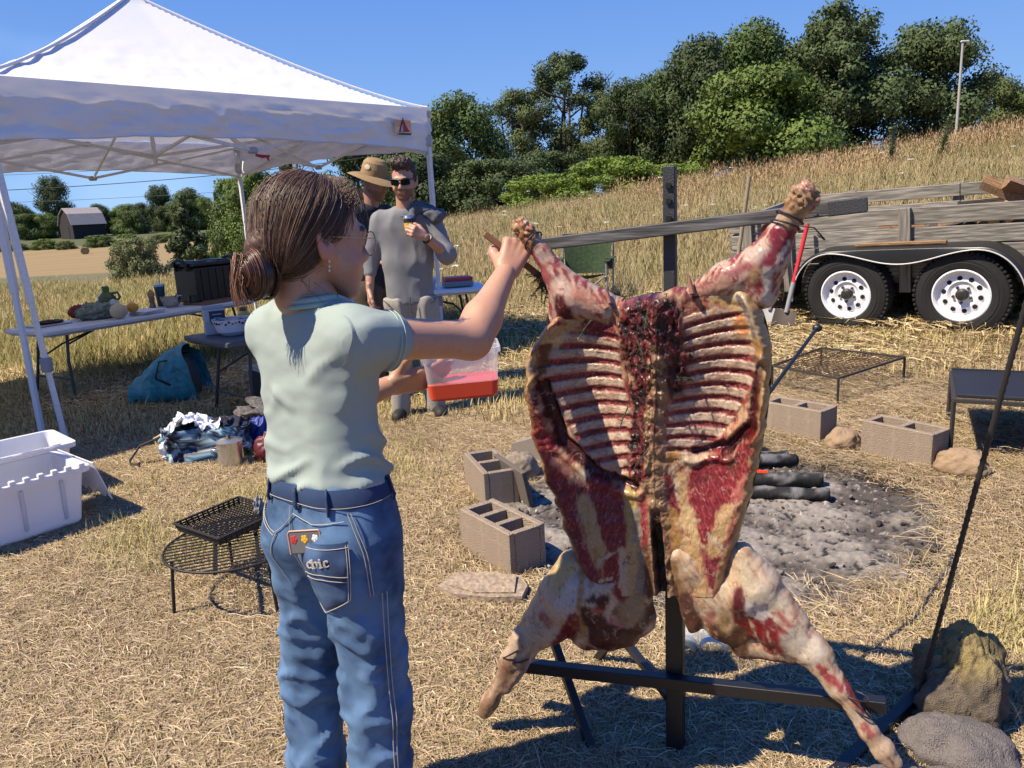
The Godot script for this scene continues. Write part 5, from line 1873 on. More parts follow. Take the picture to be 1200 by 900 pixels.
func build_wire_tables():
	var iron := M(0.05, 0.042, 0.036, 0.65, "fine", 15.0, 0.6)
	var o := thing("wire_grill_table", "low square wire grill table on thin legs behind the far blocks", "grill table")
	var P := [Vector3(1.89, 0, -5.43), Vector3(2.39, 0.04, -5.79), Vector3(2.76, 0.05, -5.26), Vector3(2.16, 0, -4.94)]
	var h := 0.30
	for k in 4:
		var a: Vector3 = P[k] + Vector3.UP * h
		var b: Vector3 = P[(k + 1) % 4] + Vector3.UP * h
		var mb := MB.new()
		mb.bar(a, b, 0.014, 0.014, 0.002)
		part(o, "frame_bar", mb, iron)
		mb = MB.new()
		mb.bar(a, on_land(a.x, a.z, -0.01), 0.014, 0.014, 0.002)
		part(o, "leg", mb, iron)
	var net := MB.new()
	for i in range(1, 16):
		for d in 2:
			var t := i / 16.0
			var a: Vector3 = (P[0].lerp(P[1], t) if d == 0 else P[1].lerp(P[2], t)) + Vector3.UP * (h + 0.002 + d * 0.004)
			var b: Vector3 = (P[3].lerp(P[2], t) if d == 0 else P[0].lerp(P[3], t)) + Vector3.UP * (h + 0.002 + d * 0.004)
			var pts := []
			for q in 9:
				pts.append(a.lerp(b, q / 8.0) - Vector3.UP * 0.02 * sin(q / 8.0 * PI) * sin(t * PI))
			net.tube(pts, 0.0022, 5, false)
	part(o, "wire_mesh", net, M(0.15, 0.085, 0.05, 0.8, "fine", 15.0, 0.4))
	# griddle table at the right edge
	o = thing("griddle_table", "low table with a flat black griddle plate at the right edge", "griddle table")
	var G := [Vector3(2.28, 0, -3.83), Vector3(2.62, 0, -4.45), Vector3(3.35, 0, -4.1), Vector3(3.0, 0, -3.45)]
	h = 0.42
	var c := Vector3.ZERO
	for q in G:
		c += q * 0.25
	for k in 4:
		var a: Vector3 = G[k] + Vector3.UP * h
		var b: Vector3 = G[(k + 1) % 4] + Vector3.UP * h
		var mb := MB.new()
		mb.bar(a, b, 0.022, 0.022, 0.003)
		part(o, "frame_bar", mb, iron)
		mb = MB.new()
		mb.bar(Vector3(a.x, h, a.z), on_land(a.x, a.z, -0.01), 0.018, 0.018, 0.002)
		part(o, "leg", mb, iron)
	var x: Vector3 = (G[3] - G[0]).normalized()
	var z: Vector3 = x.cross(Vector3.UP)
	var pb := Basis(x, Vector3.UP, z)
	var pm2 := MB.new()
	pm2.xf = Transform3D(pb, c)
	pm2.box(Vector3(0, h + 0.016, 0), Vector3(0.80, 0.012, 0.68), 0.003)
	part(o, "griddle_plate", pm2, M(0.02, 0.02, 0.021, 0.45, "fine", 9.0, 0.6))
	for s: float in [-1.0, 1.0]:
		var lip := MB.new()
		lip.xf = Transform3D(pb, c)
		lip.box(Vector3(0, h + 0.0255, s * 0.335), Vector3(0.80, 0.008, 0.008), 0.002)
		part(o, "lip", lip, M(0.03, 0.03, 0.03, 0.45))
# ------------------------------------------------------------------ trailer with firewood
func build_trailer():
	var x := Vector3(0.721, 0.03, 0.692).normalized()
	var z := Vector3(-0.692, -0.12, 0.721)
	z = (z - x * z.dot(x)).normalized()
	var y := z.cross(x)
	var at := Vector3(3.51, 0.298, -6.648)
	var B := Basis(x, y, z)
	var o := thing("utility_trailer", "double axle trailer with weathered board sides, white wheels and black fender, loaded with firewood", "trailer", at, B)
	var woods := []
	for k in 4:
		var t: float = [1.0, 0.86, 1.1, 0.93][k]
		woods.append(M(0.40 * t, 0.365 * t, 0.31 * t, 0.9, "wood", 1.3 + 0.2 * k, 0.5, 0.4))
	var black := M(0.014, 0.014, 0.015, 0.35)
	var kk := 0
	var W := 1.55
	# side boards, near side then far side
	for side in 2:
		var zz: float = 0.0 if side == 0 else -W
		var rows := [[0.91, 1.05], [0.745, 0.885], [0.60, 0.735], [0.46, 0.59]] if side == 0 else [[0.93, 1.05], [0.745, 0.885], [0.60, 0.735], [0.46, 0.59]]
		for r in rows:
			for seg in 2:
				var x0: float = -1.62 if seg == 0 else 0.015
				var x1: float = 0.01 if seg == 0 else 2.4
				var mb := MB.new()
				mb.box(Vector3((x0 + x1) / 2, (r[0] + r[1]) / 2, zz), Vector3(x1 - x0, r[1] - r[0], 0.036), 0.005)
				part(o, "side_board", mb, woods[kk % 4])
				kk += 1
		for px in [-1.43, -1.04, -0.015, 1.3, 2.3]:
			var mb := MB.new()
			mb.box(Vector3(px, 0.70, zz + (0.04 if side == 0 else -0.04)), Vector3(0.095, 0.72, 0.042), 0.005)
			part(o, "stake_post", mb, M(0.38, 0.345, 0.29, 0.9, "woodv", 1.5, 0.5, 0.4))
	for r in [[0.91, 1.03], [0.745, 0.885], [0.60, 0.735]]:
		var mb := MB.new()
		mb.box(Vector3(-1.645, (r[0] + r[1]) / 2, -W / 2), Vector3(0.036, r[1] - r[0], W - 0.05), 0.005)
		part(o, "tail_board", mb, woods[kk % 4])
		kk += 1
	var bed := MB.new()
	bed.box(Vector3(0.4, 0.43, -W / 2), Vector3(4.05, 0.04, W - 0.04), 0.004)
	part(o, "bed", bed, woods[1])
	var fr := MB.new()
	for s in [0.0, 1.0]:
		fr.box(Vector3(0.4, 0.37, -0.06 - s * (W - 0.12)), Vector3(4.1, 0.09, 0.05), 0.005)
	for k in 5:
		fr.box(Vector3(-1.5 + k * 0.95, 0.365, -W / 2), Vector3(0.05, 0.08, W - 0.2), 0.004)
	part(o, "chassis", fr, black)
	# wheels
	var tyre := M(0.016, 0.016, 0.017, 0.85, "fine", 16.0, 0.7, 0.3)
	var white := M(0.74, 0.75, 0.79, 0.4)
	for s: float in [-1.0, 1.0]:
		for side in 2:
			var zc: float = 0.13 if side == 0 else -W - 0.13
			var dirz: float = 1.0 if side == 0 else -1.0
			var wb := Basis(Vector3.RIGHT, PI / 2 * dirz)
			var c := Vector3(s * 0.455, 0.355, zc)
			var mb := MB.new()
			mb.lathe([Vector2(0.205, -0.085), Vector2(0.23, -0.10), Vector2(0.29, -0.105), Vector2(0.335, -0.092), Vector2(0.355, -0.07), Vector2(0.36, -0.03), Vector2(0.36, 0.03), Vector2(0.355, 0.07), Vector2(0.335, 0.092), Vector2(0.29, 0.105), Vector2(0.275, 0.103), Vector2(0.27, 0.108), Vector2(0.23, 0.10), Vector2(0.205, 0.085)], 56, c, wb)
			var w := part(o, "wheel", mb, tyre)
			mb = MB.new()
			for k in 56:
				var an := TAU * k / 56.0
				for q: float in [-1.0, 1.0]:
					mb.box(c + wb * Vector3(cos(an) * 0.352, q * 0.078, sin(an) * 0.352), Vector3(0.022, 0.04, 0.022), 0.004, wb * Basis(Vector3.UP, -an))
			part(w, "tread_blocks", mb, tyre)
			mb = MB.new()
			mb.lathe([Vector2(0.213, 0.078), Vector2(0.216, 0.094), Vector2(0.205, 0.097), Vector2(0.195, 0.085), Vector2(0.188, 0.055), Vector2(0.165, 0.046), Vector2(0.15, 0.052), Vector2(0.11, 0.060), Vector2(0.085, 0.045), Vector2(0.045, 0.045), Vector2(0.0, 0.045)], 48, c, wb)
			part(w, "rim", mb, white)
			if side == 1:
				continue
			for k in 10:
				var an := TAU * (k + 0.3) / 10.0
				mb = MB.new()
				mb.lathe([Vector2(0.0, 0.0545), Vector2(0.019, 0.0545), Vector2(0.0205, 0.050)], 12, c + wb * Vector3(cos(an) * 0.135, 0.004, sin(an) * 0.135), wb)
				part(w, "vent_hole", mb, M(0.006, 0.006, 0.006, 0.9))
			mb = MB.new()
			mb.lathe([Vector2(0.048, 0.045), Vector2(0.046, 0.075), Vector2(0.036, 0.085), Vector2(0.032, 0.115), Vector2(0.0, 0.12)], 20, c, wb)
			part(w, "hub", mb, M(0.02, 0.018, 0.017, 0.5))
			for k in 5:
				var an := TAU * k / 5.0 + 0.4
				mb = MB.new()
				mb.lathe([Vector2(0.011, 0.04), Vector2(0.011, 0.066), Vector2(0, 0.07)], 6, c + wb * Vector3(cos(an) * 0.068, 0, sin(an) * 0.068), wb)
				part(w, "lug_nut", mb, M(0.10, 0.10, 0.10, 0.4, "", 1.0, 1.0, 0.0, 0.8))
	# fender: double arched skirt with a pale rolled lip
	var top_ := func(u: float) -> Vector2:
		# u from -1 to 1 along the fender
		var a := absf(u)
		if a < 0.58:
			return Vector2(u, 0.755)
		var q := (a - 0.58) / 0.42
		return Vector2(signf(u) * (0.58 + 0.36 * sin(q * PI / 2)), 0.755 - 0.43 * (1.0 - cos(q * PI / 2)))
	var low_ := func(u: float) -> Vector2:
		var t: Vector2 = top_.call(u)
		var a := absf(u)
		if a < 0.58:
			return Vector2(u, 0.628 + 0.052 * (1.0 - cos(a / 0.58 * PI)))
		return Vector2(t.x * (0.985 - 0.02 * (a - 0.58)), t.y - 0.024)
	var mb := MB.new()
	var ff := func(i: int, j: int) -> Vector3:
		var u := -1.0 + 2.0 * i / 80.0
		var a: Vector2 = top_.call(u)
		var b: Vector2 = low_.call(u)
		if j == 0:
			return Vector3(a.x, a.y, 0.02)
		if j == 1:
			return Vector3(a.x, a.y, 0.245)
		if j == 2:
			return Vector3(a.x, a.y - 0.006, 0.262)
		return Vector3(b.x, b.y, 0.266)
	mb.grid(80, 3, ff)
	part(o, "fender", mb, M(0.016, 0.016, 0.017, 0.4, "fine", 8.0, 0.7))
	mb = MB.new()
	var pts := []
	for i in 81:
		var b: Vector2 = low_.call(-1.0 + 2.0 * i / 80.0)
		pts.append(Vector3(b.x, b.y, 0.268))
	mb.tube(pts, 0.006, 6)
	part(o, "fender_lip", mb, M(0.50, 0.50, 0.50, 0.35))
	var lamp := MB.new()
	lamp.lathe([Vector2(0.0, 0.04), Vector2(0.055, 0.04), Vector2(0.06, 0.03), Vector2(0.06, 0.0)], 18, Vector3(-1.22, 0.94, 0.03), Basis(Vector3.RIGHT, PI / 2))
	part(o, "tail_lamp", lamp, M(0.03, 0.008, 0.008, 0.3))
	# firewood: split wedges heaped in the bed
	var rng := RandomNumberGenerator.new()
	rng.seed = 19
	var bark := [M(0.36, 0.19, 0.09, 0.9, "wood", 4.0, 0.5, 0.4), M(0.44, 0.26, 0.13, 0.9, "wood", 4.0, 0.5, 0.4), M(0.14, 0.10, 0.075, 0.95, "wood", 5.0, 0.4, 0.6)]
	var shapes := []
	for k in 3:
		var wm := MB.new()
		var r := 0.07 + 0.015 * k
		wm.plate(PackedVector2Array([Vector2(-r, -r * 0.5), Vector2(r, -r * 0.55), Vector2(r * 0.75, r * 0.15), Vector2(r * 0.1, r * 0.7), Vector2(-r * 0.6, r * 0.3)]), 0.40)
		shapes.append(wm.commit())
	var words := ["split log", "orange split log", "bark covered split log"]
	for k in 64:
		var layer := k / 16
		var px := rng.randf_range(-0.5, 2.2) if layer < 2 else rng.randf_range(0.2, 2.2)
		var pz := rng.randf_range(-1.35, -0.2)
		if k % 3 == 0:
			pz = rng.randf_range(-0.30, -0.16)
		var py := 0.52 + layer * 0.105 + rng.randf_range(0, 0.06) + (0.10 if px > 0.9 else 0.0)
		var q := B * Vector3(px, py, pz) + at
		solo("split_log", "split firewood log heaped in the trailer bed", "firewood", shapes[k % 3], bark[rng.randi() % 3], q, B * Basis.from_euler(Vector3(rng.randf_range(-0.2, 0.2), rng.randf_range(-0.6, 0.6) + PI / 2 * (1 if k % 4 != 0 else 0), rng.randf() * 6.0)), "split firewood heaped in the trailer")
	for q in [[0.52, "orange split log sticking up above the top rail"], [0.68, "second orange split log above the top rail, with a bright end"], [0.84, "grey barked log at the right of those above the top rail"]]:
		solo("split_log", q[1], "firewood", shapes[1], bark[2] if q[0] > 0.8 else bark[1], B * Vector3(q[0] + 0.08, 1.05, -0.55) + at, B * Basis.from_euler(Vector3(0.5, q[0] * 3.0, q[0] * 5.0)), "split firewood heaped in the trailer")
	mb = MB.new()
	mb.bar(Vector3(-0.40, 0.775, 0.10), Vector3(0.32, 0.775, 0.10), 0.05, 0.022, 0.003)
	solo("loose_stick", "pale split stick lying along the top of the trailer fender", "stick", mb, M(0.46, 0.28, 0.14, 0.9, "wood", 4.0, 0.5, 0.4), at, B)
	# tools leaning on the side
	shovel("long wooden handled tool leaning on the trailer's left end", at, B, Vector3(-1.35, 1.45, 0.09), Vector3(-1.55, 0.0, 0.36), M(0.42, 0.33, 0.22, 0.8, "woodv", 3.0, 0.6), M(0.20, 0.20, 0.20, 0.5), 0.8)
	shovel("shovel with a pale worn blade standing between the two other tools", at, B, Vector3(-1.05, 0.85, 0.09), Vector3(-1.15, -0.03, 0.42), M(0.30, 0.30, 0.31, 0.5), M(0.48, 0.47, 0.46, 0.5, "fine", 9.0, 0.6), 1.0)
	shovel("shovel with a red handle and brown blade leaning beside the trailer wheel", at, B, Vector3(-0.82, 0.98, 0.09), Vector3(-0.98, -0.04, 0.46), M(0.55, 0.025, 0.03, 0.35), M(0.11, 0.085, 0.07, 0.7, "fine", 9.0, 0.5), 1.0)

func shovel(label: String, at: Vector3, B: Basis, top: Vector3, tip: Vector3, handle: Material, blade_: Material, size: float):
	var o := thing("shovel", label, "shovel", at, B, "tools leaning on the trailer")
	var d := (top - tip).normalized()
	var neck := tip + d * 0.30 * size
	var mb := MB.new()
	mb.tube([neck + d * 0.22, top], 0.019, 10)
	part(o, "handle", mb, handle)
	mb = MB.new()
	mb.tube([neck - d * 0.02, neck + d * 0.14, neck + d * 0.26], [0.020, 0.021, 0.022], 10)
	part(o, "socket", mb, M(0.25, 0.25, 0.26, 0.4))
	mb = MB.new()
	var side := d.cross(Vector3.BACK).normalized()
	var out := side.cross(d).normalized()
	var f := func(i: int, j: int) -> Vector3:
		var u := i / 14.0 * 2.0 - 1.0
		var t := j / 14.0
		var w := 0.105 * size * (1.0 if t < 0.6 else cos((t - 0.6) / 0.4 * PI / 2 * 0.93))
		return neck - d * (t * 0.30 * size) + side * u * w + out * ((u * u - 0.5) * 0.03 + 0.012 * sin(t * PI))
	mb.grid(14, 14, f)
	part(o, "blade", mb, blade_)
# ------------------------------------------------------------------ iron cross and the carcass spread on it
# The cross stands in a vertical plane turned towards the left; u runs along it, v up, w towards the viewer.
const CROSS_AT := Vector3(0.385, 0, -1.835)

func cross_frame() -> Transform3D:
	return Transform3D(Basis(Vector3(0.919, 0, 0.394), Vector3.UP, Vector3(-0.394, 0, 0.919)).orthonormalized(), CROSS_AT)

# the hide is charted in units of about two millimetres, x to the right and y down; this turns the chart into metres
func chart(x: float, y: float) -> Vector2:
	var a := (x - 760.0) / 100.0
	var b := (y - 500.0) / 100.0
	var u := -0.033629 + 0.20789 * a - 0.002579 * b + 0.005798 * a * b - 0.009441 * a * a - 0.000051 * b * b - 0.000481 * a * a * b + 0.00041 * a * a * a
	var v := 0.974054 + 0.014989 * a - 0.214735 * b + 0.010534 * a * b - 0.000738 * a * a - 0.005671 * b * b - 0.000478 * a * a * b + 0.000041 * a * a * a
	return Vector2(u, v)

func unchart(u: float, v: float) -> Vector2:
	var b := v - 0.95
	var x := 16.393 + 489.566 * u - 3.712 * b + 57.905 * u * b + 103.476 * u * u - 0.353 * b * b + 24.969 * u * u * b + 19.908 * u * u * u
	var y := 12.038 + 28.129 * u - 470.774 * b - 89.678 * u * b + 6.608 * u * u - 54.094 * b * b - 22.896 * u * u * b + 2.388 * u * u * u
	return Vector2(x + 760.0, y + 500.0)

func lut(t: Array, x: float) -> float:
	if x <= t[0][0]:
		return t[0][1]
	for i in range(1, t.size()):
		if x <= t[i][0]:
			var f: float = (x - t[i - 1][0]) / (t[i][0] - t[i - 1][0])
			return lerpf(t[i - 1][1], t[i][1], f)
	return t[t.size() - 1][1]

var n_meat := noise(501, 0.045, 3)
var n_grain := noise(502, 0.16, 2)
var n_blob := noise(503, 0.02, 2)
var n_lump := noise(504, 0.075, 4)

const RED := Color(0.26, 0.010, 0.017)
const DEEP := Color(0.10, 0.008, 0.012)
const PINK := Color(0.44, 0.18, 0.12)
const FAT := Color(0.58, 0.36, 0.16)
const CREAM := Color(0.60, 0.44, 0.29)
const GOLD := Color(0.48, 0.25, 0.075)
const BROWN := Color(0.13, 0.055, 0.025)
const BLACK := Color(0.012, 0.006, 0.006)

const LIP_LEFT := [[636, 450, 657, 518], [657, 518, 694, 554], [694, 554, 745, 568]]
const LIP_RIGHT := [[892, 430, 881, 502], [881, 502, 848, 533], [846, 528, 812, 533]]

func seg_dist(x: float, y: float, q: Array) -> float:
	var dx: float = q[2] - q[0]
	var dy: float = q[3] - q[1]
	var px: float = x - q[0]
	var py: float = y - q[1]
	var t := clampf((px * dx + py * dy) / maxf(dx * dx + dy * dy, 0.001), 0.0, 1.0)
	px -= dx * t
	py -= dy * t
	return sqrt(px * px + py * py)

func paint(x: float, y: float, base: Color, list: Array) -> Color:
	var c := base
	var wob := n_meat.get_noise_2d(x * 1.3, y * 0.9) * 2.6 + n_grain.get_noise_2d(x * 1.2, y * 0.4) * 2.2
	for q in list:
		var m: float = q[4] + q[6] + 8.0
		if x < minf(q[0], q[2]) - m or x > maxf(q[0], q[2]) + m or y < minf(q[1], q[3]) - m or y > maxf(q[1], q[3]) + m:
			continue
		var d: float = seg_dist(x, y, q) - q[4] + wob
		c = c.lerp(q[5], 1.0 - ss(-q[6] * 0.7, q[6] * 0.7, d))
	return c

func build_cross_and_carcass():
	build_cross()
	build_carcass()

func build_cross():
	var F := cross_frame()
	var o := thing("asado_cross", "black steel cross with a weathered top beam carrying the carcass, on splayed legs", "iron cross", F.origin, F.basis)
	var iron := M(0.016, 0.016, 0.018, 0.42, "fine", 12.0, 0.6, 0.05)
	var worn := M(0.17, 0.165, 0.16, 0.6, "wood", 3.0, 0.35, 0.2)
	var mb := MB.new()
	mb.box(Vector3(0.0, 0.80, -0.025), Vector3(0.029, 1.56, 0.029), 0.003)
	part(o, "post", mb, M(0.055, 0.057, 0.06, 0.5, "fine", 10.0, 0.5, 0.1))
	mb = MB.new()
	mb.box(Vector3(0.008, 0.30, -0.025), Vector3(0.046, 0.64, 0.046), 0.004)
	part(o, "sleeve", mb, iron)
	for y in [1.46, 1.50, 1.535]:
		mb = MB.new()
		mb.box(Vector3(0.0, y, -0.0065), Vector3(0.013, 0.013, 0.004), 0.001)
		part(o, "pin_hole", mb, M(0.004, 0.004, 0.004, 0.9))
	mb = MB.new()
	mb.bar(Vector3(-0.345, 1.408, 0.015), Vector3(0.42, 1.472, 0.015), 0.032, 0.030, 0.003)
	part(o, "top_beam", mb, worn)
	mb = MB.new()
	mb.bar(Vector3(0.345, 1.4657, 0.015), Vector3(0.424, 1.4723, 0.015), 0.0345, 0.0325, 0.003)
	part(o, "beam_end_sleeve", mb, M(0.07, 0.07, 0.072, 0.5, "fine", 10.0, 0.6, 0.05))
	mb = MB.new()
	mb.bar(Vector3(-0.49, 0.205, 0.012), Vector3(0.52, 0.292, 0.012), 0.032, 0.034, 0.003)
	part(o, "lower_bar", mb, iron)
	var inv := F.affine_inverse()
	for q in [[Vector3(0.085, 0.23, -2.08), Vector3(0.195, -0.05, -1.80)], [Vector3(0.30, 0.16, -2.22), Vector3(0.39, 0.16, -1.88)], [Vector3(0.30, 0.17, -2.22), Vector3(0.22, -0.02, -2.32)]]:
		mb = MB.new()
		mb.bar(inv * q[0], inv * q[1], 0.024, 0.024, 0.003)
		part(o, "brace_leg", mb, iron)
	mb = MB.new()
	mb.tube([inv * Vector3(0.393, 0.69, -1.87), inv * Vector3(0.76, 0.935, -2.2), inv * Vector3(1.045, 1.05, -2.58)], 0.006, 8)
	part(o, "handle_rod", mb, iron)
	mb = MB.new()
	mb.ball(inv * Vector3(1.05, 1.052, -2.585), Vector3(0.017, 0.014, 0.014), 8)
	part(o, "handle_knob", mb, iron)

func build_carcass():
	var F := cross_frame()
	var o := thing("lamb_carcass", "skinned whole lamb carcass splayed open on the cross, ribs towards the viewer", "carcass", F.origin, F.basis)
	var mb := MB.new()
	torso(mb)
	limbs(mb)
	var m := M(1, 1, 1, 0.32, "fine", 30.0, 0.70, 0.22)
	m = m.duplicate()
	m.metallic_specular = 0.36
	m.clearcoat_enabled = true
	m.clearcoat = 0.3
	m.clearcoat_roughness = 0.22
	part(o, "body", mb, m)
	# wire ties round the shanks
	var wire := M(0.02, 0.017, 0.015, 0.5)
	var ties := [[926, 253, 14.0, -0.5, 0.075], [921, 262, 14.0, -0.35, 0.075], [604, 762, 17.0, 0.6, 0.085], [612, 771, 15.0, 0.35, 0.085], [1003, 812, 13.0, -0.15, 0.085], [1009, 829, 12.0, -0.5, 0.085], [623, 284, 12.0, 0.9, 0.07]]
	for t in ties:
		var p := chart(t[0], t[1])
		var r: float = t[2] * 0.0021
		var w := MB.new()
		var pts := []
		for k in 25:
			var an := TAU * k / 24.0
			pts.append(Vector3(p.x, p.y, t[4]) + Basis(Vector3.BACK, t[3]) * Vector3(cos(an) * r * 1.05, sin(an) * r * 0.22, sin(an) * r * 1.0))
		w.tube(pts, 0.0022, 6, false)
		part(o, "tie_wire", w, wire)
	var loose := MB.new()
	var e := chart(938, 262)
	loose.tube([Vector3(e.x, e.y, 0.10), Vector3(e.x + 0.03, e.y - 0.005, 0.12), Vector3(e.x + 0.05, e.y - 0.03, 0.11), Vector3(e.x + 0.035, e.y - 0.02, 0.10)], 0.0018, 5)
	part(o, "tie_wire", loose, wire)
	# herb scraps stuck to the meat
	var rng := RandomNumberGenerator.new()
	rng.seed = 61
	var herb := M(0.035, 0.04, 0.018, 0.8)
	for q in [[735, 350], [792, 360], [700, 372], [742, 470], [820, 440], [757, 415], [778, 430], [765, 360], [765, 520], [752, 395]]:
		var h := MB.new()
		var p := chart(q[0], q[1])
		var d := Vector3(rng.randf_range(-1, 1), rng.randf_range(-1, 1), 0.5).normalized()
		var a := Vector3(p.x, p.y, 0.115 + 0.012)
		h.tube([a, a + d * 0.03, a + d * 0.05 + Vector3(0, -0.01, 0.004)], [0.002, 0.0016, 0.001], 5)
		for k in 5:
			var b := a + d * (0.01 + 0.009 * k)
			h.tube([b, b + Vector3(rng.randf_range(-1, 1), rng.randf_range(-1, 1), rng.randf_range(0, 1)).normalized() * 0.012], [0.0014, 0.0006], 4)
		part(o, "herb_sprig", h, herb)

func torso(mb: MB):
	var XL := [[338, 655], [362, 652], [378, 643], [392, 630], [410, 620], [430, 615], [455, 614], [480, 617], [505, 621], [535, 628], [562, 637], [590, 648], [612, 656], [635, 664], [655, 672], [672, 684], [690, 700]]
	var XR := [[330, 872], [345, 882], [365, 892], [385, 898], [405, 902], [430, 903], [455, 902], [490, 898], [525, 892], [560, 885], [590, 878], [620, 868], [655, 858], [690, 846]]
	var YT := [[640, 384], [665, 366], [690, 356], [705, 346], [716, 350], [730, 353], [745, 349], [757, 346], [775, 344], [790, 338], [806, 340], [820, 338], [840, 334], [860, 336], [878, 342], [900, 362]]
	var SP := [[340, 775], [440, 772], [520, 768], [600, 771], [700, 779]]
	var list := torso_paint()
	var nu := 400
	var nv := 440
	var f := func(i: int, j: int) -> Vector3:
		var s := i / float(nu)
		# two passes: outline at this height, then the curved top edge at this place
		var y0 := lerpf(345.0, 694.0, j / float(nv))
		var x0 := lerpf(lut(XL, y0), lut(XR, y0), s)
		var yt := lut(YT, x0)
		var y := lerpf(yt, 694.0, j / float(nv))
		var xl := lut(XL, y) + n_meat.get_noise_2d(0, y * 0.8) * 4.0
		var xr := lut(XR, y) + n_meat.get_noise_2d(90, y * 0.8) * 3.0
		var x := lerpf(xl, xr, s)
		var sp := lut(SP, y)
		var left := x < sp
		var de := minf(x - xl, xr - x)
		var det := y - yt
		var a := n_meat.get_noise_2d(x, y)
		var g := n_grain.get_noise_2d(x, y)
		var lump := n_lump.get_noise_2d(x, y)
		# ---- shape
		var w := 0.085
		var cx := 688.0 if left else 838.0
		var bowl := exp(-pow((x - cx) / 50.0, 2) - pow((y - 475.0) / 95.0, 2))
		w -= 0.055 * bowl
		var rim := exp(-pow((de - 10.0) / 11.0, 2)) * (1.0 - ss(470, 640, y))
		w += 0.030 * rim
		w += 0.018 * exp(-pow((x - sp) / 13.0, 2))
		w += 0.02 * ss(560, 640, y) * exp(-pow((x - (710.0 if left else 835.0)) / 38.0, 2))
		if de < 11.0:
			var q := 1.0 - maxf(de, 0.0) / 11.0
			w -= 0.040 * (1.0 - sqrt(maxf(0.0, 1.0 - q * q)))
		if det < 14.0:
			var q := 1.0 - maxf(det, 0.0) / 14.0
			w -= 0.045 * (1.0 - sqrt(maxf(0.0, 1.0 - q * q)))
		# ---- colour
		var c := Color(0.36, 0.075, 0.05).lerp(Color(0.60, 0.39, 0.23), clampf(0.60 + a * 1.0 + n_grain.get_noise_2d(x * 0.8, y * 0.25) * 0.8, 0, 1))
		c = c.lerp(RED, ss(0.05, 0.35, n_blob.get_noise_2d(x * 1.6 + 30, y)) * 0.75)
		# tan skin of fat along the outer edge
		var edge := 1.0 - ss(5.0, 13.0, de + a * 6.0)
		var edgec := FAT.lerp(GOLD, clampf(0.5 + a, 0, 1)) if y < 440 or not left else BROWN.lerp(GOLD, clampf(0.35 + a, 0, 1))
		# rib cage
		var tau := clampf(absf(x - sp) / 130.0, 0.0, 1.0)
		var off := 400.0 - 30.0 * tau if left else 395.0 - 27.0 * tau
		var kk := (y - off + 5.0 * sin(tau * PI)) / (13.2 + (6.4 if left else 6.1) * tau)
		var cage := 0.0
		if left:
			var lo := 566.0 - 135.0 * pow(clampf((740.0 - x) / 109.0, 0, 1), 2.2)
			cage = ss(-3, 4, lo - y) * ss(628, 635, x - maxf(0.0, 430.0 - y) * 0.30) * ss(-2, 3, (sp - x) - lerpf(47.0, 13.0, ss(430, 540, y))) * ss(384, 394, y + (x - 690) * 0.05)
		else:
			var lo := 540.0 - 125.0 * pow(clampf((x - 795.0) / 100.0, 0, 1), 2.2)
			cage = ss(-3, 4, lo - y) * ss(-2, 4, 889.0 - x - maxf(0.0, 420.0 - y) * 0.25) * ss(-2, 3, (x - sp) - lerpf(27.0, 12.0, ss(410, 500, y))) * ss(358, 368, y + (x - 850) * 0.1)
		if cage > 0.0:
			var ph: float = kk - floor(kk) + g * 0.05
			var streak := n_grain.get_noise_2d(tau * 70.0 + (0.0 if left else 500.0), kk * 26.0)
			ph += streak * 0.05
			var rib: float = ss(-0.02, 0.16, ph) * (1.0 - ss(0.58, 0.78, ph))
			var bone := Color(0.68, 0.53, 0.39).lerp(Color(0.44, 0.28, 0.20), clampf(0.35 + a * 1.3 + streak * 1.1, 0, 1))
			bone = bone.lerp(Color(0.44, 0.37, 0.34), ss(0.72, 1.0, tau) * 0.6)
			bone = bone.lerp(Color(0.56, 0.22, 0.17), ss(0.40, 0.66, ph) * 0.8)
			var flesh := Color(0.19, 0.014, 0.018).lerp(Color(0.36, 0.075, 0.065), clampf(0.25 + a * 1.2 + streak * 0.9, 0, 1))
			var low := ss(515, 565, y)
			bone = bone.lerp(Color(0.64, 0.44, 0.32), low * 0.5)
			rib = lerpf(rib, rib * 0.7 + 0.3 * ss(-0.1, 0.3, a), low * 0.8)
			var rc := flesh.lerp(bone, rib)
			c = c.lerp(rc, cage)
			w += cage * (0.0050 * rib - 0.002 + streak * 0.0005)
		c = paint(x, y, c, list)
		# the cut edge of the diaphragm stands proud below the ribs, with a deep groove inside it
		var lip := 99.0
		for q in (LIP_LEFT if left else LIP_RIGHT):
			lip = minf(lip, seg_dist(x, y, q))
		w += 0.010 * exp(-pow((lip - 11.0) / 4.5, 2)) * (1.0 - cage) - 0.010 * (1.0 - ss(2.0, 8.0, lip))
		# muscle grain with pale flecks
		if c.r > 0.18 and c.g < 0.08:
			var fb := n_grain.get_noise_2d((x + y * (0.5 if left else -0.5)) * 1.6, (y - x * (0.5 if left else -0.5)) * 0.35)
			c = c.lerp(Color(0.16, 0.008, 0.014), ss(0.05, 0.4, fb) * 0.55).lerp(Color(0.46, 0.10, 0.10), ss(0.1, 0.45, -fb) * 0.5)
			c = c.lerp(Color(0.62, 0.36, 0.32), ss(0.50, 0.66, n_grain.get_noise_2d(x * 1.3 + y * 0.4, y * 0.9 - x * 0.3)) * 0.45)
			c = c.lerp(DEEP, ss(0.1, 0.6, -a) * 0.5)
		c = veins(x, y, c, 1.0 - cage * 0.75)
		c = c.lerp(edgec, edge * 0.9)
		# clotted mass over the neck and upper spine
		var clot := 1.0 - ss(0.75, 1.05, Vector2((x - 763.0) / (45.0 + 9.0 * a), (y - 394.0) / 60.0).length() + a * 0.25)
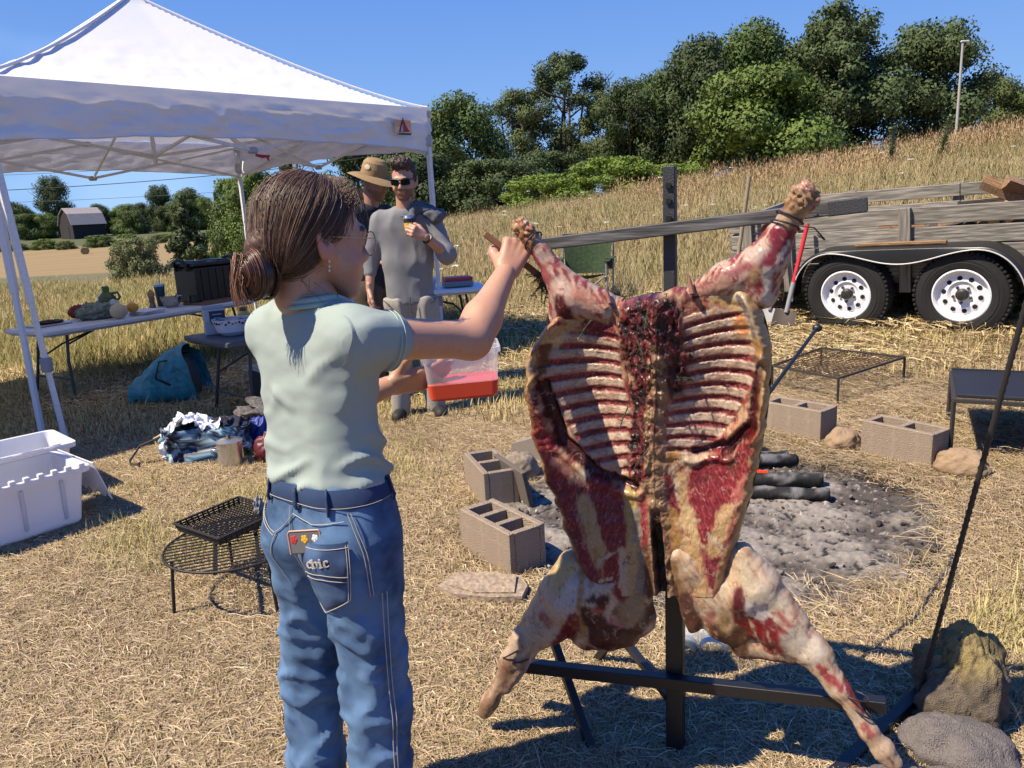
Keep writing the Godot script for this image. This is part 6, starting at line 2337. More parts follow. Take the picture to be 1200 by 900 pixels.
		clot = maxf(clot, (1.0 - ss(9, 17, absf(x - (sp - 19.0)) + a * 8.0)) * ss(400, 420, y) * (1.0 - ss(555, 575, y)))
		clot = maxf(clot, (1.0 - ss(10, 18, absf(x - (sp + 20.0)) + a * 10.0)) * ss(400, 420, y) * (1.0 - ss(455, 480, y)))
		if clot > 0.0:
			var fib := n_lump.get_noise_2d(x * 1.5 + a * 10.0, y * 0.45)
			var fib2 := n_grain.get_noise_2d(x * 1.1, y * 0.5)
			var cc := Color(0.040, 0.006, 0.007).lerp(Color(0.155, 0.014, 0.018), ss(-0.2, 0.25, fib)).lerp(Color(0.36, 0.16, 0.11), ss(0.30, 0.5, fib * 0.7 + fib2 * 0.5) * 0.85)
			cc = cc.lerp(BLACK, ss(0.05, 0.4, -fib - fib2 * 0.3))
			c = c.lerp(cc, clot)
			w += clot * (0.010 + fib * 0.006 + fib2 * 0.0025 + lump * 0.003)
		# spine: tan knobbly column, black hollows beside it lower down
		var col_ := (1.0 - ss(8, 14, absf(x - sp) + a * 4.0)) * ss(395, 430, y)
		if col_ > 0.0:
			var seg := 0.5 + 0.5 * cos((y - 400.0) * TAU / 21.0)
			var sc := Color(0.30, 0.17, 0.085).lerp(Color(0.46, 0.30, 0.16), seg).lerp(Color(0.16, 0.04, 0.03), ss(0.0, 0.4, a))
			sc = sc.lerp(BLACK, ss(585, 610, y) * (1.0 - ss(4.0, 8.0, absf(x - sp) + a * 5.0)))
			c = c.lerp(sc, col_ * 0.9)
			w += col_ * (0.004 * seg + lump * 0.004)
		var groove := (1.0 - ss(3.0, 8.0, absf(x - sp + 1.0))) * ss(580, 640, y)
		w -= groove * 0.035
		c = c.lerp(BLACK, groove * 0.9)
		w += a * 0.0025 + lump * 0.0016 * (1.0 - cage)
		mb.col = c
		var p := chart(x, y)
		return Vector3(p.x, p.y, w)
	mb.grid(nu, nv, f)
	# the outside of the carcass, seen from behind and at the edges
	var back := func(i: int, j: int) -> Vector3:
		var s := i / 40.0
		var y0 := lerpf(345.0, 694.0, j / 40.0)
		var yt := lut(YT, lerpf(lut(XL, y0), lut(XR, y0), s))
		var y := lerpf(yt, 694.0, j / 40.0)
		var x := lerpf(lut(XL, y), lut(XR, y), s)
		var p := chart(x, y)
		var q := s * 2.0 - 1.0
		mb.col = CREAM.lerp(GOLD, clampf(0.5 + n_meat.get_noise_2d(x + 300, y) * 1.4, 0, 1))
		return Vector3(p.x, p.y, 0.045 - 0.05 * sqrt(maxf(0.0, 1.0 - q * q)) * ss(0.0, 0.1, j / 40.0))
	mb.grid(40, 40, back)

# thin dark vessels, pale seams of membrane and a wet darkening, over everything
func veins(x: float, y: float, c: Color, amount: float) -> Color:
	var gate := n_blob.get_noise_2d(x * 1.9 + 400, y * 1.9)
	var r1 := clampf(1.0 - absf(n_meat.get_noise_2d(x * 0.9 + 200, y * 0.55)) * 13.0, 0, 1)
	var r2 := clampf(1.0 - absf(n_meat.get_noise_2d(x * 1.3 + 900, y * 0.8 + 300)) * 16.0, 0, 1)
	c = c.lerp(Color(0.22, 0.018, 0.022), r1 * ss(-0.15, 0.3, gate) * 0.75 * amount)
	c = c.lerp(Color(0.66, 0.50, 0.38), r2 * ss(-0.1, 0.3, -gate) * 0.6 * amount)
	var t := n_grain.get_noise_2d(x * 2.2, y * 1.4)
	return c * (1.03 + 0.24 * t)

func torso_paint() -> Array:
	return [
		# left: belly flap, diaphragm edge, flank muscles
		[625, 490, 664, 592, 12, RED, 4], [634, 560, 662, 620, 10, DEEP, 5],  [700, 552, 745, 566, 5, Color(0.18, 0.012, 0.014), 2],
		[652, 540, 680, 566, 6, PINK, 4], [682, 556, 694, 566, 9, CREAM, 4], [668, 575, 690, 592, 9, RED, 5], [630, 432, 630, 470, 4, DEEP, 4],
		[705, 555, 738, 562, 8, Color(0.60, 0.40, 0.28), 4], [700, 572, 722, 610, 17, RED, 3], [716, 610, 728, 660, 15, RED, 3], [722, 660, 716, 690, 9, RED, 3], [724, 572, 731, 600, 4, RED, 2],
		[684, 588, 704, 640, 9, FAT, 4], [700, 640, 706, 650, 4, GOLD, 3], [664, 592, 676, 640, 10, RED, 3], [676, 640, 706, 694, 10, Color(0.22, 0.012, 0.03), 3], [652, 600, 660, 630, 4, PINK, 3],
		[738, 562, 746, 660, 7, Color(0.52, 0.36, 0.12), 4], [748, 600, 752, 690, 7, Color(0.30, 0.24, 0.17), 4], [742, 640, 738, 694, 8, FAT, 4], [731, 640, 733, 690, 4, CREAM, 3], [756, 585, 757, 640, 4, Color(0.36, 0.03, 0.04), 2], [762, 640, 762, 694, 6, BROWN, 4],
		[704, 652, 728, 640, 1.6, CREAM, 1.5], [704, 676, 720, 672, 1.4, CREAM, 1.5],
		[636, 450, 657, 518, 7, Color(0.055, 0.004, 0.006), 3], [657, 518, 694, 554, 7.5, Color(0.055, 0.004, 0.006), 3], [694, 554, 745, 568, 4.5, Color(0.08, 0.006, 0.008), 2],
		# left collar of fat with cut cartilage, and the dark hollow under it
		[654, 392, 628, 414, 10, Color(0.70, 0.53, 0.30), 4], [626, 415, 620, 452, 8, FAT, 3], [627, 408, 631, 396, 5, Color(0.24, 0.16, 0.15), 3], [622, 418, 625, 428, 4, Color(0.36, 0.27, 0.26), 2],
		[641, 406, 634, 434, 6, BROWN, 5], [690, 372, 640, 396, 5, Color(0.56, 0.36, 0.16), 3], [688, 384, 712, 392, 9, Color(0.20, 0.02, 0.025), 4], [700, 366, 716, 362, 6, Color(0.50, 0.34, 0.16), 4], [666, 362, 676, 354, 10, DEEP, 4], [690, 356, 704, 372, 6, GOLD, 4],
		# right: mirrored with its own muscles
		 [842, 530, 812, 532, 5, Color(0.28, 0.015, 0.02), 2], [893, 460, 880, 560, 8, RED, 3], [884, 480, 872, 520, 4, PINK, 3], [872, 530, 862, 556, 10, Color(0.24, 0.015, 0.022), 4], [868, 506, 850, 540, 6, PINK, 4], [856, 545, 850, 556, 6, BROWN, 4],
		[800, 540, 840, 545, 8, CREAM, 4], [822, 562, 838, 552, 16, RED, 3], [826, 590, 846, 575, 19, RED, 3], [832, 620, 838, 610, 16, RED, 3], [836, 650, 842, 680, 9, Color(0.25, 0.014, 0.035), 3],
		[850, 600, 838, 640, 9, FAT, 4], [866, 580, 876, 565, 8, Color(0.50, 0.14, 0.11), 4], [868, 600, 850, 690, 7, RED, 2.5], [862, 640, 848, 694, 2, FAT, 2], [884, 560, 858, 680, 4, GOLD, 3],
		[796, 560, 800, 600, 7, FAT, 4], [804, 600, 814, 640, 9, Color(0.68, 0.46, 0.22), 4], [812, 640, 822, 690, 9, FAT, 4], [782, 560, 792, 600, 5, Color(0.28, 0.03, 0.035), 3], [786, 600, 796, 650, 7, GOLD, 4], [792, 650, 800, 694, 9, BROWN, 5], [776, 545, 790, 535, 6, GOLD, 4], [787, 548, 796, 585, 2.5, CREAM, 2],
		[832, 622, 850, 640, 1.6, CREAM, 1.5],
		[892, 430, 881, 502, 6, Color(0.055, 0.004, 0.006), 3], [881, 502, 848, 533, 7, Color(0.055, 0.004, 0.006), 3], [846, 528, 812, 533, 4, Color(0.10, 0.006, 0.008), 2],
		# right collar of fat
		[838, 343, 876, 352, 12, Color(0.70, 0.53, 0.30), 4], [876, 352, 889, 398, 12, Color(0.68, 0.51, 0.29), 4], [866, 348, 874, 362, 4, Color(0.20, 0.17, 0.17), 2], [876, 366, 884, 384, 4, Color(0.30, 0.25, 0.24), 2.5], [884, 390, 886, 396, 3.5, Color(0.24, 0.19, 0.19), 2], [895, 400, 900, 440, 5, BROWN, 5], [886, 400, 890, 412, 5, GOLD, 3], [868, 378, 869, 388, 8, Color(0.60, 0.26, 0.10), 3], [888, 420, 896, 446, 5, Color(0.20, 0.12, 0.08), 4],
		[806, 348, 838, 338, 7, DEEP, 4], [838, 352, 860, 358, 6, FAT, 4],
	]

func at_hide(x: float, y: float, w: float) -> Vector3:
	var p := chart(x, y)
	return Vector3(p.x, p.y, w)

func limbs(mb: MB):
	var U := 0.0021
	# ---- hind quarters
	var fd := Field.new(Vector3(-0.60, 0.0, -0.10), Vector3(0.60, 0.78, 0.20), 0.0048, 0.010)
	var caps := [
		# left ham, pelvis, shank, hoof
		[668, 665, 660, 700, 19, 30, 0.055, 0.055], [660, 700, 632, 735, 34, 26, 0.055, 0.06], [690, 700, 700, 735, 40, 34, 0.06, 0.055], [715, 690, 742, 730, 30, 24, 0.06, 0.05], [745, 655, 742, 715, 24, 20, 0.055, 0.05],
		[640, 738, 614, 752, 25, 18, 0.06, 0.07], [614, 752, 600, 772, 15, 12, 0.075, 0.085], [600, 772, 575, 822, 10.5, 8.5, 0.085, 0.09], [622, 768, 596, 806, 5.5, 5, 0.085, 0.09], [577, 820, 569, 834, 10, 9.5, 0.09, 0.09], [680, 752, 730, 752, 18, 16, 0.04, 0.04],
		# right side
		[866, 655, 880, 690, 16, 30, 0.055, 0.06], [880, 700, 915, 735, 36, 28, 0.055, 0.06], [850, 700, 862, 738, 26, 24, 0.06, 0.05], [915, 738, 955, 768, 27, 18, 0.06, 0.07], [955, 768, 985, 805, 15, 10.5, 0.075, 0.085], [985, 805, 1018, 850, 9.5, 7.5, 0.085, 0.09], [1018, 850, 1036, 872, 8, 9.5, 0.09, 0.09], [1036, 872, 1049, 886, 11.5, 9, 0.09, 0.09], [870, 765, 925, 772, 14, 12, 0.045, 0.05],
		[796, 655, 812, 735, 17, 8, 0.07, 0.075], [812, 660, 845, 735, 20, 22, 0.06, 0.05],
	]
	for q in caps:
		fd.cap(at_hide(q[0], q[1], q[6]), at_hide(q[2], q[3], q[7]), q[4] * U, q[5] * U, -1, Vector3.BACK, 0.74 if q[4] > 22 else 1.0)
	var hind := [
		# left
		[664, 660, 650, 700, 14, Color(0.62, 0.44, 0.20), 6], [640, 700, 640, 735, 18, Color(0.64, 0.47, 0.34), 9], [668, 705, 680, 690, 16, Color(0.66, 0.56, 0.50), 8], [640, 718, 648, 728, 4, Color(0.44, 0.14, 0.12), 4], [680, 722, 656, 762, 11, Color(0.22, 0.015, 0.018), 3], [684, 668, 688, 740, 4, GOLD, 4],
		[706, 710, 714, 742, 21, Color(0.075, 0.008, 0.010), 4], [690, 762, 700, 768, 8, Color(0.16, 0.03, 0.02), 5], [725, 765, 760, 720, 9, BROWN, 6], [690, 700, 700, 702, 3, CREAM, 3], [700, 708, 708, 711, 3, Color(0.42, 0.10, 0.09), 3], [722, 722, 730, 730, 6, Color(0.48, 0.22, 0.18), 4],
		[742, 668, 740, 715, 15, Color(0.42, 0.27, 0.13), 8], [752, 660, 752, 690, 6, Color(0.18, 0.13, 0.09), 5], [725, 690, 716, 715, 5, Color(0.62, 0.45, 0.32), 4], [762, 640, 764, 700, 6, Color(0.06, 0.018, 0.012), 4], [715, 672, 730, 695, 5, RED, 4], [706, 690, 722, 680, 3, CREAM, 2],
		[605, 745, 600, 765, 10, Color(0.55, 0.40, 0.28), 6], [598, 775, 574, 826, 11, Color(0.34, 0.19, 0.11), 5], [590, 790, 580, 806, 3, Color(0.52, 0.34, 0.22), 3], [618, 775, 596, 808, 5, Color(0.46, 0.30, 0.19), 3], [570, 828, 567, 838, 9, Color(0.30, 0.17, 0.10), 4],
		# right
		[872, 660, 880, 680, 9, Color(0.56, 0.44, 0.28), 6], [892, 690, 912, 712, 13, Color(0.68, 0.55, 0.38), 7], [884, 705, 892, 716, 12, Color(0.68, 0.60, 0.55), 6], [912, 712, 926, 728, 4, Color(0.42, 0.12, 0.10), 4], [882, 733, 906, 752, 16, RED, 1.8], [868, 720, 880, 734, 8, RED, 2], [902, 722, 932, 745, 4.5, Color(0.30, 0.02, 0.03), 2], [880, 722, 894, 768, 1.6, CREAM, 2], [900, 735, 908, 762, 1.6, CREAM, 2],
		[866, 740, 866, 770, 11, BROWN, 6], [850, 720, 845, 750, 8, Color(0.46, 0.30, 0.13), 6], [836, 715, 832, 730, 5, PINK, 4], [880, 778, 930, 782, 5, Color(0.14, 0.03, 0.025), 4], [868, 688, 866, 716, 7, Color(0.12, 0.012, 0.02), 4], [930, 745, 952, 762, 14, Color(0.66, 0.55, 0.43), 8],
		[960, 775, 985, 800, 4, Color(0.42, 0.06, 0.07), 3], [988, 785, 1000, 815, 4, Color(0.36, 0.035, 0.045), 3], [1003, 815, 1012, 828, 5, Color(0.36, 0.035, 0.045), 3], [1012, 845, 1024, 858, 4, Color(0.45, 0.12, 0.10), 3], [1030, 866, 1050, 890, 11, Color(0.58, 0.40, 0.26), 5], [1040, 880, 1044, 886, 2, Color(0.18, 0.06, 0.04), 2],
		[788, 660, 800, 720, 10, Color(0.26, 0.14, 0.06), 8], [804, 700, 816, 745, 11, Color(0.12, 0.045, 0.025), 6], [806, 670, 826, 705, 5, Color(0.52, 0.34, 0.20), 4], [838, 735, 862, 768, 8, BROWN, 6],
	]
	fd.mesh(mb, func(b: MB, i: int):
		var p := b.v[i]
		var h := unchart(p.x, p.y)
		var a := n_meat.get_noise_2d(h.x + 50, h.y)
		var g := n_grain.get_noise_2d(h.x, h.y)
		var dx := -0.62 if h.x < 775.0 else 0.62
		var al := h.x * dx + h.y * 0.78
		var ac := h.x * 0.78 - h.y * dx
		var st := n_grain.get_noise_2d(al * 0.22, ac * 0.9) + a * 0.5
		var c := Color(0.64, 0.46, 0.29).lerp(Color(0.48, 0.22, 0.12), ss(0.0, 0.42, st) * 0.7).lerp(Color(0.64, 0.52, 0.41), ss(0.05, 0.35, -st + n_blob.get_noise_2d(h.x, h.y) * 0.5) * 0.5)
		c = paint(h.x, h.y, c, hind)
		if c.r > 0.2 and c.g < 0.08:
			c = c.lerp(Color(0.58, 0.30, 0.26), ss(0.42, 0.6, n_grain.get_noise_2d(h.x * 0.5 + h.y, h.y * 0.4 - h.x)) * 0.5)
		if p.z < 0.0:
			c = c.lerp(CREAM, 0.6)
		c = veins(h.x, h.y, c, 1.0)
		b.c[i] = c
		b.v[i] = p + b.n[i] * (a * 0.0025 + g * 0.0007 + n_blob.get_noise_2d(h.x, h.y) * 0.004))
	# ---- fore legs
	for side in 2:
		var fl: Field
		var fc := []
		if side == 0:
			fl = Field.new(Vector3(-0.42, 1.14, -0.04), Vector3(-0.06, 1.50, 0.16), 0.0045, 0.007)
			fc = [[704, 362, 672, 350, 18, 22, 0.05, 0.055], [650, 378, 662, 350, 14, 22, 0.05, 0.055], [668, 352, 650, 326, 21, 15, 0.055, 0.06], [650, 326, 632, 298, 13, 9.5, 0.06, 0.065], [632, 298, 616, 276, 9, 8, 0.065, 0.068], [617, 277, 608, 267, 9.5, 8.5, 0.07, 0.07], [606, 262, 613, 268, 5, 5, 0.075, 0.075]]
		else:
			fl = Field.new(Vector3(0.02, 1.16, -0.04), Vector3(0.40, 1.58, 0.17), 0.0045, 0.007)
			fc = [[812, 346, 850, 328, 11, 17, 0.05, 0.055], [850, 328, 885, 312, 18, 18, 0.055, 0.06], [868, 330, 893, 345, 18, 15, 0.05, 0.05], [890, 348, 903, 305, 13, 19, 0.055, 0.06], [890, 308, 912, 278, 18, 14, 0.06, 0.065], [912, 278, 926, 254, 13, 9.5, 0.065, 0.07], [926, 254, 940, 232, 10, 10, 0.075, 0.08], [938, 234, 944, 224, 11, 8, 0.08, 0.08], [950, 224, 953, 229, 6, 5, 0.085, 0.085], [935, 222, 933, 230, 5.5, 5, 0.09, 0.09], [943, 216, 947, 217, 5, 4, 0.085, 0.085], [938, 240, 948, 236, 6, 6, 0.09, 0.085]]
		for q in fc:
			fl.cap(at_hide(q[0], q[1], q[6]), at_hide(q[2], q[3], q[7]), q[4] * U, q[5] * U)
		var fp := [
			[690, 360, 660, 346, 10, Color(0.66, 0.42, 0.32), 8], [640, 345, 655, 372, 7, Color(0.62, 0.40, 0.33), 5], [660, 352, 664, 372, 9, DEEP, 4], [672, 340, 694, 352, 6, Color(0.58, 0.24, 0.15), 5], [636, 312, 645, 330, 6, Color(0.38, 0.08, 0.09), 4], [641, 342, 646, 368, 3, Color(0.34, 0.05, 0.06), 3], [652, 330, 668, 340, 6, Color(0.66, 0.46, 0.36), 4], [628, 290, 638, 305, 4, Color(0.60, 0.40, 0.34), 3], [620, 290, 630, 306, 4, Color(0.34, 0.05, 0.08), 3], [622, 283, 626, 288, 6, BROWN, 4], [616, 276, 605, 263, 13, Color(0.44, 0.20, 0.08), 5], [604, 262, 606, 264, 4, Color(0.62, 0.38, 0.20), 2],
			[915, 275, 898, 310, 9, Color(0.27, 0.018, 0.045), 3], [928, 275, 912, 305, 6, Color(0.24, 0.014, 0.04), 3], [925, 284, 906, 318, 2.2, Color(0.66, 0.55, 0.48), 2], [895, 290, 870, 320, 8, Color(0.64, 0.46, 0.37), 6], [850, 330, 820, 342, 8, Color(0.62, 0.34, 0.25), 7], [858, 318, 880, 312, 6, Color(0.46, 0.16, 0.15), 6], [900, 318, 898, 352, 6, Color(0.62, 0.54, 0.47), 4], [886, 325, 890, 338, 6, Color(0.26, 0.02, 0.04), 4], [888, 318, 882, 328, 5, Color(0.56, 0.34, 0.16), 4], [922, 260, 934, 246, 9, Color(0.58, 0.40, 0.26), 5], [934, 240, 947, 222, 16, Color(0.42, 0.25, 0.12), 5], [942, 226, 950, 224, 5, Color(0.60, 0.42, 0.26), 3], [946, 224, 952, 228, 6, Color(0.22, 0.10, 0.06), 3], [940, 218, 944, 216, 4, Color(0.60, 0.28, 0.20), 3],
		]
		fl.mesh(mb, func(b: MB, i: int):
			var p := b.v[i]
			var h := unchart(p.x, p.y)
			var a := n_meat.get_noise_2d(h.x + 50, h.y)
			var dx := 0.52 if side == 0 else -0.55
			var al := h.x * dx + h.y * 0.85
			var ac := h.x * 0.85 - h.y * dx
			var st := n_grain.get_noise_2d(al * 0.22, ac * 1.1) + a * 0.4
			var c := Color(0.56, 0.33, 0.22).lerp(Color(0.30, 0.035, 0.045), ss(0.0, 0.32, st)).lerp(Color(0.62, 0.46, 0.36), ss(0.05, 0.35, -st))
			b.c[i] = veins(h.x, h.y, paint(h.x, h.y, c, fp), 1.0)
			var knob := ss(252.0, 238.0, h.y) if side == 1 else ss(284.0, 274.0, h.y)
			b.v[i] = p + b.n[i] * (a * 0.002 + n_grain.get_noise_2d(h.x, h.y) * 0.0007 + knob * (n_lump.get_noise_3d(h.x * 2.0, h.y * 2.0, p.z * 900.0) * 0.012 - 0.002)))
	# torn pieces of skin standing up along the neck edge
	for q in [[806, 322, 812, 345, 7.0], [708, 336, 716, 356, 6.0], [700, 352, 712, 362, 5.0]]:
		var first := mb.v.size()
		mb.col = Color(0.48, 0.22, 0.14)
		var a := at_hide(q[0], q[1], 0.075)
		var b := at_hide(q[2], q[3], 0.085)
		mb.tube([a, a.lerp(b, 0.4), b], [0.002, q[4] * U * 0.7, q[4] * U], 8, true, 0.5)
# ------------------------------------------------------------------ people
# a head in its own frame: x to its right, y up, -z forward; scale 1 is an adult
func head_field(cell: float, s: float) -> Field:
	var fd := Field.new(Vector3(-0.12, -0.20, -0.16) * s, Vector3(0.12, 0.17, 0.15) * s, cell, 0.006 * s)
	fd.ell(Vector3(0, 0.035, 0.010) * s, Vector3(0.076, 0.094, 0.098) * s)
	fd.ell(Vector3(0, -0.01, -0.035) * s, Vector3(0.064, 0.085, 0.060) * s)
	fd.cap(Vector3(0.030, -0.045, -0.055) * s, Vector3(0.012, -0.098, -0.074) * s, 0.036 * s, 0.020 * s)
	fd.cap(Vector3(-0.030, -0.045, -0.055) * s, Vector3(-0.012, -0.098, -0.074) * s, 0.036 * s, 0.020 * s)
	fd.cap(Vector3(0.058, -0.035, -0.01) * s, Vector3(0.022, -0.098, -0.065) * s, 0.020 * s, 0.017 * s)
	fd.cap(Vector3(-0.058, -0.035, -0.01) * s, Vector3(-0.022, -0.098, -0.065) * s, 0.020 * s, 0.017 * s)
	fd.cap(Vector3(-0.035, 0.022, -0.088) * s, Vector3(0.035, 0.022, -0.088) * s, 0.012 * s, 0.012 * s)
	# eye hollows, nose, lips, chin
	for q: float in [-1.0, 1.0]:
		fd.dent(Vector3(q * 0.032, 0.002, -0.108) * s, Vector3(0.018, 0.012, 0.014) * s)
		fd.ell(Vector3(q * 0.031, 0.001, -0.086) * s, Vector3(0.013, 0.011, 0.011) * s)
	fd.cap(Vector3(0, 0.008, -0.094) * s, Vector3(0, -0.030, -0.113) * s, 0.008 * s, 0.011 * s)
	fd.cap(Vector3(-0.011, -0.036, -0.100) * s, Vector3(0.011, -0.036, -0.100) * s, 0.009 * s, 0.009 * s)
	fd.cap(Vector3(-0.016, -0.060, -0.094) * s, Vector3(0.016, -0.060, -0.094) * s, 0.0065 * s, 0.0065 * s)
	fd.cap(Vector3(-0.014, -0.070, -0.092) * s, Vector3(0.014, -0.070, -0.092) * s, 0.007 * s, 0.007 * s)
	fd.ell(Vector3(0, -0.100, -0.084) * s, Vector3(0.018, 0.015, 0.015) * s)
	# ears
	for q: float in [-1.0, 1.0]:
		var eb := Basis(Vector3.UP, q * 0.35) * Basis(Vector3.RIGHT, 0.15)
		fd.ell(Vector3(q * 0.082, -0.002, 0.012) * s, Vector3(0.007, 0.032, 0.019) * s, eb)
		fd.ell(Vector3(q * 0.080, -0.027, 0.006) * s, Vector3(0.007, 0.011, 0.010) * s, eb)
		fd.dent(Vector3(q * 0.092, 0.004, 0.012) * s, Vector3(0.008, 0.019, 0.010) * s, eb)
	# neck stub
	fd.cap(Vector3(0, -0.06, 0.025) * s, Vector3(0, -0.115, 0.032) * s, 0.054 * s, 0.050 * s)
	return fd

# whites, iris and brows, in the head's own axes
func face_paint(q: Vector3, c: Color, iris: Color, brow: Color) -> Color:
	var e := Vector2(absf(q.x) - 0.031, q.y - 0.001)
	if q.z < -0.082:
		if Vector2(e.x, e.y * 1.9).length() < 0.0115:
			c = Color(0.62, 0.58, 0.54)
			if e.length() < 0.0056:
				c = iris if e.length() > 0.0025 else Color(0.01, 0.01, 0.01)
		elif Vector2(e.x, (e.y - 0.002) * 1.7).length() < 0.0140:
			c = c * 0.55
		if absf(q.y - 0.026 - 0.1 * (0.02 - absf(absf(q.x) - 0.032))) < 0.0042 and absf(absf(q.x) - 0.033) < 0.018:
			c = brow
	return c

# hand with five separate bent fingers; k wrist to knuckles, p the way the palm faces, t the thumb side
func hand_field(wrist: Vector3, k: Vector3, p: Vector3, t: Vector3, curl: Array, thumb: Array, s: float, cell: float) -> Field:
	k = k.normalized()
	p = (p - k * p.dot(k)).normalized()
	t = (t - k * t.dot(k) - p * t.dot(p)).normalized()
	var m := Vector3.ONE * 0.14 * s
	var mid := wrist + k * 0.07 * s
	var fd := Field.new(mid - m, mid + m, cell, 0.0028 * s)
	fd.cap(wrist - k * 0.03 * s, wrist + k * 0.012 * s, 0.025 * s, 0.024 * s, -1, p, 0.78)
	for q in [-0.027, -0.009, 0.009, 0.026]:
		fd.cap(wrist + k * 0.012 * s + t * q * 0.55 * s, wrist + k * 0.082 * s + t * q * s, 0.0165 * s, 0.0125 * s)
	var base := [0.028, 0.0095, -0.0095, -0.027]
	var len_ := [[0.042, 0.026, 0.020], [0.047, 0.029, 0.021], [0.043, 0.027, 0.021], [0.033, 0.021, 0.018]]
	var rad := [0.0098, 0.0100, 0.0095, 0.0082]
	for f in 4:
		var at: Vector3 = wrist + k * (0.086 if f == 1 or f == 2 else 0.080) * s + t * base[f] * s - p * 0.002 * s
		var an := 0.0
		for j in 3:
			an += curl[f][j]
			var d := (k * cos(an) + p * sin(an) + t * (0.05 * (1.5 - f)) * cos(an)).normalized()
			var e: Vector3 = at + d * len_[f][j] * s
			fd.cap(at, e, rad[f] * s * (1.0 - 0.07 * j), rad[f] * s * (0.96 - 0.10 * j))
			at = e
	var th := wrist + k * 0.022 * s + t * 0.022 * s + p * 0.006 * s
	var lens := [0.046, 0.032, 0.026]
	for j in 3:
		var q: Vector3 = thumb[j]
		var d := (k * q.x + p * q.y + t * q.z).normalized()
		var e: Vector3 = th + d * lens[j] * s
		fd.cap(th, e, [0.0155, 0.0115, 0.0108][j] * s, [0.0118, 0.0108, 0.0088][j] * s)
		th = e
	return fd

func skin_mat() -> StandardMaterial3D:
	var m := M(1, 1, 1, 0.48, "fine", 30.0, 0.88, 0.05).duplicate()
	m.subsurf_scatter_enabled = true
	m.subsurf_scatter_strength = 0.12
	return m

func fold_shift(n1: FastNoiseLite, amp: float, sx: float, sy: float) -> Callable:
	return func(b: MB, i: int):
		var p := b.v[i]
		var a := n1.get_noise_3d(p.x * sx, p.y * sy, p.z * sx)
		var r := 1.0 - absf(a) * 2.4
		b.v[i] = p + b.n[i] * (amp * (maxf(r, 0.0) - 0.4))

func build_men():
	man_grey()
	man_hat()

func place_head(mb: MB, at: Vector3, b: Basis, s: float, cell: float, tint: Callable):
	var fd := head_field(cell, s)
	var keep := mb.xf
	mb.xf = Transform3D(b, at)
	fd.mesh(mb)
	# the mesher left points in world axes; paint by the head's own axes
	var inv := mb.xf.affine_inverse()
	for i in range(mb.v.size()):
		if mb.c[i].a < 0.5:
			var q := (inv * mb.v[i]) / s
			mb.c[i] = tint.call(q)
	mb.xf = keep

func hair_cap(at: Vector3, b: Basis, s: float, lobes: Array, cell: float, n1: FastNoiseLite, amp: float, cola: Color, colb: Color) -> MB:
	var mb := MB.new()
	var fd := Field.new(Vector3(-0.16, -0.2, -0.18) * s, Vector3(0.16, 0.2, 0.2) * s, cell, 0.006)
	for q in lobes:
		fd.ell(q[0] * s, q[1] * s)
	for q in [[Vector3(0, -0.055, -0.085), Vector3(0.075, 0.095, 0.085)], [Vector3(0, -0.13, -0.0), Vector3(0.10, 0.07, 0.08)]]:
		fd.dent(q[0] * s, q[1] * s)
	mb.xf = Transform3D(b, at)
	fd.mesh(mb)
	mb.xf = Transform3D.IDENTITY
	for i in mb.v.size():
		var p := b.inverse() * (mb.v[i] - at)
		var a := n1.get_noise_3d(p.x, p.y * 0.5, p.z)
		mb.c[i] = cola.lerp(colb, clampf(0.5 + a * 1.2, 0, 1))
		mb.v[i] += mb.n[i] * a * amp
	mb.smooth()
	return mb

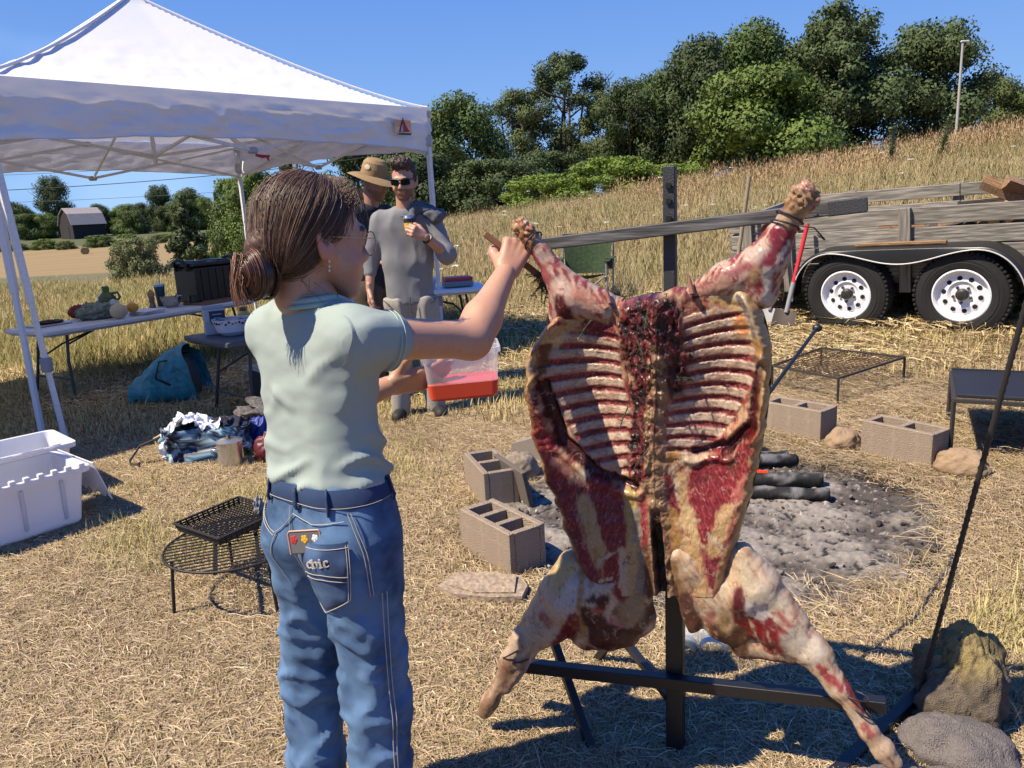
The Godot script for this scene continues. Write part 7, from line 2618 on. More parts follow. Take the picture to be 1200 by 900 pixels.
func man_grey():
	var o := thing("person", "bearded man in a grey shirt and mirrored sunglasses holding a yellow can", "person")
	var skin := Color(0.46, 0.245, 0.165)
	var C := Vector3(-0.70, 0, -5.65)
	var fwd := Vector3(0.12, 0, 0.99).normalized()
	var rt := fwd.cross(Vector3.UP).normalized()      # his right hand side: image left
	var neck := Vector3(-0.70, 1.56, -5.65)
	var sr := Vector3(-0.885, 1.465, -5.66)
	var sl := Vector3(-0.515, 1.445, -5.64)
	var er := Vector3(-0.985, 1.19, -5.68)
	var hr := Vector3(-0.995, 0.985, -5.60)
	var el := Vector3(-0.415, 1.205, -5.58)
	var hl := Vector3(-0.545, 1.345, -5.42)
	var body := MB.new()
	body.col = Color(0, 0, 0, 0)
	var hb := Basis(-rt * -1.0, Vector3.UP, -fwd)
	hb = Basis(rt, Vector3.UP, -fwd) * Basis(Vector3.UP, -0.25) * Basis(Vector3.RIGHT, -0.16)
	place_head(body, Vector3(-0.688, 1.735, -5.62), hb, 1.06, 0.0065, func(q):
		var c := skin.lerp(Color(0.50, 0.22, 0.16), ss(0.03, 0.06, absf(q.x)) * ss(-0.08, -0.05, q.z) * 0.5)
		var beard: float = ss(-0.028, -0.045, q.y + absf(q.x) * 0.12) * ss(0.03, 0.0, q.z) * ss(-0.135, -0.12, q.y)
		if absf(q.x) < 0.02 and q.y > -0.075 and q.y < -0.055:
			beard *= 0.3
		return face_paint(q, c.lerp(Color(0.13, 0.055, 0.03), beard * 0.85), Color(0.05, 0.04, 0.03), Color(0.04, 0.022, 0.014)))
	body.col = skin
	var fd := Field.new(Vector3(-1.12, 0.90, -5.85), Vector3(-0.32, 1.66, -5.30), 0.011, 0.012)
	fd.cap(neck + Vector3(0, 0.08, 0.0), neck - Vector3(0, 0.10, 0.01), 0.058, 0.066)
	fd.cap(sr, er, 0.055, 0.042)
	fd.cap(er, hr, 0.042, 0.028)
	fd.cap(sl, el, 0.055, 0.044)
	fd.cap(el, hl, 0.046, 0.029)
	fd.cap(neck - Vector3(0, 0.1, 0), Vector3(-0.71, 1.0, -5.65), 0.07, 0.07)
	fd.mesh(body)
	var curl := [[0.9, 0.9, 0.5], [0.85, 0.95, 0.5], [0.85, 0.9, 0.5], [0.9, 0.9, 0.5]]
	# left hand (image right) round the can, palm towards himself and the left of the picture
	hand_field(hl, Vector3(-0.75, 0.42, 0.30), Vector3(-0.35, 0.0, -0.9), Vector3(0.1, 1, 0), curl, [Vector3(0.6, 0.6, 0.5), Vector3(0.8, 0.6, 0.1), Vector3(0.6, 0.8, -0.2)], 1.12, 0.0042).mesh(body)
	hand_field(hr, Vector3(0.02, -1, 0.12), Vector3(0.9, 0, 0.1), Vector3(0, 0, 1), [[0.35, 0.4, 0.2], [0.4, 0.4, 0.2], [0.45, 0.45, 0.2], [0.5, 0.5, 0.3]], [Vector3(0.8, 0.3, 0.6), Vector3(0.9, 0.3, 0.2), Vector3(0.95, 0.2, 0.0)], 1.1, 0.0042).mesh(body)
	for i in body.c.size():
		body.c[i].a = 1.0
	part(o, "body", body, skin_mat())
	# shirt
	var sh := MB.new()
	var sf := Field.new(Vector3(-1.16, 0.80, -5.92), Vector3(-0.28, 1.62, -5.38), 0.011, 0.018)
	for q: float in [-1.0, -0.5, 0.0, 0.5, 1.0]:
		sf.cap(Vector3(-0.712, 0.86, -5.65) + rt * q * 0.080, Vector3(-0.708, 1.16, -5.65) + rt * q * 0.086, 0.088, 0.086, -1, fwd, 0.9)
		sf.cap(Vector3(-0.708, 1.16, -5.65) + rt * q * 0.086, Vector3(-0.703, 1.40, -5.65) + rt * q * 0.118, 0.086, 0.080, -1, fwd, 0.9)
	sf.cap(neck - Vector3(0, 0.06, 0), sr, 0.07, 0.062)
	sf.cap(neck - Vector3(0, 0.06, 0), sl, 0.07, 0.062)
	sf.cap(sr, er, 0.068, 0.057)
	sf.cap(er, er.lerp(hr, 0.42), 0.056, 0.046)
	sf.cap(sl, el, 0.068, 0.060)
	sf.cap(el, el.lerp(hl, 0.12), 0.060, 0.056)
	sf.clip(Vector3.DOWN, Vector3(0, 0.865, 0))
	sf.dent(neck + Vector3(0, 0.045, 0.035), Vector3(0.062, 0.07, 0.062))
	sh.col = Color(1, 1, 1)
	sf.mesh(sh, fold_shift(noise(701, 3.0, 2), 0.007, 1.4, 0.8))
	part(o, "grey_shirt", sh, M(0.25, 0.25, 0.255, 0.9, "weave", 14.0, 0.8, 0.2))
	var cl := MB.new()
	var pts := []
	for k in 25:
		var an := TAU * k / 24.0
		pts.append(neck + Vector3(0, -0.035, 0.005) + rt * cos(an) * 0.075 + fwd * sin(an) * 0.072 + Vector3.UP * (-0.035 * sin(an)))
	cl.tube(pts, 0.008, 6, false)
	part(o, "collar", cl, M(0.15, 0.15, 0.155, 0.9))
	# trousers
	var tr := MB.new()
	var tf := Field.new(Vector3(-1.02, 0.02, -5.90), Vector3(-0.40, 0.98, -5.38), 0.012, 0.016)
	var hip := Vector3(-0.715, 0.90, -5.65)
	tf.cap(hip - rt * 0.085, hip + rt * 0.085, 0.092, 0.094, -1, fwd, 0.92)
	for q: float in [-1.0, 1.0]:
		var a := hip + rt * q * 0.095 - Vector3(0, 0.05, 0)
		var kn := a + Vector3(0, -0.40, 0) + fwd * 0.02 + rt * q * 0.015
		var an := kn + Vector3(0, -0.37, 0) + rt * q * 0.02
		tf.cap(a, kn, 0.105, 0.078)
		tf.cap(kn, an, 0.078, 0.076)
	tf.clip(Vector3.UP, Vector3(0, 0.915, 0))
	tr.col = Color(1, 1, 1)
	tf.mesh(tr, fold_shift(noise(702, 4.0, 2), 0.012, 1.0, 0.5))
	part(o, "grey_trousers", tr, M(0.37, 0.335, 0.285, 0.9, "weave", 16.0, 0.8, 0.2))
	for q: float in [-1.0, 1.0]:
		var pk := MB.new()
		pk.tube([hip + rt * q * 0.19 + fwd * 0.05 + Vector3(0, 0.0, 0), hip + rt * q * 0.15 + fwd * 0.105 - Vector3(0, 0.03, 0)], 0.005, 5)
		part(o, "pocket_seam", pk, M(0.05, 0.05, 0.05, 0.9))
	var fly := MB.new()
	fly.tube([hip + fwd * 0.112 + Vector3(0, 0.02, 0), hip + fwd * 0.118 - Vector3(0, 0.10, 0)], 0.004, 5)
	part(o, "fly_seam", fly, M(0.05, 0.05, 0.05, 0.9))
	for q: float in [-1.0, 1.0]:
		var bm := MB.new()
		var bf := Field.new(Vector3(-1.05, -0.04, -5.9), Vector3(-0.4, 0.22, -5.25), 0.009, 0.01)
		var an := hip + rt * q * 0.13 + Vector3(0, -0.80, 0) + fwd * 0.02
		bf.cap(an + Vector3(0, 0.05, 0), an - Vector3(0, 0.03, 0), 0.052, 0.055)
		bf.cap(an + Vector3(0, -0.045, -0.03), an + Vector3(0, -0.05, 0) + fwd * 0.15 + rt * q * 0.03, 0.048, 0.045)
		bf.clip(Vector3.DOWN, Vector3(0, 0.003, 0))
		bm.col = Color(1, 1, 1)
		bf.mesh(bm)
		part(o, "boot", bm, M(0.022, 0.018, 0.016, 0.7, "fine", 9.0, 0.6))
	# hair swept up
	var hm := hair_cap(Vector3(-0.688, 1.735, -5.62), hb, 1.06, [[Vector3(0, 0.062, 0.022), Vector3(0.081, 0.088, 0.098)], [Vector3(0, 0.115, -0.045), Vector3(0.062, 0.040, 0.055)], [Vector3(0.03, 0.130, -0.05), Vector3(0.035, 0.03, 0.04)], [Vector3(-0.03, 0.128, -0.03), Vector3(0.035, 0.032, 0.04)], [Vector3(0.074, 0.02, 0.0), Vector3(0.012, 0.04, 0.02)], [Vector3(-0.074, 0.02, 0.0), Vector3(0.012, 0.04, 0.02)]], 0.006, noise(703, 60.0, 2), 0.010, Color(0.022, 0.013, 0.009), Color(0.06, 0.034, 0.022))
	part(o, "hair", hm, M(1, 1, 1, 0.55))
	glasses_sun(o, Vector3(-0.688, 1.735, -5.62), hb, 1.06)
	# watch
	var wm := MB.new()
	var wd := (hl - el).normalized()
	var wpts := []
	var u := wd.cross(Vector3.UP).normalized()
	var v := u.cross(wd)
	var wc := hl - wd * 0.02
	for k in 21:
		var an := TAU * k / 20.0
		wpts.append(wc + u * cos(an) * 0.034 + v * sin(an) * 0.034)
	wm.tube(wpts, 0.010, 6, false, 0.5)
	part(o, "watch", wm, M(0.012, 0.012, 0.013, 0.4))
	# sweater folded over his left shoulder
	var sw := MB.new()
	var wf := Field.new(Vector3(-0.72, 1.36, -5.80), Vector3(-0.40, 1.62, -5.44), 0.010, 0.014)
	wf.cap(Vector3(-0.60, 1.55, -5.69), Vector3(-0.46, 1.485, -5.64), 0.042, 0.050)
	wf.cap(Vector3(-0.60, 1.545, -5.60), Vector3(-0.47, 1.47, -5.56), 0.034, 0.042)
	wf.cap(Vector3(-0.62, 1.55, -5.60), Vector3(-0.645, 1.47, -5.53), 0.030, 0.026)
	sw.col = Color(1, 1, 1)
	wf.mesh(sw, fold_shift(noise(704, 9.0, 2), 0.012, 1.0, 1.0))
	solo("grey_sweater", "dark grey sweater folded over the bearded man's shoulder", "sweater", sw, M(0.13, 0.14, 0.155, 0.95, "weave", 12.0, 0.7, 0.3))
	# drink can
	var can := thing("drink_can", "yellow and dark drink can with a silver top in the bearded man's hand", "can", Vector3(-0.655, 1.372, -5.475), Basis(Vector3.BACK, 0.08))
	var cm := MB.new()
	cm.lathe([Vector2(0, 0), Vector2(0.026, 0.0), Vector2(0.033, 0.010), Vector2(0.033, 0.075)], 24)
	part(can, "yellow_body", cm, M(0.62, 0.36, 0.02, 0.35))
	cm = MB.new()
	cm.lathe([Vector2(0.0333, 0.075), Vector2(0.0333, 0.102)], 24)
	part(can, "dark_band", cm, M(0.02, 0.02, 0.025, 0.35))
	cm = MB.new()
	cm.lathe([Vector2(0.033, 0.102), Vector2(0.033, 0.108), Vector2(0.027, 0.122), Vector2(0.027, 0.126), Vector2(0.024, 0.124), Vector2(0, 0.123)], 24)
	part(can, "silver_top", cm, M(0.6, 0.6, 0.62, 0.25, "", 1.0, 1.0, 0.0, 0.9))

func glasses_sun(o: Node3D, at: Vector3, b: Basis, s: float):
	var lens := StandardMaterial3D.new()
	lens.albedo_color = Color(0.04, 0.13, 0.13)
	lens.metallic = 0.7
	lens.roughness = 0.12
	for q: float in [-1.0, 1.0]:
		var mb := MB.new()
		mb.xf = Transform3D(b, at)
		var f := func(i: int, j: int) -> Vector3:
			var u := i / 10.0 * 2.0 - 1.0
			var v := j / 6.0 * 2.0 - 1.0
			var sq := 1.0 - 0.12 * u * u * v * v
			return Vector3(q * (0.035 + u * 0.030 * sq), 0.004 + v * 0.020 * sq, -0.112 + 0.018 * pow((0.035 + u * q * 0.030 * q) / 0.065, 2)) * s
		mb.grid(10, 6, f)
		part(o, "lens", mb, lens)
	var fr := MB.new()
	fr.xf = Transform3D(b, at)
	fr.tube([Vector3(-0.068, 0.022, -0.090) * s, Vector3(-0.035, 0.026, -0.110) * s, Vector3(0, 0.018, -0.116) * s, Vector3(0.035, 0.026, -0.110) * s, Vector3(0.068, 0.022, -0.090) * s], 0.004 * s, 6)
	for q: float in [-1.0, 1.0]:
		fr.tube([Vector3(q * 0.068, 0.018, -0.090) * s, Vector3(q * 0.079, 0.014, -0.02) * s, Vector3(q * 0.080, 0.006, 0.02) * s], 0.004 * s, 6)
	part(o, "frame", fr, M(0.012, 0.012, 0.012, 0.35))

func man_hat():
	var o := thing("person", "man in a wide straw hat and navy shirt looking down, behind the bearded man", "person")
	var skin := Color(0.36, 0.18, 0.12)
	var fwd := Vector3(0.86, 0, 0.50).normalized()
	var rt := fwd.cross(Vector3.UP).normalized()
	var neck := Vector3(-1.05, 1.60, -6.22)
	var body := MB.new()
	body.col = Color(0, 0, 0, 0)
	var hc := Vector3(-0.985, 1.755, -6.18)
	var hb := Basis(rt, Vector3.UP, -fwd) * Basis(Vector3.RIGHT, -0.30)
	place_head(body, hc, hb, 1.04, 0.0075, func(q):
		var beard: float = ss(-0.03, -0.05, q.y) * ss(0.03, 0.0, q.z) * ss(-0.135, -0.12, q.y)
		return face_paint(q, skin.lerp(Color(0.10, 0.05, 0.03), beard * 0.6), Color(0.05, 0.03, 0.02), Color(0.03, 0.018, 0.012)))
	body.col = skin
	var fd := Field.new(Vector3(-1.42, 0.92, -6.50), Vector3(-0.60, 1.72, -5.80), 0.013, 0.012)
	fd.cap(neck + Vector3(0.03, 0.08, 0.02), neck - Vector3(0, 0.12, 0), 0.056, 0.07)
	var S := [neck + rt * 0.19 - Vector3(0, 0.09, 0), neck - rt * 0.19 - Vector3(0, 0.09, 0)]
	var E := [S[0] + Vector3(-0.02, -0.27, 0.04), S[1] + Vector3(0.04, -0.27, 0.0)]
	var Wr := [E[0] + fwd * 0.21 + Vector3(0, -0.06, 0), E[1] + fwd * 0.20 + Vector3(0, -0.09, 0)]
	for k in 2:
		fd.cap(S[k], E[k], 0.056, 0.043)
		fd.cap(E[k], Wr[k], 0.042, 0.029)
	fd.cap(neck - Vector3(0, 0.1, 0), neck - Vector3(0, 0.6, 0), 0.08, 0.08)
	fd.mesh(body)
	for k in 2:
		hand_field(Wr[k], fwd + Vector3(0, -0.3, 0), Vector3.DOWN, rt * (-1.0 if k == 0 else 1.0), [[0.5, 0.6, 0.3], [0.5, 0.6, 0.3], [0.55, 0.6, 0.3], [0.6, 0.6, 0.3]], [Vector3(0.7, 0.4, 0.6), Vector3(0.9, 0.3, 0.2), Vector3(0.9, 0.4, 0.0)], 1.1, 0.005).mesh(body)
	for i in body.c.size():
		body.c[i].a = 1.0
	part(o, "body", body, skin_mat())
	var sh := MB.new()
	var sf := Field.new(Vector3(-1.42, 0.88, -6.56), Vector3(-0.66, 1.70, -5.86), 0.013, 0.018)
	for q: float in [-1.0, -0.5, 0.0, 0.5, 1.0]:
		var c := Vector3(neck.x - 0.015, 0, neck.z)
		sf.cap(c + rt * q * 0.085 + Vector3.UP * 0.94, c + rt * q * 0.09 + Vector3.UP * 1.18, 0.095, 0.092, -1, fwd, 0.9)
		sf.cap(c + rt * q * 0.09 + Vector3.UP * 1.18, c + rt * q * 0.12 + Vector3.UP * 1.44, 0.092, 0.082, -1, fwd, 0.9)
	for k in 2:
		sf.cap(neck - Vector3(0, 0.06, 0), S[k], 0.07, 0.062)
		sf.cap(S[k], S[k].lerp(E[k], 0.75), 0.068, 0.064)
	sf.clip(Vector3.DOWN, Vector3(0, 0.93, 0))
	sf.dent(neck + fwd * 0.03 + Vector3(0, 0.05, 0), Vector3(0.062, 0.07, 0.062))
	sh.col = Color(1, 1, 1)
	sf.mesh(sh, fold_shift(noise(711, 5.0, 2), 0.009, 1.0, 0.6))
	part(o, "navy_shirt", sh, M(0.018, 0.022, 0.036, 0.9, "weave", 14.0, 0.7, 0.2))
	var tr := MB.new()
	var tf := Field.new(Vector3(-1.42, 0.0, -6.56), Vector3(-0.66, 1.02, -5.86), 0.015, 0.016)
	var hip := Vector3(neck.x - 0.015, 0.94, neck.z)
	tf.cap(hip - rt * 0.09, hip + rt * 0.09, 0.11, 0.11, -1, fwd, 0.92)
	for q: float in [-1.0, 1.0]:
		var a := hip + rt * q * 0.095 - Vector3(0, 0.05, 0)
		tf.cap(a, a + Vector3(0, -0.42, 0) + fwd * 0.03, 0.105, 0.078)
		tf.cap(a + Vector3(0, -0.42, 0) + fwd * 0.03, a + Vector3(0, -0.80, 0), 0.078, 0.07)
	tr.col = Color(1, 1, 1)
	tf.mesh(tr, fold_shift(noise(712, 4.0, 2), 0.012, 1.0, 0.5))
	part(o, "brown_trousers", tr, M(0.10, 0.075, 0.05, 0.9, "weave", 14.0, 0.7, 0.2))
	for q: float in [-1.0, 1.0]:
		var bm := MB.new()
		bm.ball(hip + rt * q * 0.095 + Vector3(0, -0.89, 0) + fwd * 0.05, Vector3(0.055, 0.05, 0.14), 8, Basis(rt, Vector3.UP, -fwd))
		part(o, "shoe", bm, M(0.03, 0.025, 0.02, 0.7))
	var hm := hair_cap(hc, hb, 1.04, [[Vector3(0, 0.05, 0.022), Vector3(0.080, 0.090, 0.097)]], 0.009, noise(713, 50.0, 2), 0.005, Color(0.03, 0.018, 0.012), Color(0.07, 0.04, 0.025))
	part(o, "hair", hm, M(1, 1, 1, 0.6))
	# straw hat
	var hat := thing("straw_hat", "woven straw hat with a wide drooping brim and a small pale patch on its crown", "hat", hc + Vector3(0, 0.055, 0) * 1.04, hb)
	var wv := M(0.56, 0.37, 0.17, 0.9, "weave", 26.0, 0.5, 0.3)
	var cm := MB.new()
	cm.lathe([Vector2(0.098, 0.0), Vector2(0.097, 0.05), Vector2(0.088, 0.095), Vector2(0.066, 0.120), Vector2(0.03, 0.130), Vector2(0, 0.132)], 32, Vector3.ZERO, Basis.IDENTITY, Vector2(0.95, 1.1))
	part(hat, "crown", cm, wv)
	cm = MB.new()
	var f := func(i: int, j: int) -> Vector3:
		var an := TAU * i / 48.0
		var t := j / 8.0
		var r := 0.094 + 0.105 * t
		return Vector3(cos(an) * r * 0.95, 0.002 - 0.030 * t * t + 0.012 * t * sin(an * 2.0 + 0.8), sin(an) * r * 1.08)
	cm.grid(48, 8, f, true)
	part(hat, "brim", cm, wv)
	cm = MB.new()
	cm.lathe([Vector2(0.1005, 0.004), Vector2(0.1005, 0.022)], 32, Vector3.ZERO, Basis.IDENTITY, Vector2(0.95, 1.1))
	part(hat, "band", cm, M(0.28, 0.17, 0.08, 0.9))
	cm = MB.new()
	cm.ball(Vector3(0.093, 0.06, 0.0), Vector3(0.004, 0.020, 0.028), 8, Basis(Vector3.BACK, 0.12))
	part(hat, "patch", cm, M(0.46, 0.38, 0.30, 0.8))

# ------------------------------------------------------------------ the woman at the carcass
func build_cook():
	var o := thing("person", "woman from behind in pale green t-shirt and jeans, basting the carcass", "person")
	var fwd := Vector3(0.62, 0, -0.785).normalized()
	var rt := fwd.cross(Vector3.UP).normalized()
	var neck := Vector3(-0.405, 1.335, -1.595)
	var SR := Vector3(-0.298, 1.266, -1.512)
	var SL := Vector3(-0.518, 1.264, -1.685)
	var ER := Vector3(-0.085, 1.222, -1.690)
	var WR := Vector3(-0.002, 1.350, -1.862)
	var EL := Vector3(-0.475, 1.03, -1.83)
	var WL := Vector3(-0.315, 1.075, -1.925)
	var skin := Color(0.54, 0.295, 0.185)
	var body := MB.new()
	body.col = Color(0, 0, 0, 0)
	var hf := Vector3(0.81, 0, -0.59).normalized()
	var hr := hf.cross(Vector3.UP).normalized()
	var hb := Basis(hr, Vector3.UP, -hf) * Basis(Vector3.RIGHT, -0.10)
	var hc := Vector3(-0.392, 1.460, -1.61)
	var hs := 1.0
	place_head(body, hc, hb, hs, 0.0038, func(q):
		var c := skin.lerp(Color(0.52, 0.20, 0.15), (1.0 - ss(0.015, 0.04, Vector3(absf(q.x) - 0.045, q.y + 0.03, q.z + 0.07).length())) * 0.5)
		if absf(q.y + 0.065) < 0.012 and absf(q.x) < 0.022 and q.z < -0.08:
			c = Color(0.40, 0.11, 0.10)
		if absf(q.x) > 0.078:
			c = c.lerp(Color(0.55, 0.20, 0.15), 0.5)
		return face_paint(q, c, Color(0.10, 0.06, 0.03), Color(0.06, 0.035, 0.022)))
	body.col = skin
	var fd := Field.new(Vector3(-0.66, 0.95, -2.02), Vector3(0.08, 1.48, -1.42), 0.0062, 0.009)
	fd.cap(hc + Vector3(-0.02, -0.09, 0.01), neck, 0.050, 0.053)
	fd.cap(neck + Vector3(0, -0.02, 0), SR, 0.036, 0.036)
	fd.cap(neck + Vector3(0, -0.02, 0), SL, 0.036, 0.036)
	fd.cap(SR, ER, 0.046, 0.0405)
	fd.cap(ER, ER.lerp(WR, 0.3), 0.0425, 0.042)
	fd.cap(ER.lerp(WR, 0.3), WR, 0.041, 0.026)
	fd.cap(SL, EL, 0.048, 0.040)
	fd.cap(EL, WL, 0.040, 0.026)
	fd.cap(neck - Vector3(0, 0.09, 0), neck - Vector3(0, 0.30, 0), 0.06, 0.07)
	fd.mesh(body)
	var grip := [[0.95, 1.25, 0.6], [0.95, 1.25, 0.6], [1.0, 1.25, 0.6], [1.05, 1.2, 0.6]]
	var kr := Vector3(0.40, 0.74, -0.54).normalized()
	var pr := Vector3(-0.264, -0.475, -0.84).normalized()
	var tr_ := Vector3(-0.87, 0.48, 0.0).normalized()
	hand_field(WR, kr, pr, tr_, grip, [Vector3(0.7, 0.5, 0.55), Vector3(0.7, 0.75, 0.1), Vector3(0.45, 0.9, -0.25)], 0.98, 0.0026).mesh(body)
	var kl := Vector3(0.92, 0.10, -0.25).normalized()
	hand_field(WL, kl, Vector3(0.1, 0.5, -0.85), Vector3(0.2, 1.0, 0.3), [[0.15, 0.25, 0.2], [0.15, 0.25, 0.2], [0.18, 0.25, 0.2], [0.2, 0.3, 0.2]], [Vector3(0.6, 0.2, 0.75), Vector3(0.85, 0.3, 0.45), Vector3(0.9, 0.4, 0.2)], 0.98, 0.003).mesh(body)
	var mot := noise(751, 22.0, 4)
	var frk := noise(752, 160.0, 2)
	for i in body.c.size():
		var p := body.v[i]
		var red := exp(-pow((p - ER).length() / 0.05, 2)) * 0.35 + ss(0.03, 0.10, (p - ER).dot((WR - ER).normalized()) - 0.14) * 0.30
		var c := body.c[i].lerp(Color(0.56, 0.22, 0.15), clampf(red + mot.get_noise_3d(p.x, p.y, p.z) * 0.35, 0, 0.6))
		c = c.lerp(Color(0.34, 0.16, 0.09), ss(0.42, 0.6, frk.get_noise_3d(p.x, p.y, p.z)) * 0.35)
		body.c[i] = c
	for i in body.c.size():
		body.c[i].a = 1.0
	part(o, "body", body, skin_mat())
	cook_shirt(o, fwd, rt, neck, SR, SL, ER, EL)
	cook_jeans(o, fwd, rt)
	cook_hair(o, hc, hb, hs)
	cook_glasses(o, hc, hb, hs)
	# thin chain and collar skin shadow
	var ch := MB.new()
	var pts := []
	for k in 17:
		var an := PI * k / 16.0 - PI * 0.1
		pts.append(neck + Vector3(0, 0.018, 0) + rt * cos(an) * 0.062 - fwd * sin(an) * 0.058)
	ch.tube(pts, 0.0011, 5, false)
	part(o, "necklace", ch, M(0.5, 0.36, 0.16, 0.3, "", 1.0, 1.0, 0.0, 0.9))
	# the herb brush
	var S := WR + kr * 0.072 + pr * 0.030
	var d := Vector3(-0.765, 0.645, 0.02).normalized()
	var br := thing("herb_brush", "wooden stick with rosemary tied to its end in the woman's raised hand", "basting brush")
	var mb := MB.new()
	mb.xf = Transform3D(Basis(d, d.cross(Vector3.BACK).normalized(), Vector3.ZERO), Vector3.ZERO)
	mb.xf = Transform3D.IDENTITY
	mb.bar(S + d * 0.088, S - d * 0.125, 0.016, 0.013, 0.003, Vector3.BACK)
	part(br, "stick", mb, M(0.42, 0.20, 0.085, 0.75, "fine", 22.0, 0.55, 0.2))
	var rng := RandomNumberGenerator.new()
	rng.seed = 33
	var tip := S - d * 0.095
	var hb_ := MB.new()
	for k in 26:
		var a := tip + Vector3(rng.randfn(), rng.randfn(), rng.randfn()) * 0.008
		var dir := (-d + Vector3(rng.randfn(), rng.randfn() - 0.1, rng.randfn()) * 0.55).normalized()
		if k < 7:
			dir = (Vector3(rng.randf_range(-1, 0.6), rng.randf_range(-0.8, 0.2), rng.randf_range(-0.2, 0.5))).normalized()
		var L := rng.randf_range(0.025, 0.06)
		hb_.col = Color(0.07, 0.045, 0.02)
		hb_.tube([a, a + dir * L * 0.5, a + dir * L + Vector3(0, -0.006, 0)], [0.0022, 0.0018, 0.0008], 5)
		for q in 11:
			var b := a + dir * L * (0.1 + 0.085 * q)
			var nd := (dir * 0.6 + Vector3(rng.randfn(), rng.randfn(), rng.randfn()) * 0.6).normalized()
			hb_.col = Color(0.045, 0.055, 0.018).lerp(Color(0.14, 0.13, 0.05), rng.randf())
			hb_.tube([b, b + nd * rng.randf_range(0.010, 0.019)], [0.0013, 0.0005], 4)
	part(br, "rosemary", hb_, M(1, 1, 1, 0.7))
	mb = MB.new()
	for k in 4:
		var tp := []
		for q in 17:
			var an := TAU * q / 16.0
			var u := d.cross(Vector3.BACK).normalized()
			tp.append(tip + d * (0.012 - 0.006 * k) + u * cos(an) * 0.0135 + u.cross(d) * sin(an) * 0.0135)
		mb.tube(tp, 0.0016, 5, false)
	part(br, "string", mb, M(0.30, 0.22, 0.12, 0.9))
	brine_tub(WL, kl)

func brine_tub(WL: Vector3, kl: Vector3):
	# rectangular tub of red basting brine, carried in her left hand
	var o := thing("brine_tub", "clear plastic tub half full of red brine held out in the woman's left hand", "tub", Vector3(-0.128, 1.032, -1.975), yaw(4) * Basis(Vector3.BACK, 0.03))
	var plast := M(0.72, 0.72, 0.78, 0.3).duplicate()
	plast.transparency = BaseMaterial3D.TRANSPARENCY_ALPHA
	plast.albedo_color.a = 0.42
	plast.backlight_enabled = true
	plast.backlight = Color(0.6, 0.6, 0.6)
	var ring := func(hw: float, hd: float, y: float) -> Array:
		var r := 0.016
		var out := []
		for c in 4:
			var sx := 1.0 if c == 0 or c == 3 else -1.0
			var sz := 1.0 if c < 2 else -1.0
			for q in 5:
				var an := PI * 0.5 * (c + q / 4.0)
				out.append(Vector3(sx * (hw - r) + cos(an) * r, y, sz * (hd - r) + sin(an) * r))
		return out
	var shell := MB.new()
	var lv := [ring.call(0.083, 0.056, 0.0), ring.call(0.087, 0.060, 0.006), ring.call(0.096, 0.068, 0.115), ring.call(0.103, 0.075, 0.116), ring.call(0.103, 0.075, 0.129), ring.call(0.098, 0.070, 0.129)]
	for i in lv.size() - 1:
		for k in lv[i].size():
			var k2: int = (k + 1) % lv[i].size()
			shell.face(lv[i][k], lv[i][k2], lv[i + 1][k2], lv[i + 1][k])
	part(o, "wall", shell, plast)
	var liq := MB.new()
	var lq := [ring.call(0.0835, 0.0565, -0.001), ring.call(0.0885, 0.0615, 0.006), ring.call(0.0915, 0.0640, 0.042)]
	for i in lq.size() - 1:
		for k in lq[i].size():
			var k2: int = (k + 1) % lq[i].size()
			liq.face(lq[i][k], lq[i][k2], lq[i + 1][k2], lq[i + 1][k])
	for e in [0, 2]:
		var mid := liq.p(Vector3(0, 0.002 if e == 0 else 0.042, 0), Vector3.UP)
		var ids := []
		for q in lq[e]:
			ids.append(liq.p(q, Vector3.UP))
		for k in ids.size():
			liq.tri(mid, ids[k], ids[(k + 1) % ids.size()])
	part(o, "red_brine", liq, M(0.66, 0.07, 0.035, 0.15))

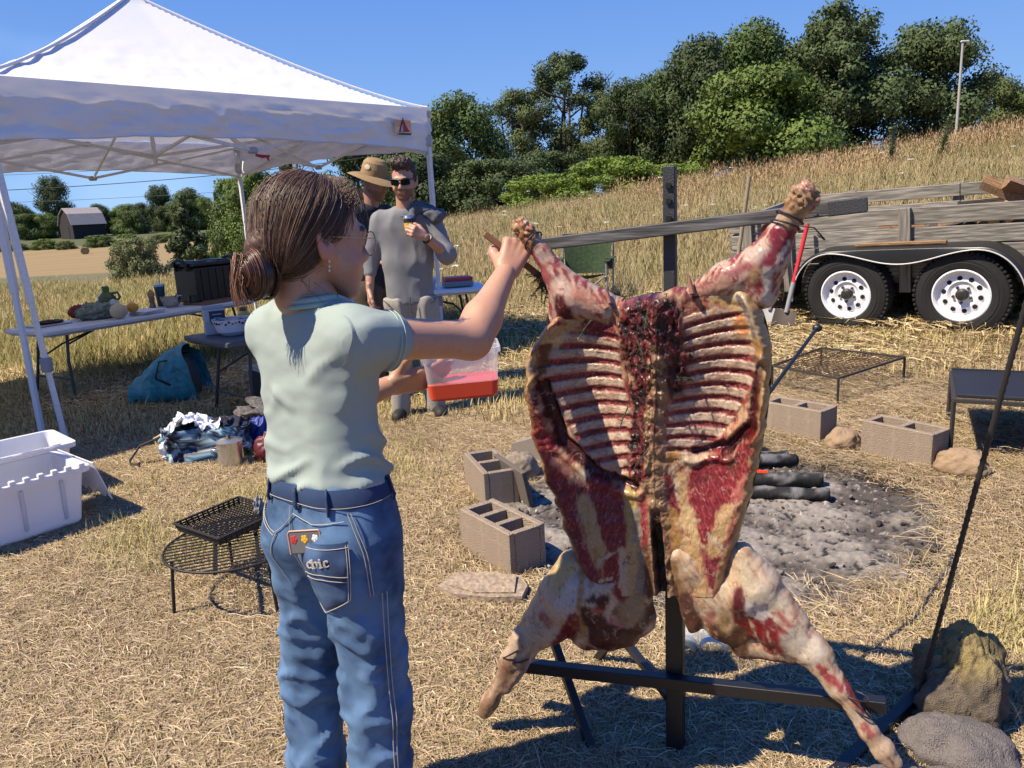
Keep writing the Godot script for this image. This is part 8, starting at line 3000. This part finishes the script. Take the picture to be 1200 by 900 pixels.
func cook_shirt(o: Node3D, fwd: Vector3, rt: Vector3, neck: Vector3, SR: Vector3, SL: Vector3, ER: Vector3, EL: Vector3):
	var sh := MB.new()
	var sf := Field.new(Vector3(-0.68, 0.88, -1.85), Vector3(-0.16, 1.40, -1.34), 0.0062, 0.014)
	for q in [[0.955, 0.050, 0.090, 0.0], [1.00, 0.050, 0.089, 0.0], [1.07, 0.053, 0.086, 0.0], [1.15, 0.062, 0.083, 0.0], [1.22, 0.074, 0.077, 0.0], [1.272, 0.090, 0.052, 0.0]]:
		var c := Vector3(neck.x, q[0], neck.z) - rt * 0.012 * ss(1.28, 1.1, q[0])
		sf.cap(c - rt * q[1], c + rt * q[1], q[2], q[2], -1, fwd, 0.90)
	sf.cap(neck - Vector3(0, 0.030, 0), SR + Vector3(0, -0.002, 0), 0.046, 0.050)
	sf.cap(neck - Vector3(0, 0.030, 0), SL + Vector3(0, -0.002, 0), 0.046, 0.050)
	sf.cap(SR, SR.lerp(ER, 0.22), 0.053, 0.056)
	sf.cap(SL, SL.lerp(EL, 0.5), 0.054, 0.056)
	sf.clip(Vector3(-rt.x * 0.05, -1, -rt.z * 0.05), Vector3(neck.x, 0.953, neck.z))
	sf.dent(neck + Vector3(0, 0.040, 0) + fwd * 0.008, Vector3(0.066, 0.058, 0.062))
	sh.col = Color(1, 1, 1)
	var n1 := noise(721, 4.5, 2)
	var n2 := noise(722, 11.0, 2)
	var n3 := noise(723, 2.0, 2)
	sf.mesh(sh, func(b: MB, i: int):
		var p := b.v[i]
		# drapes: diagonal folds from the raised shoulder down to the left hem, sharper near the waist
		var along := (p - SR).dot(rt) * 0.6 + (p.y - SR.y)
		var warp := n3.get_noise_3d(p.x * 2, p.y * 2, p.z * 2) * 0.10
		var low := ss(1.18, 0.98, p.y)
		var lat := (p - neck).dot(rt)
		var ph := (p.y * 0.9 - lat * 0.62) * 92.0 + warp * 55.0
		var amt := ss(-0.1, 0.35, n1.get_noise_3d(p.x * 0.6, p.y * 0.9, p.z * 0.6) + 0.12 * low)
		var d := pow(0.5 + 0.5 * sin(ph), 2.0) * amt * (0.0055 + 0.0085 * low)
		d += pow(0.5 + 0.5 * sin((p.y * 0.5 + lat * 0.8) * 70.0 - warp * 40.0), 3.0) * ss(0.0, 0.3, -n1.get_noise_3d(p.x * 0.6 + 3, p.y * 0.9, p.z * 0.6)) * 0.006
		d += n2.get_noise_3d(p.x, p.y * 1.8, p.z) * 0.0018
		# pull lines under the right armpit
		var ap := SR + Vector3(0, -0.07, 0) - fwd * 0.03
		var q := p - ap
		var r := q.length()
		# blousing just above the hem
		d += 0.007 * exp(-pow((p.y - 0.966) / 0.016, 2))
		b.v[i] = p + b.n[i] * d)
	# right sleeve, open at its end
	var ax := (ER - SR).normalized()
	var u := ax.cross(Vector3.UP).normalized()
	var v := u.cross(ax)
	var sl := func(i: int, j: int) -> Vector3:
		var an := TAU * i / 48.0
		var t := j / 26.0
		var c := SR + ax * (-0.045 + 0.122 * minf(t, 0.86) / 0.86 )
		var r := lerpf(0.048, 0.0605, t)
		if t > 0.86:
			r = 0.0575
			c -= ax * 0.022 * (t - 0.86) / 0.14
		var q := c + (u * cos(an) + v * sin(an) * (1.05 if sin(an) < 0 else 0.95)) * r
		q += (u * cos(an) + v * sin(an)) * (n1.get_noise_3d(q.x * 1.5, q.y * 1.5, q.z * 1.5) * 0.012 + sin(an * 5.0 + t * 4.0) * 0.0022 * (1.0 - t))
		return q - Vector3.UP * 0.004
	sh.grid(48, 26, sl, true)
	part(o, "tshirt", sh, M(0.335, 0.395, 0.36, 0.92, "weave", 22.0, 0.88, 0.05))
	var hem := MB.new()
	for e: Vector3 in [SR + ax * 0.069, SR + ax * 0.060]:
		var pts := []
		for k in 33:
			var an := TAU * k / 32.0
			pts.append(e - Vector3.UP * 0.004 + (u * cos(an) + v * sin(an)) * 0.0622)
		hem.tube(pts, 0.0014, 5, false)
	part(o, "sleeve_hem", hem, M(0.34, 0.44, 0.39, 0.92))
	var col := MB.new()
	for k2 in 2:
		var cp := []
		for k in 41:
			var an := TAU * k / 40.0
			cp.append(neck + Vector3(0, 0.004 - 0.010 * k2, 0) + rt * cos(an) * (0.069 + 0.006 * k2) + fwd * (sin(an) * (0.063 + 0.006 * k2) + 0.006) + Vector3.UP * (-0.020 * maxf(sin(an), 0.0) + 0.006 * absf(cos(an))))
		col.tube(cp, 0.0075 - 0.002 * k2, 8, false)
	part(o, "collar", col, M(0.35, 0.45, 0.395, 0.92, "weave", 22.0, 0.85))

func cook_jeans(o: Node3D, fwd: Vector3, rt: Vector3):
	var P := Vector3(-0.408, 0.84, -1.588)
	var HR := P + rt * 0.078 + Vector3(0, -0.03, 0)
	var HL := P - rt * 0.078 + Vector3(0, -0.03, 0)
	var KR := Vector3(-0.345, 0.43, -1.545)
	var KL := Vector3(-0.515, 0.43, -1.66)
	var AR := Vector3(-0.345, 0.05, -1.50)
	var AL := Vector3(-0.535, 0.05, -1.63)
	var jf := Field.new(Vector3(-0.72, -0.02, -1.86), Vector3(-0.16, 1.02, -1.34), 0.0085, 0.014)
	jf.cap(P - rt * 0.040 + Vector3(0, 0.13, 0), P + rt * 0.040 + Vector3(0, 0.13, 0), 0.098, 0.098, -1, fwd, 0.90)
	jf.cap(P - rt * 0.055 + Vector3(0, 0.04, 0), P + rt * 0.055 + Vector3(0, 0.04, 0), 0.105, 0.105, -1, fwd, 0.92)
	for q in [[HR, KR, AR], [HL, KL, AL]]:
		jf.cap(q[0], q[1], 0.093, 0.068)
		jf.cap(q[1], q[2], 0.067, 0.070)
		jf.cap(q[0] - fwd * 0.040 + Vector3(0, 0.005, 0), q[0] - fwd * 0.034 + Vector3(0, -0.045, 0), 0.078, 0.070)
	jf.clip(Vector3.UP, Vector3(0, 0.968, 0))
	jf.clip(Vector3.DOWN, Vector3(0, 0.03, 0))
	var n1 := noise(731, 5.5, 2)
	var n2 := noise(732, 26.0, 3)
	var n3 := noise(733, 7.0, 3)
	var mb := MB.new()
	mb.col = Color(1, 1, 1)
	jf.mesh(mb, func(b: MB, i: int):
		var p := b.v[i]
		var n := b.n[i]
		var under := exp(-pow((p.y - 0.715) / 0.05, 2)) * ss(0.1, 0.6, -n.dot(fwd))
		var leg := ss(0.74, 0.60, p.y)
		var ridge := 1.0 - absf(n1.get_noise_3d(p.x * 1.1 + p.y * 0.7, p.y * 1.25 - p.x * 0.5, p.z * 1.1)) * 3.6
		b.v[i] = p + n * (maxf(ridge, -0.4) * (0.0020 + 0.0065 * leg + 0.003 * under) + n2.get_noise_3d(p.x, p.y, p.z) * 0.0008)
		# worn pale on seat and thighs, darker where the cloth is tucked
		var wear := clampf(0.45 + n3.get_noise_3d(p.x, p.y * 0.7, p.z) * 1.1 + n2.get_noise_3d(p.x, p.y * 2.0, p.z) * 0.35 + 0.25 * ss(0.1, 0.5, -n.dot(fwd)) * ss(0.95, 0.85, p.y), 0, 1)
		b.c[i] = Color(0.034, 0.082, 0.185).lerp(Color(0.145, 0.27, 0.47), wear))
	part(o, "jeans", mb, M(1, 1, 1, 0.9, "weave", 20.0, 0.72, 0.12))
	# things sewn on: laid over the cloth by walking in from outside
	var dark := M(0.03, 0.065, 0.16, 0.9, "weave", 20.0, 0.7, 0.1)
	var thread := M(0.36, 0.34, 0.30, 0.8)
	var back := -fwd
	var on := func(a: float, y: float, off: float) -> Vector3:
		# a: angle round the hips from straight behind, to her right positive
		var d := (back * cos(a) + rt * sin(a))
		var start := Vector3(P.x, y, P.z) + d * 0.215
		return jf.hit(start, -d, 0.2) + d * off
	var line := func(m: MB, list: Array, r: float, off: float):
		var pts := []
		for k in list.size() - 1:
			for q in 8:
				var t := q / 8.0
				pts.append(on.call(lerpf(list[k][0], list[k + 1][0], t), lerpf(list[k][1], list[k + 1][1], t), off))
		pts.append(on.call(list[-1][0], list[-1][1], off))
		m.tube(pts, r, 5)
	# waistband
	var wb := MB.new()
	var wf := func(i: int, j: int) -> Vector3:
		var an := TAU * i / 72.0
		var y := 0.926 + 0.040 * j / 4.0
		return on.call(an, y, 0.006 if j > 0 and j < 4 else 0.002)
	wb.grid(72, 4, wf, true)
	part(o, "waistband", wb, dark)
	for a in [-0.75, 0.12, 0.85, 1.9]:
		var lp := MB.new()
		var pts := []
		for k in 7:
			pts.append(on.call(a, 0.916 + 0.055 * k / 6.0, 0.010 if k > 0 and k < 6 else 0.004))
		lp.tube(pts, 0.006, 6, true, 0.5)
		part(o, "belt_loop", lp, dark)
	# right back pocket
	var A := 0.56
	var pk := MB.new()
	var shape := func(u: float, t: float) -> Array:
		# u across -1..1, t down 0..1: five sided pocket
		var w := 0.50 - 0.04 * t
		var y := 0.862 - 0.165 * t
		if t > 0.72:
			var q := (t - 0.72) / 0.28
			y = 0.862 - 0.165 * 0.72 - 0.165 * 0.28 * q * (1.0 - absf(u) * 0.85) * 1.25
		return [A + u * w, y + 0.006 * u]
	var pf := func(i: int, j: int) -> Vector3:
		var u := i / 24.0 * 2.0 - 1.0
		var t := j / 28.0
		var s: Array = shape.call(u, t)
		var inner := ss(1.0, 0.9, absf(u)) * ss(1.0, 0.93, t)
		return on.call(s[0], s[1], 0.0030 + 0.0045 * inner)
	pk.grid(24, 28, pf)
	var pcol := noise(735, 18.0, 3)
	for i in pk.v.size():
		var p := pk.v[i]
		pk.c[i] = Color(0.03, 0.065, 0.16).lerp(Color(0.10, 0.19, 0.36), clampf(0.4 + pcol.get_noise_3d(p.x, p.y, p.z) * 1.3, 0, 1))
	part(o, "back_pocket", pk, M(1, 1, 1, 0.9, "weave", 20.0, 0.72, 0.12))
	var stc := MB.new()
	for e: float in [0.985, 0.93]:
		var l := []
		l.append(shape.call(-e, 0.03))
		l.append(shape.call(-e, 0.72))
		l.append(shape.call(-e, 0.99))
		l.append(shape.call(0.0, 0.99))
		l.append(shape.call(e, 0.99))
		l.append(shape.call(e, 0.72))
		l.append(shape.call(e, 0.03))
		line.call(stc, l, 0.0010, 0.0075)
	for dy: float in [0.0, 0.07]:
		line.call(stc, [shape.call(-0.92, 0.50 + dy), shape.call(-0.3, 0.40 + dy), shape.call(0.3, 0.38 + dy), shape.call(0.92, 0.43 + dy)], 0.0009, 0.0088)
	line.call(stc, [shape.call(-0.97, 0.06), shape.call(0.97, 0.06)], 0.0010, 0.0085)
	part(o, "pocket_stitching", stc, thread)
	# seams
	var sm := MB.new()
	line.call(sm, [[-1.15, 0.905], [-0.45, 0.855], [0.0, 0.905], [0.55, 0.895], [1.05, 0.905]], 0.0010, 0.0045)
	line.call(sm, [[-1.15, 0.899], [-0.45, 0.849]], 0.0010, 0.0045)
	line.call(sm, [[-0.10, 0.92], [-0.12, 0.84], [-0.06, 0.76]], 0.0010, 0.0045)
	line.call(sm, [[-0.42, 0.855], [-0.5, 0.80], [-0.42, 0.74]], 0.0010, 0.0045)
	line.call(sm, [[-1.3, 0.931], [-0.5, 0.931], [0.3, 0.931], [1.1, 0.931], [1.8, 0.931]], 0.0008, 0.0078)
	line.call(sm, [[1.15, 0.92], [1.25, 0.84], [1.30, 0.74]], 0.0012, 0.005)
	line.call(sm, [[1.11, 0.92], [1.21, 0.84], [1.26, 0.74]], 0.0010, 0.0045)
	part(o, "seam", sm, thread)
	# outside seam of the right leg
	var os := MB.new()
	for dx: float in [0.0, 0.012]:
		var pts := []
		for k in 40:
			var t := k / 39.0
			var y := lerpf(0.74, 0.10, t)
			var ax := HR.lerp(KR, clampf((0.81 - y) / 0.38, 0, 1)) if y > 0.43 else KR.lerp(AR, (0.43 - y) / 0.38)
			var d := (rt * 0.98 - back * (0.05 - dx * 10.0) + back * 0.25).normalized()
			pts.append(jf.hit(Vector3(ax.x, y, ax.z) + d * 0.2, -d, 0.22) + d * 0.0085)
		os.tube(pts, 0.0011, 5)
	part(o, "seam", os, thread)
	# embroidered word on the pocket
	var font := SystemFont.new()
	font.font_names = PackedStringArray(["Droid Serif"])
	font.font_italic = true
	font.font_weight = 700
	for k in 4:
		var tm := TextMesh.new()
		tm.text = ["c", "h", "i", "c"][k]
		tm.font = font
		tm.font_size = 64
		tm.pixel_size = 0.00040
		tm.depth = 0.002
		var c0: Array = shape.call(-0.08 + [0.0, 0.20, 0.37, 0.51][k], 0.245 - 0.012 * k)
		var tp: Vector3 = on.call(c0[0], c0[1], 0.0098)
		var td := (back * cos(c0[0]) + rt * sin(c0[0])).normalized()
		var tx := Vector3.UP.cross(td).normalized()
		var letter := part(o, "letter", tm, M(0.62, 0.54, 0.42, 0.8))
		letter.transform = Transform3D(Basis(tx, Vector3.UP, td) * Basis(Vector3.BACK, 0.16), tp)
	# phone sticking out of the pocket
	var ph := thing("phone", "phone in a grey flower sticker case in the woman's back pocket", "phone")
	var c1: Array = [A - 0.12, 0.885]
	var base: Vector3 = on.call(c1[0], 0.852, 0.005)
	var up_: Vector3 = on.call(c1[0], 0.881, 0.012)
	var yv := (up_ - base).normalized()
	var zv := (back * cos(c1[0]) + rt * sin(c1[0])).normalized()
	var xv := yv.cross(zv).normalized()
	zv = xv.cross(yv)
	ph.transform = Transform3D(Basis(xv, yv, zv) * Basis(Vector3.BACK, 0.10), base + yv * 0.008)
	var pm := MB.new()
	pm.box(Vector3(0, 0.0, 0), Vector3(0.074, 0.050, 0.009), 0.004)
	part(ph, "case", pm, M(0.14, 0.135, 0.135, 0.35))
	pm = MB.new()
	var rim := []
	for q in [Vector2(-0.036, -0.024), Vector2(-0.036, 0.020), Vector2(-0.032, 0.0245), Vector2(0.032, 0.0245), Vector2(0.036, 0.020), Vector2(0.036, -0.024)]:
		rim.append(Vector3(q.x, q.y, 0.0035))
	pm.tube(rim, 0.0022, 6)
	part(ph, "bumper", pm, M(0.42, 0.24, 0.18, 0.4))
	var cols := [Color(0.50, 0.03, 0.03), Color(0.70, 0.38, 0.03), Color(0.72, 0.70, 0.68)]
	for k in 3:
		pm = MB.new()
		pm.col = cols[k]
		var c := Vector3(-0.024 + 0.024 * k, 0.007, 0.0048)
		for q in 5:
			var an := TAU * q / 5.0 + k
			pm.ball(c + Vector3(cos(an) * 0.0045, sin(an) * 0.0055, 0), Vector3(0.0036, 0.0042, 0.0008), 5)
		pm.ball(c, Vector3(0.003, 0.003, 0.0012), 5)
		part(ph, "flower_sticker", pm, M(1, 1, 1, 0.5))
	# shoes, just under the picture
	for q in [[AR, "shoe"], [AL, "shoe"]]:
		var s := MB.new()
		s.ball(Vector3(q[0].x, 0.045, q[0].z) + fwd * 0.05, Vector3(0.045, 0.05, 0.13), 10, Basis(rt, Vector3.UP, -fwd))
		part(o, "shoe", s, M(0.10, 0.07, 0.05, 0.8))

func cook_hair(o: Node3D, hc: Vector3, hb: Basis, hs: float):
	var T := Transform3D(hb, hc)
	var rng := RandomNumberGenerator.new()
	rng.seed = 91
	var bun := Vector3(0.020, -0.072, 0.098) * hs
	# under layer that closes the scalp
	var mb := MB.new()
	var fd := Field.new(Vector3(-0.13, -0.15, -0.14) * hs, Vector3(0.13, 0.16, 0.22) * hs, 0.0042, 0.008)
	fd.ell(Vector3(0, 0.042, 0.022) * hs, Vector3(0.087, 0.089, 0.099) * hs)
	fd.ell(Vector3(0, 0.0, 0.050) * hs, Vector3(0.078, 0.085, 0.074) * hs)
	fd.cap(Vector3(0, -0.03, 0.09) * hs, bun, 0.05 * hs, 0.022 * hs)
	fd.dent(Vector3(0, -0.075, -0.088) * hs, Vector3(0.12, 0.120, 0.085) * hs)
	fd.dent(Vector3(0.095, -0.030, -0.002) * hs, Vector3(0.032, 0.040, 0.034) * hs)
	fd.dent(Vector3(-0.095, -0.030, -0.002) * hs, Vector3(0.032, 0.040, 0.034) * hs)
	fd.dent(Vector3(0, -0.15, 0.03) * hs, Vector3(0.10, 0.075, 0.085) * hs)
	mb.xf = T
	fd.mesh(mb)
	mb.xf = Transform3D.IDENTITY
	var n1 := noise(741, 40.0, 2)
	for i in mb.v.size():
		var p := T.affine_inverse() * mb.v[i]
		# combed back: ripples run from the brow to the bun
		var a := atan2(p.x, p.y - bun.y)
		var r := n1.get_noise_2d(a * 1.2, p.z * 0.12)
		mb.v[i] += mb.n[i] * r * 0.0022
		mb.c[i] = Color(0.060, 0.032, 0.020).lerp(Color(0.105, 0.057, 0.035), clampf(0.4 + r * 1.3, 0, 1))
	mb.smooth()
	part(o, "hair", mb, M(1, 1, 1, 0.5))
	# locks combed from the hairline over the skull to the bun
	var locks := MB.new()
	locks.xf = T
	for k in 2600:
		var th := rng.randf_range(-1.55, 1.55)            # across the head, 0 at the top
		var z0 := rng.randf_range(-0.068, 0.05)
		var s0 := Vector3(sin(th) * 0.087, 0.042 + cos(th) * 0.089, z0) * hs
		if absf(th) > 1.2 and z0 < 0.01:
			continue
		var tone := pow(rng.randf(), 1.7)
		locks.col = Color(0.060, 0.031, 0.020).lerp(Color(0.20, 0.112, 0.066), tone)
		if rng.randf() < 0.10:
			locks.col = Color(0.30, 0.185, 0.11)
		var lift := rng.randf_range(-0.001, 0.004) + (rng.randf_range(0.004, 0.012) if rng.randf() < 0.07 else 0.0)
		var pts := []
		var rad := []
		var wid := rng.randf_range(0.0003, 0.0007)
		var steps := 13
		var wave := rng.randf_range(-0.006, 0.006)
		var part_ := rng.randf_range(0.7, 1.0) if rng.randf() < 0.2 else 1.0
		for j in steps:
			var t := j / float(steps - 1) * part_
			var q := s0.lerp(bun + Vector3(s0.x * 0.12, 0.012, -0.02), t)
			# push out to the skull's ellipsoid
			var c := Vector3(0, 0.042, 0.022) * hs
			var e := (q - c) / (Vector3(0.090, 0.092, 0.102) * hs)
			var len_ := e.length()
			if len_ < 1.0:
				q = c + (q - c) / maxf(len_, 0.2)
			var back_ := ss(0.5, 0.9, t)
			var c2 := Vector3(0, 0.0, 0.050) * hs
			var e2 := (q - c2) / (Vector3(0.081, 0.088, 0.077) * hs)
			if e2.length() < 1.0:
				q = c2 + (q - c2) / maxf(e2.length(), 0.3)
			q += (q - c).normalized() * lift * sin(t * PI) + Vector3(wave * sin(t * 5.0), 0, 0)
			pts.append(q)
			rad.append(wid * (1.0 - 0.5 * absf(t - 0.4)))
		locks.tube(pts, rad, 4, false)
	# wisps over forehead and ear, nape fuzz
	for k in 34:
		var sgn := 1.0 if k % 3 != 0 else -1.0
		var a := Vector3(sgn * rng.randf_range(0.01, 0.075), rng.randf_range(0.08, 0.12), rng.randf_range(-0.072, -0.045)) * hs
		locks.col = Color(0.04, 0.022, 0.014).lerp(Color(0.16, 0.09, 0.055), rng.randf())
		var d := Vector3(sgn * rng.randf_range(0.0, 0.035), -rng.randf_range(0.03, 0.085), -rng.randf_range(0.0, 0.02)) * hs
		locks.tube([a, a + d * 0.4 + Vector3(0, 0.002, -0.007), a + d * 0.75 + Vector3(0, 0.0, -0.007), a + d], [0.0009, 0.0009, 0.0007, 0.0003], 4, false)
	for k in 12:
		var a := Vector3(rng.randf_range(0.0, 0.07), rng.randf_range(-0.10, -0.05), rng.randf_range(0.02, 0.07)) * hs
		locks.col = Color(0.06, 0.03, 0.02)
		var d := Vector3(rng.randf_range(-0.01, 0.03), rng.randf_range(-0.04, -0.01), rng.randf_range(-0.04, 0.02))
		locks.tube([a, a + d * 0.5 + Vector3(0.004, 0, 0), a + d], [0.0004, 0.0004, 0.0002], 4, false)
	part(o, "locks", locks, M(1, 1, 1, 0.5))
	# bun: coiled rope of hair, elastic, loose tail ends
	var bm := MB.new()
	bm.xf = T * Transform3D(Basis(Vector3.UP, 0.25), bun + Vector3(0, 0.0, 0.022))
	bm.col = Color(0.030, 0.014, 0.010)
	bm.ball(Vector3.ZERO, Vector3(0.042, 0.046, 0.036) * hs, 12)
	for k in 260:
		var r := rng.randf_range(0.010, 0.051)
		var ph := rng.randf() * TAU
		var span_ := rng.randf_range(1.8, 4.6)
		var z0 := rng.randf_range(-0.020, 0.020) * (1.2 - r * 12.0)
		bm.col = Color(0.030, 0.014, 0.010).lerp(Color(0.17, 0.075, 0.042), pow(rng.randf(), 1.8))
		var pts := []
		for j in 14:
			var an := ph + span_ * j / 13.0
			var dome := sqrt(maxf(0.0, 1.0 - pow(r / 0.055, 2))) * 0.038
			pts.append(Vector3(cos(an) * r * 0.92, sin(an) * r, dome * (1.0 if k % 4 != 0 else -0.7) + z0 * 0.3 + 0.003 * sin(an * 2.0)) * hs)
		bm.tube(pts, rng.randf_range(0.0007, 0.0016), 4, false)
	part(o, "bun", bm, M(1, 1, 1, 0.34))
	var tail := MB.new()
	tail.xf = T * Transform3D(Basis.IDENTITY, bun)
	for k in 110:
		tail.col = Color(0.08, 0.034, 0.018).lerp(Color(0.36, 0.18, 0.10), rng.randf())
		var a := Vector3(rng.randf_range(-0.02, 0.02), rng.randf_range(0.0, 0.035), 0.045 + rng.randf_range(-0.01, 0.01))
		var d := Vector3(rng.randf_range(-0.015, 0.015), -rng.randf_range(0.05, 0.085), rng.randf_range(0.0, 0.022))
		tail.tube([a, a + Vector3(0, 0.008, 0.016), a + d * 0.5 + Vector3(0, 0, 0.016), a + d], [0.0010, 0.0010, 0.0008, 0.0004], 4, false)
	part(o, "loose_ends", tail, M(1, 1, 1, 0.36))
	var el := MB.new()
	el.xf = T
	var ep := []
	for k in 21:
		var an := TAU * k / 20.0
		ep.append(bun + Vector3(cos(an) * 0.030, sin(an) * 0.034 + 0.004, -0.004))
	el.tube(ep, 0.0045, 6, false)
	part(o, "hair_tie", el, M(0.02, 0.015, 0.018, 0.7))

func cook_glasses(o: Node3D, hc: Vector3, hb: Basis, hs: float):
	var gold := M(0.55, 0.38, 0.20, 0.3, "", 1.0, 1.0, 0.0, 0.9)
	var T := Transform3D(hb, hc)
	var fr := MB.new()
	fr.xf = T
	for q: float in [-1.0, 1.0]:
		var pts := []
		for k in 25:
			var an := TAU * k / 24.0
			pts.append(Vector3(q * 0.036 + cos(an) * 0.027, -0.004 + sin(an) * 0.025, -0.112 + 0.010 * absf(cos(an)) * 0.3) * hs)
		fr.tube(pts, 0.0013, 6, false)
		fr.tube([Vector3(q * 0.064, 0.006, -0.109) * hs, Vector3(q * 0.081, 0.006, -0.07) * hs, Vector3(q * 0.085, 0.006, 0.0) * hs, Vector3(q * 0.083, -0.010, 0.022) * hs], 0.0012, 6)
	fr.tube([Vector3(-0.009, 0.004, -0.111) * hs, Vector3(0, 0.008, -0.114) * hs, Vector3(0.009, 0.004, -0.111) * hs], 0.0013, 6)
	part(o, "glasses_frame", fr, gold)
	var glass := StandardMaterial3D.new()
	glass.albedo_color = Color(0.95, 0.98, 1.0, 0.10)
	glass.transparency = BaseMaterial3D.TRANSPARENCY_ALPHA
	glass.roughness = 0.05
	glass.cull_mode = BaseMaterial3D.CULL_DISABLED
	for q: float in [-1.0, 1.0]:
		var lm := MB.new()
		lm.xf = T
		var poly := PackedVector2Array()
		for k in 24:
			var an := TAU * k / 24.0
			poly.append(Vector2(cos(an) * 0.027, sin(an) * 0.025) * hs)
		lm.plate(poly, 0.0015, Transform3D(Basis.IDENTITY, Vector3(q * 0.036, -0.004, -0.112) * hs))
		part(o, "glasses_lens", lm, glass)
	var er := MB.new()
	er.xf = T
	for y in [-0.042, -0.052, -0.060]:
		er.ball(Vector3(0.092, y, 0.006) * hs, Vector3(0.0022, 0.003, 0.0022), 6)
	part(o, "earring", er, M(0.62, 0.58, 0.52, 0.25))
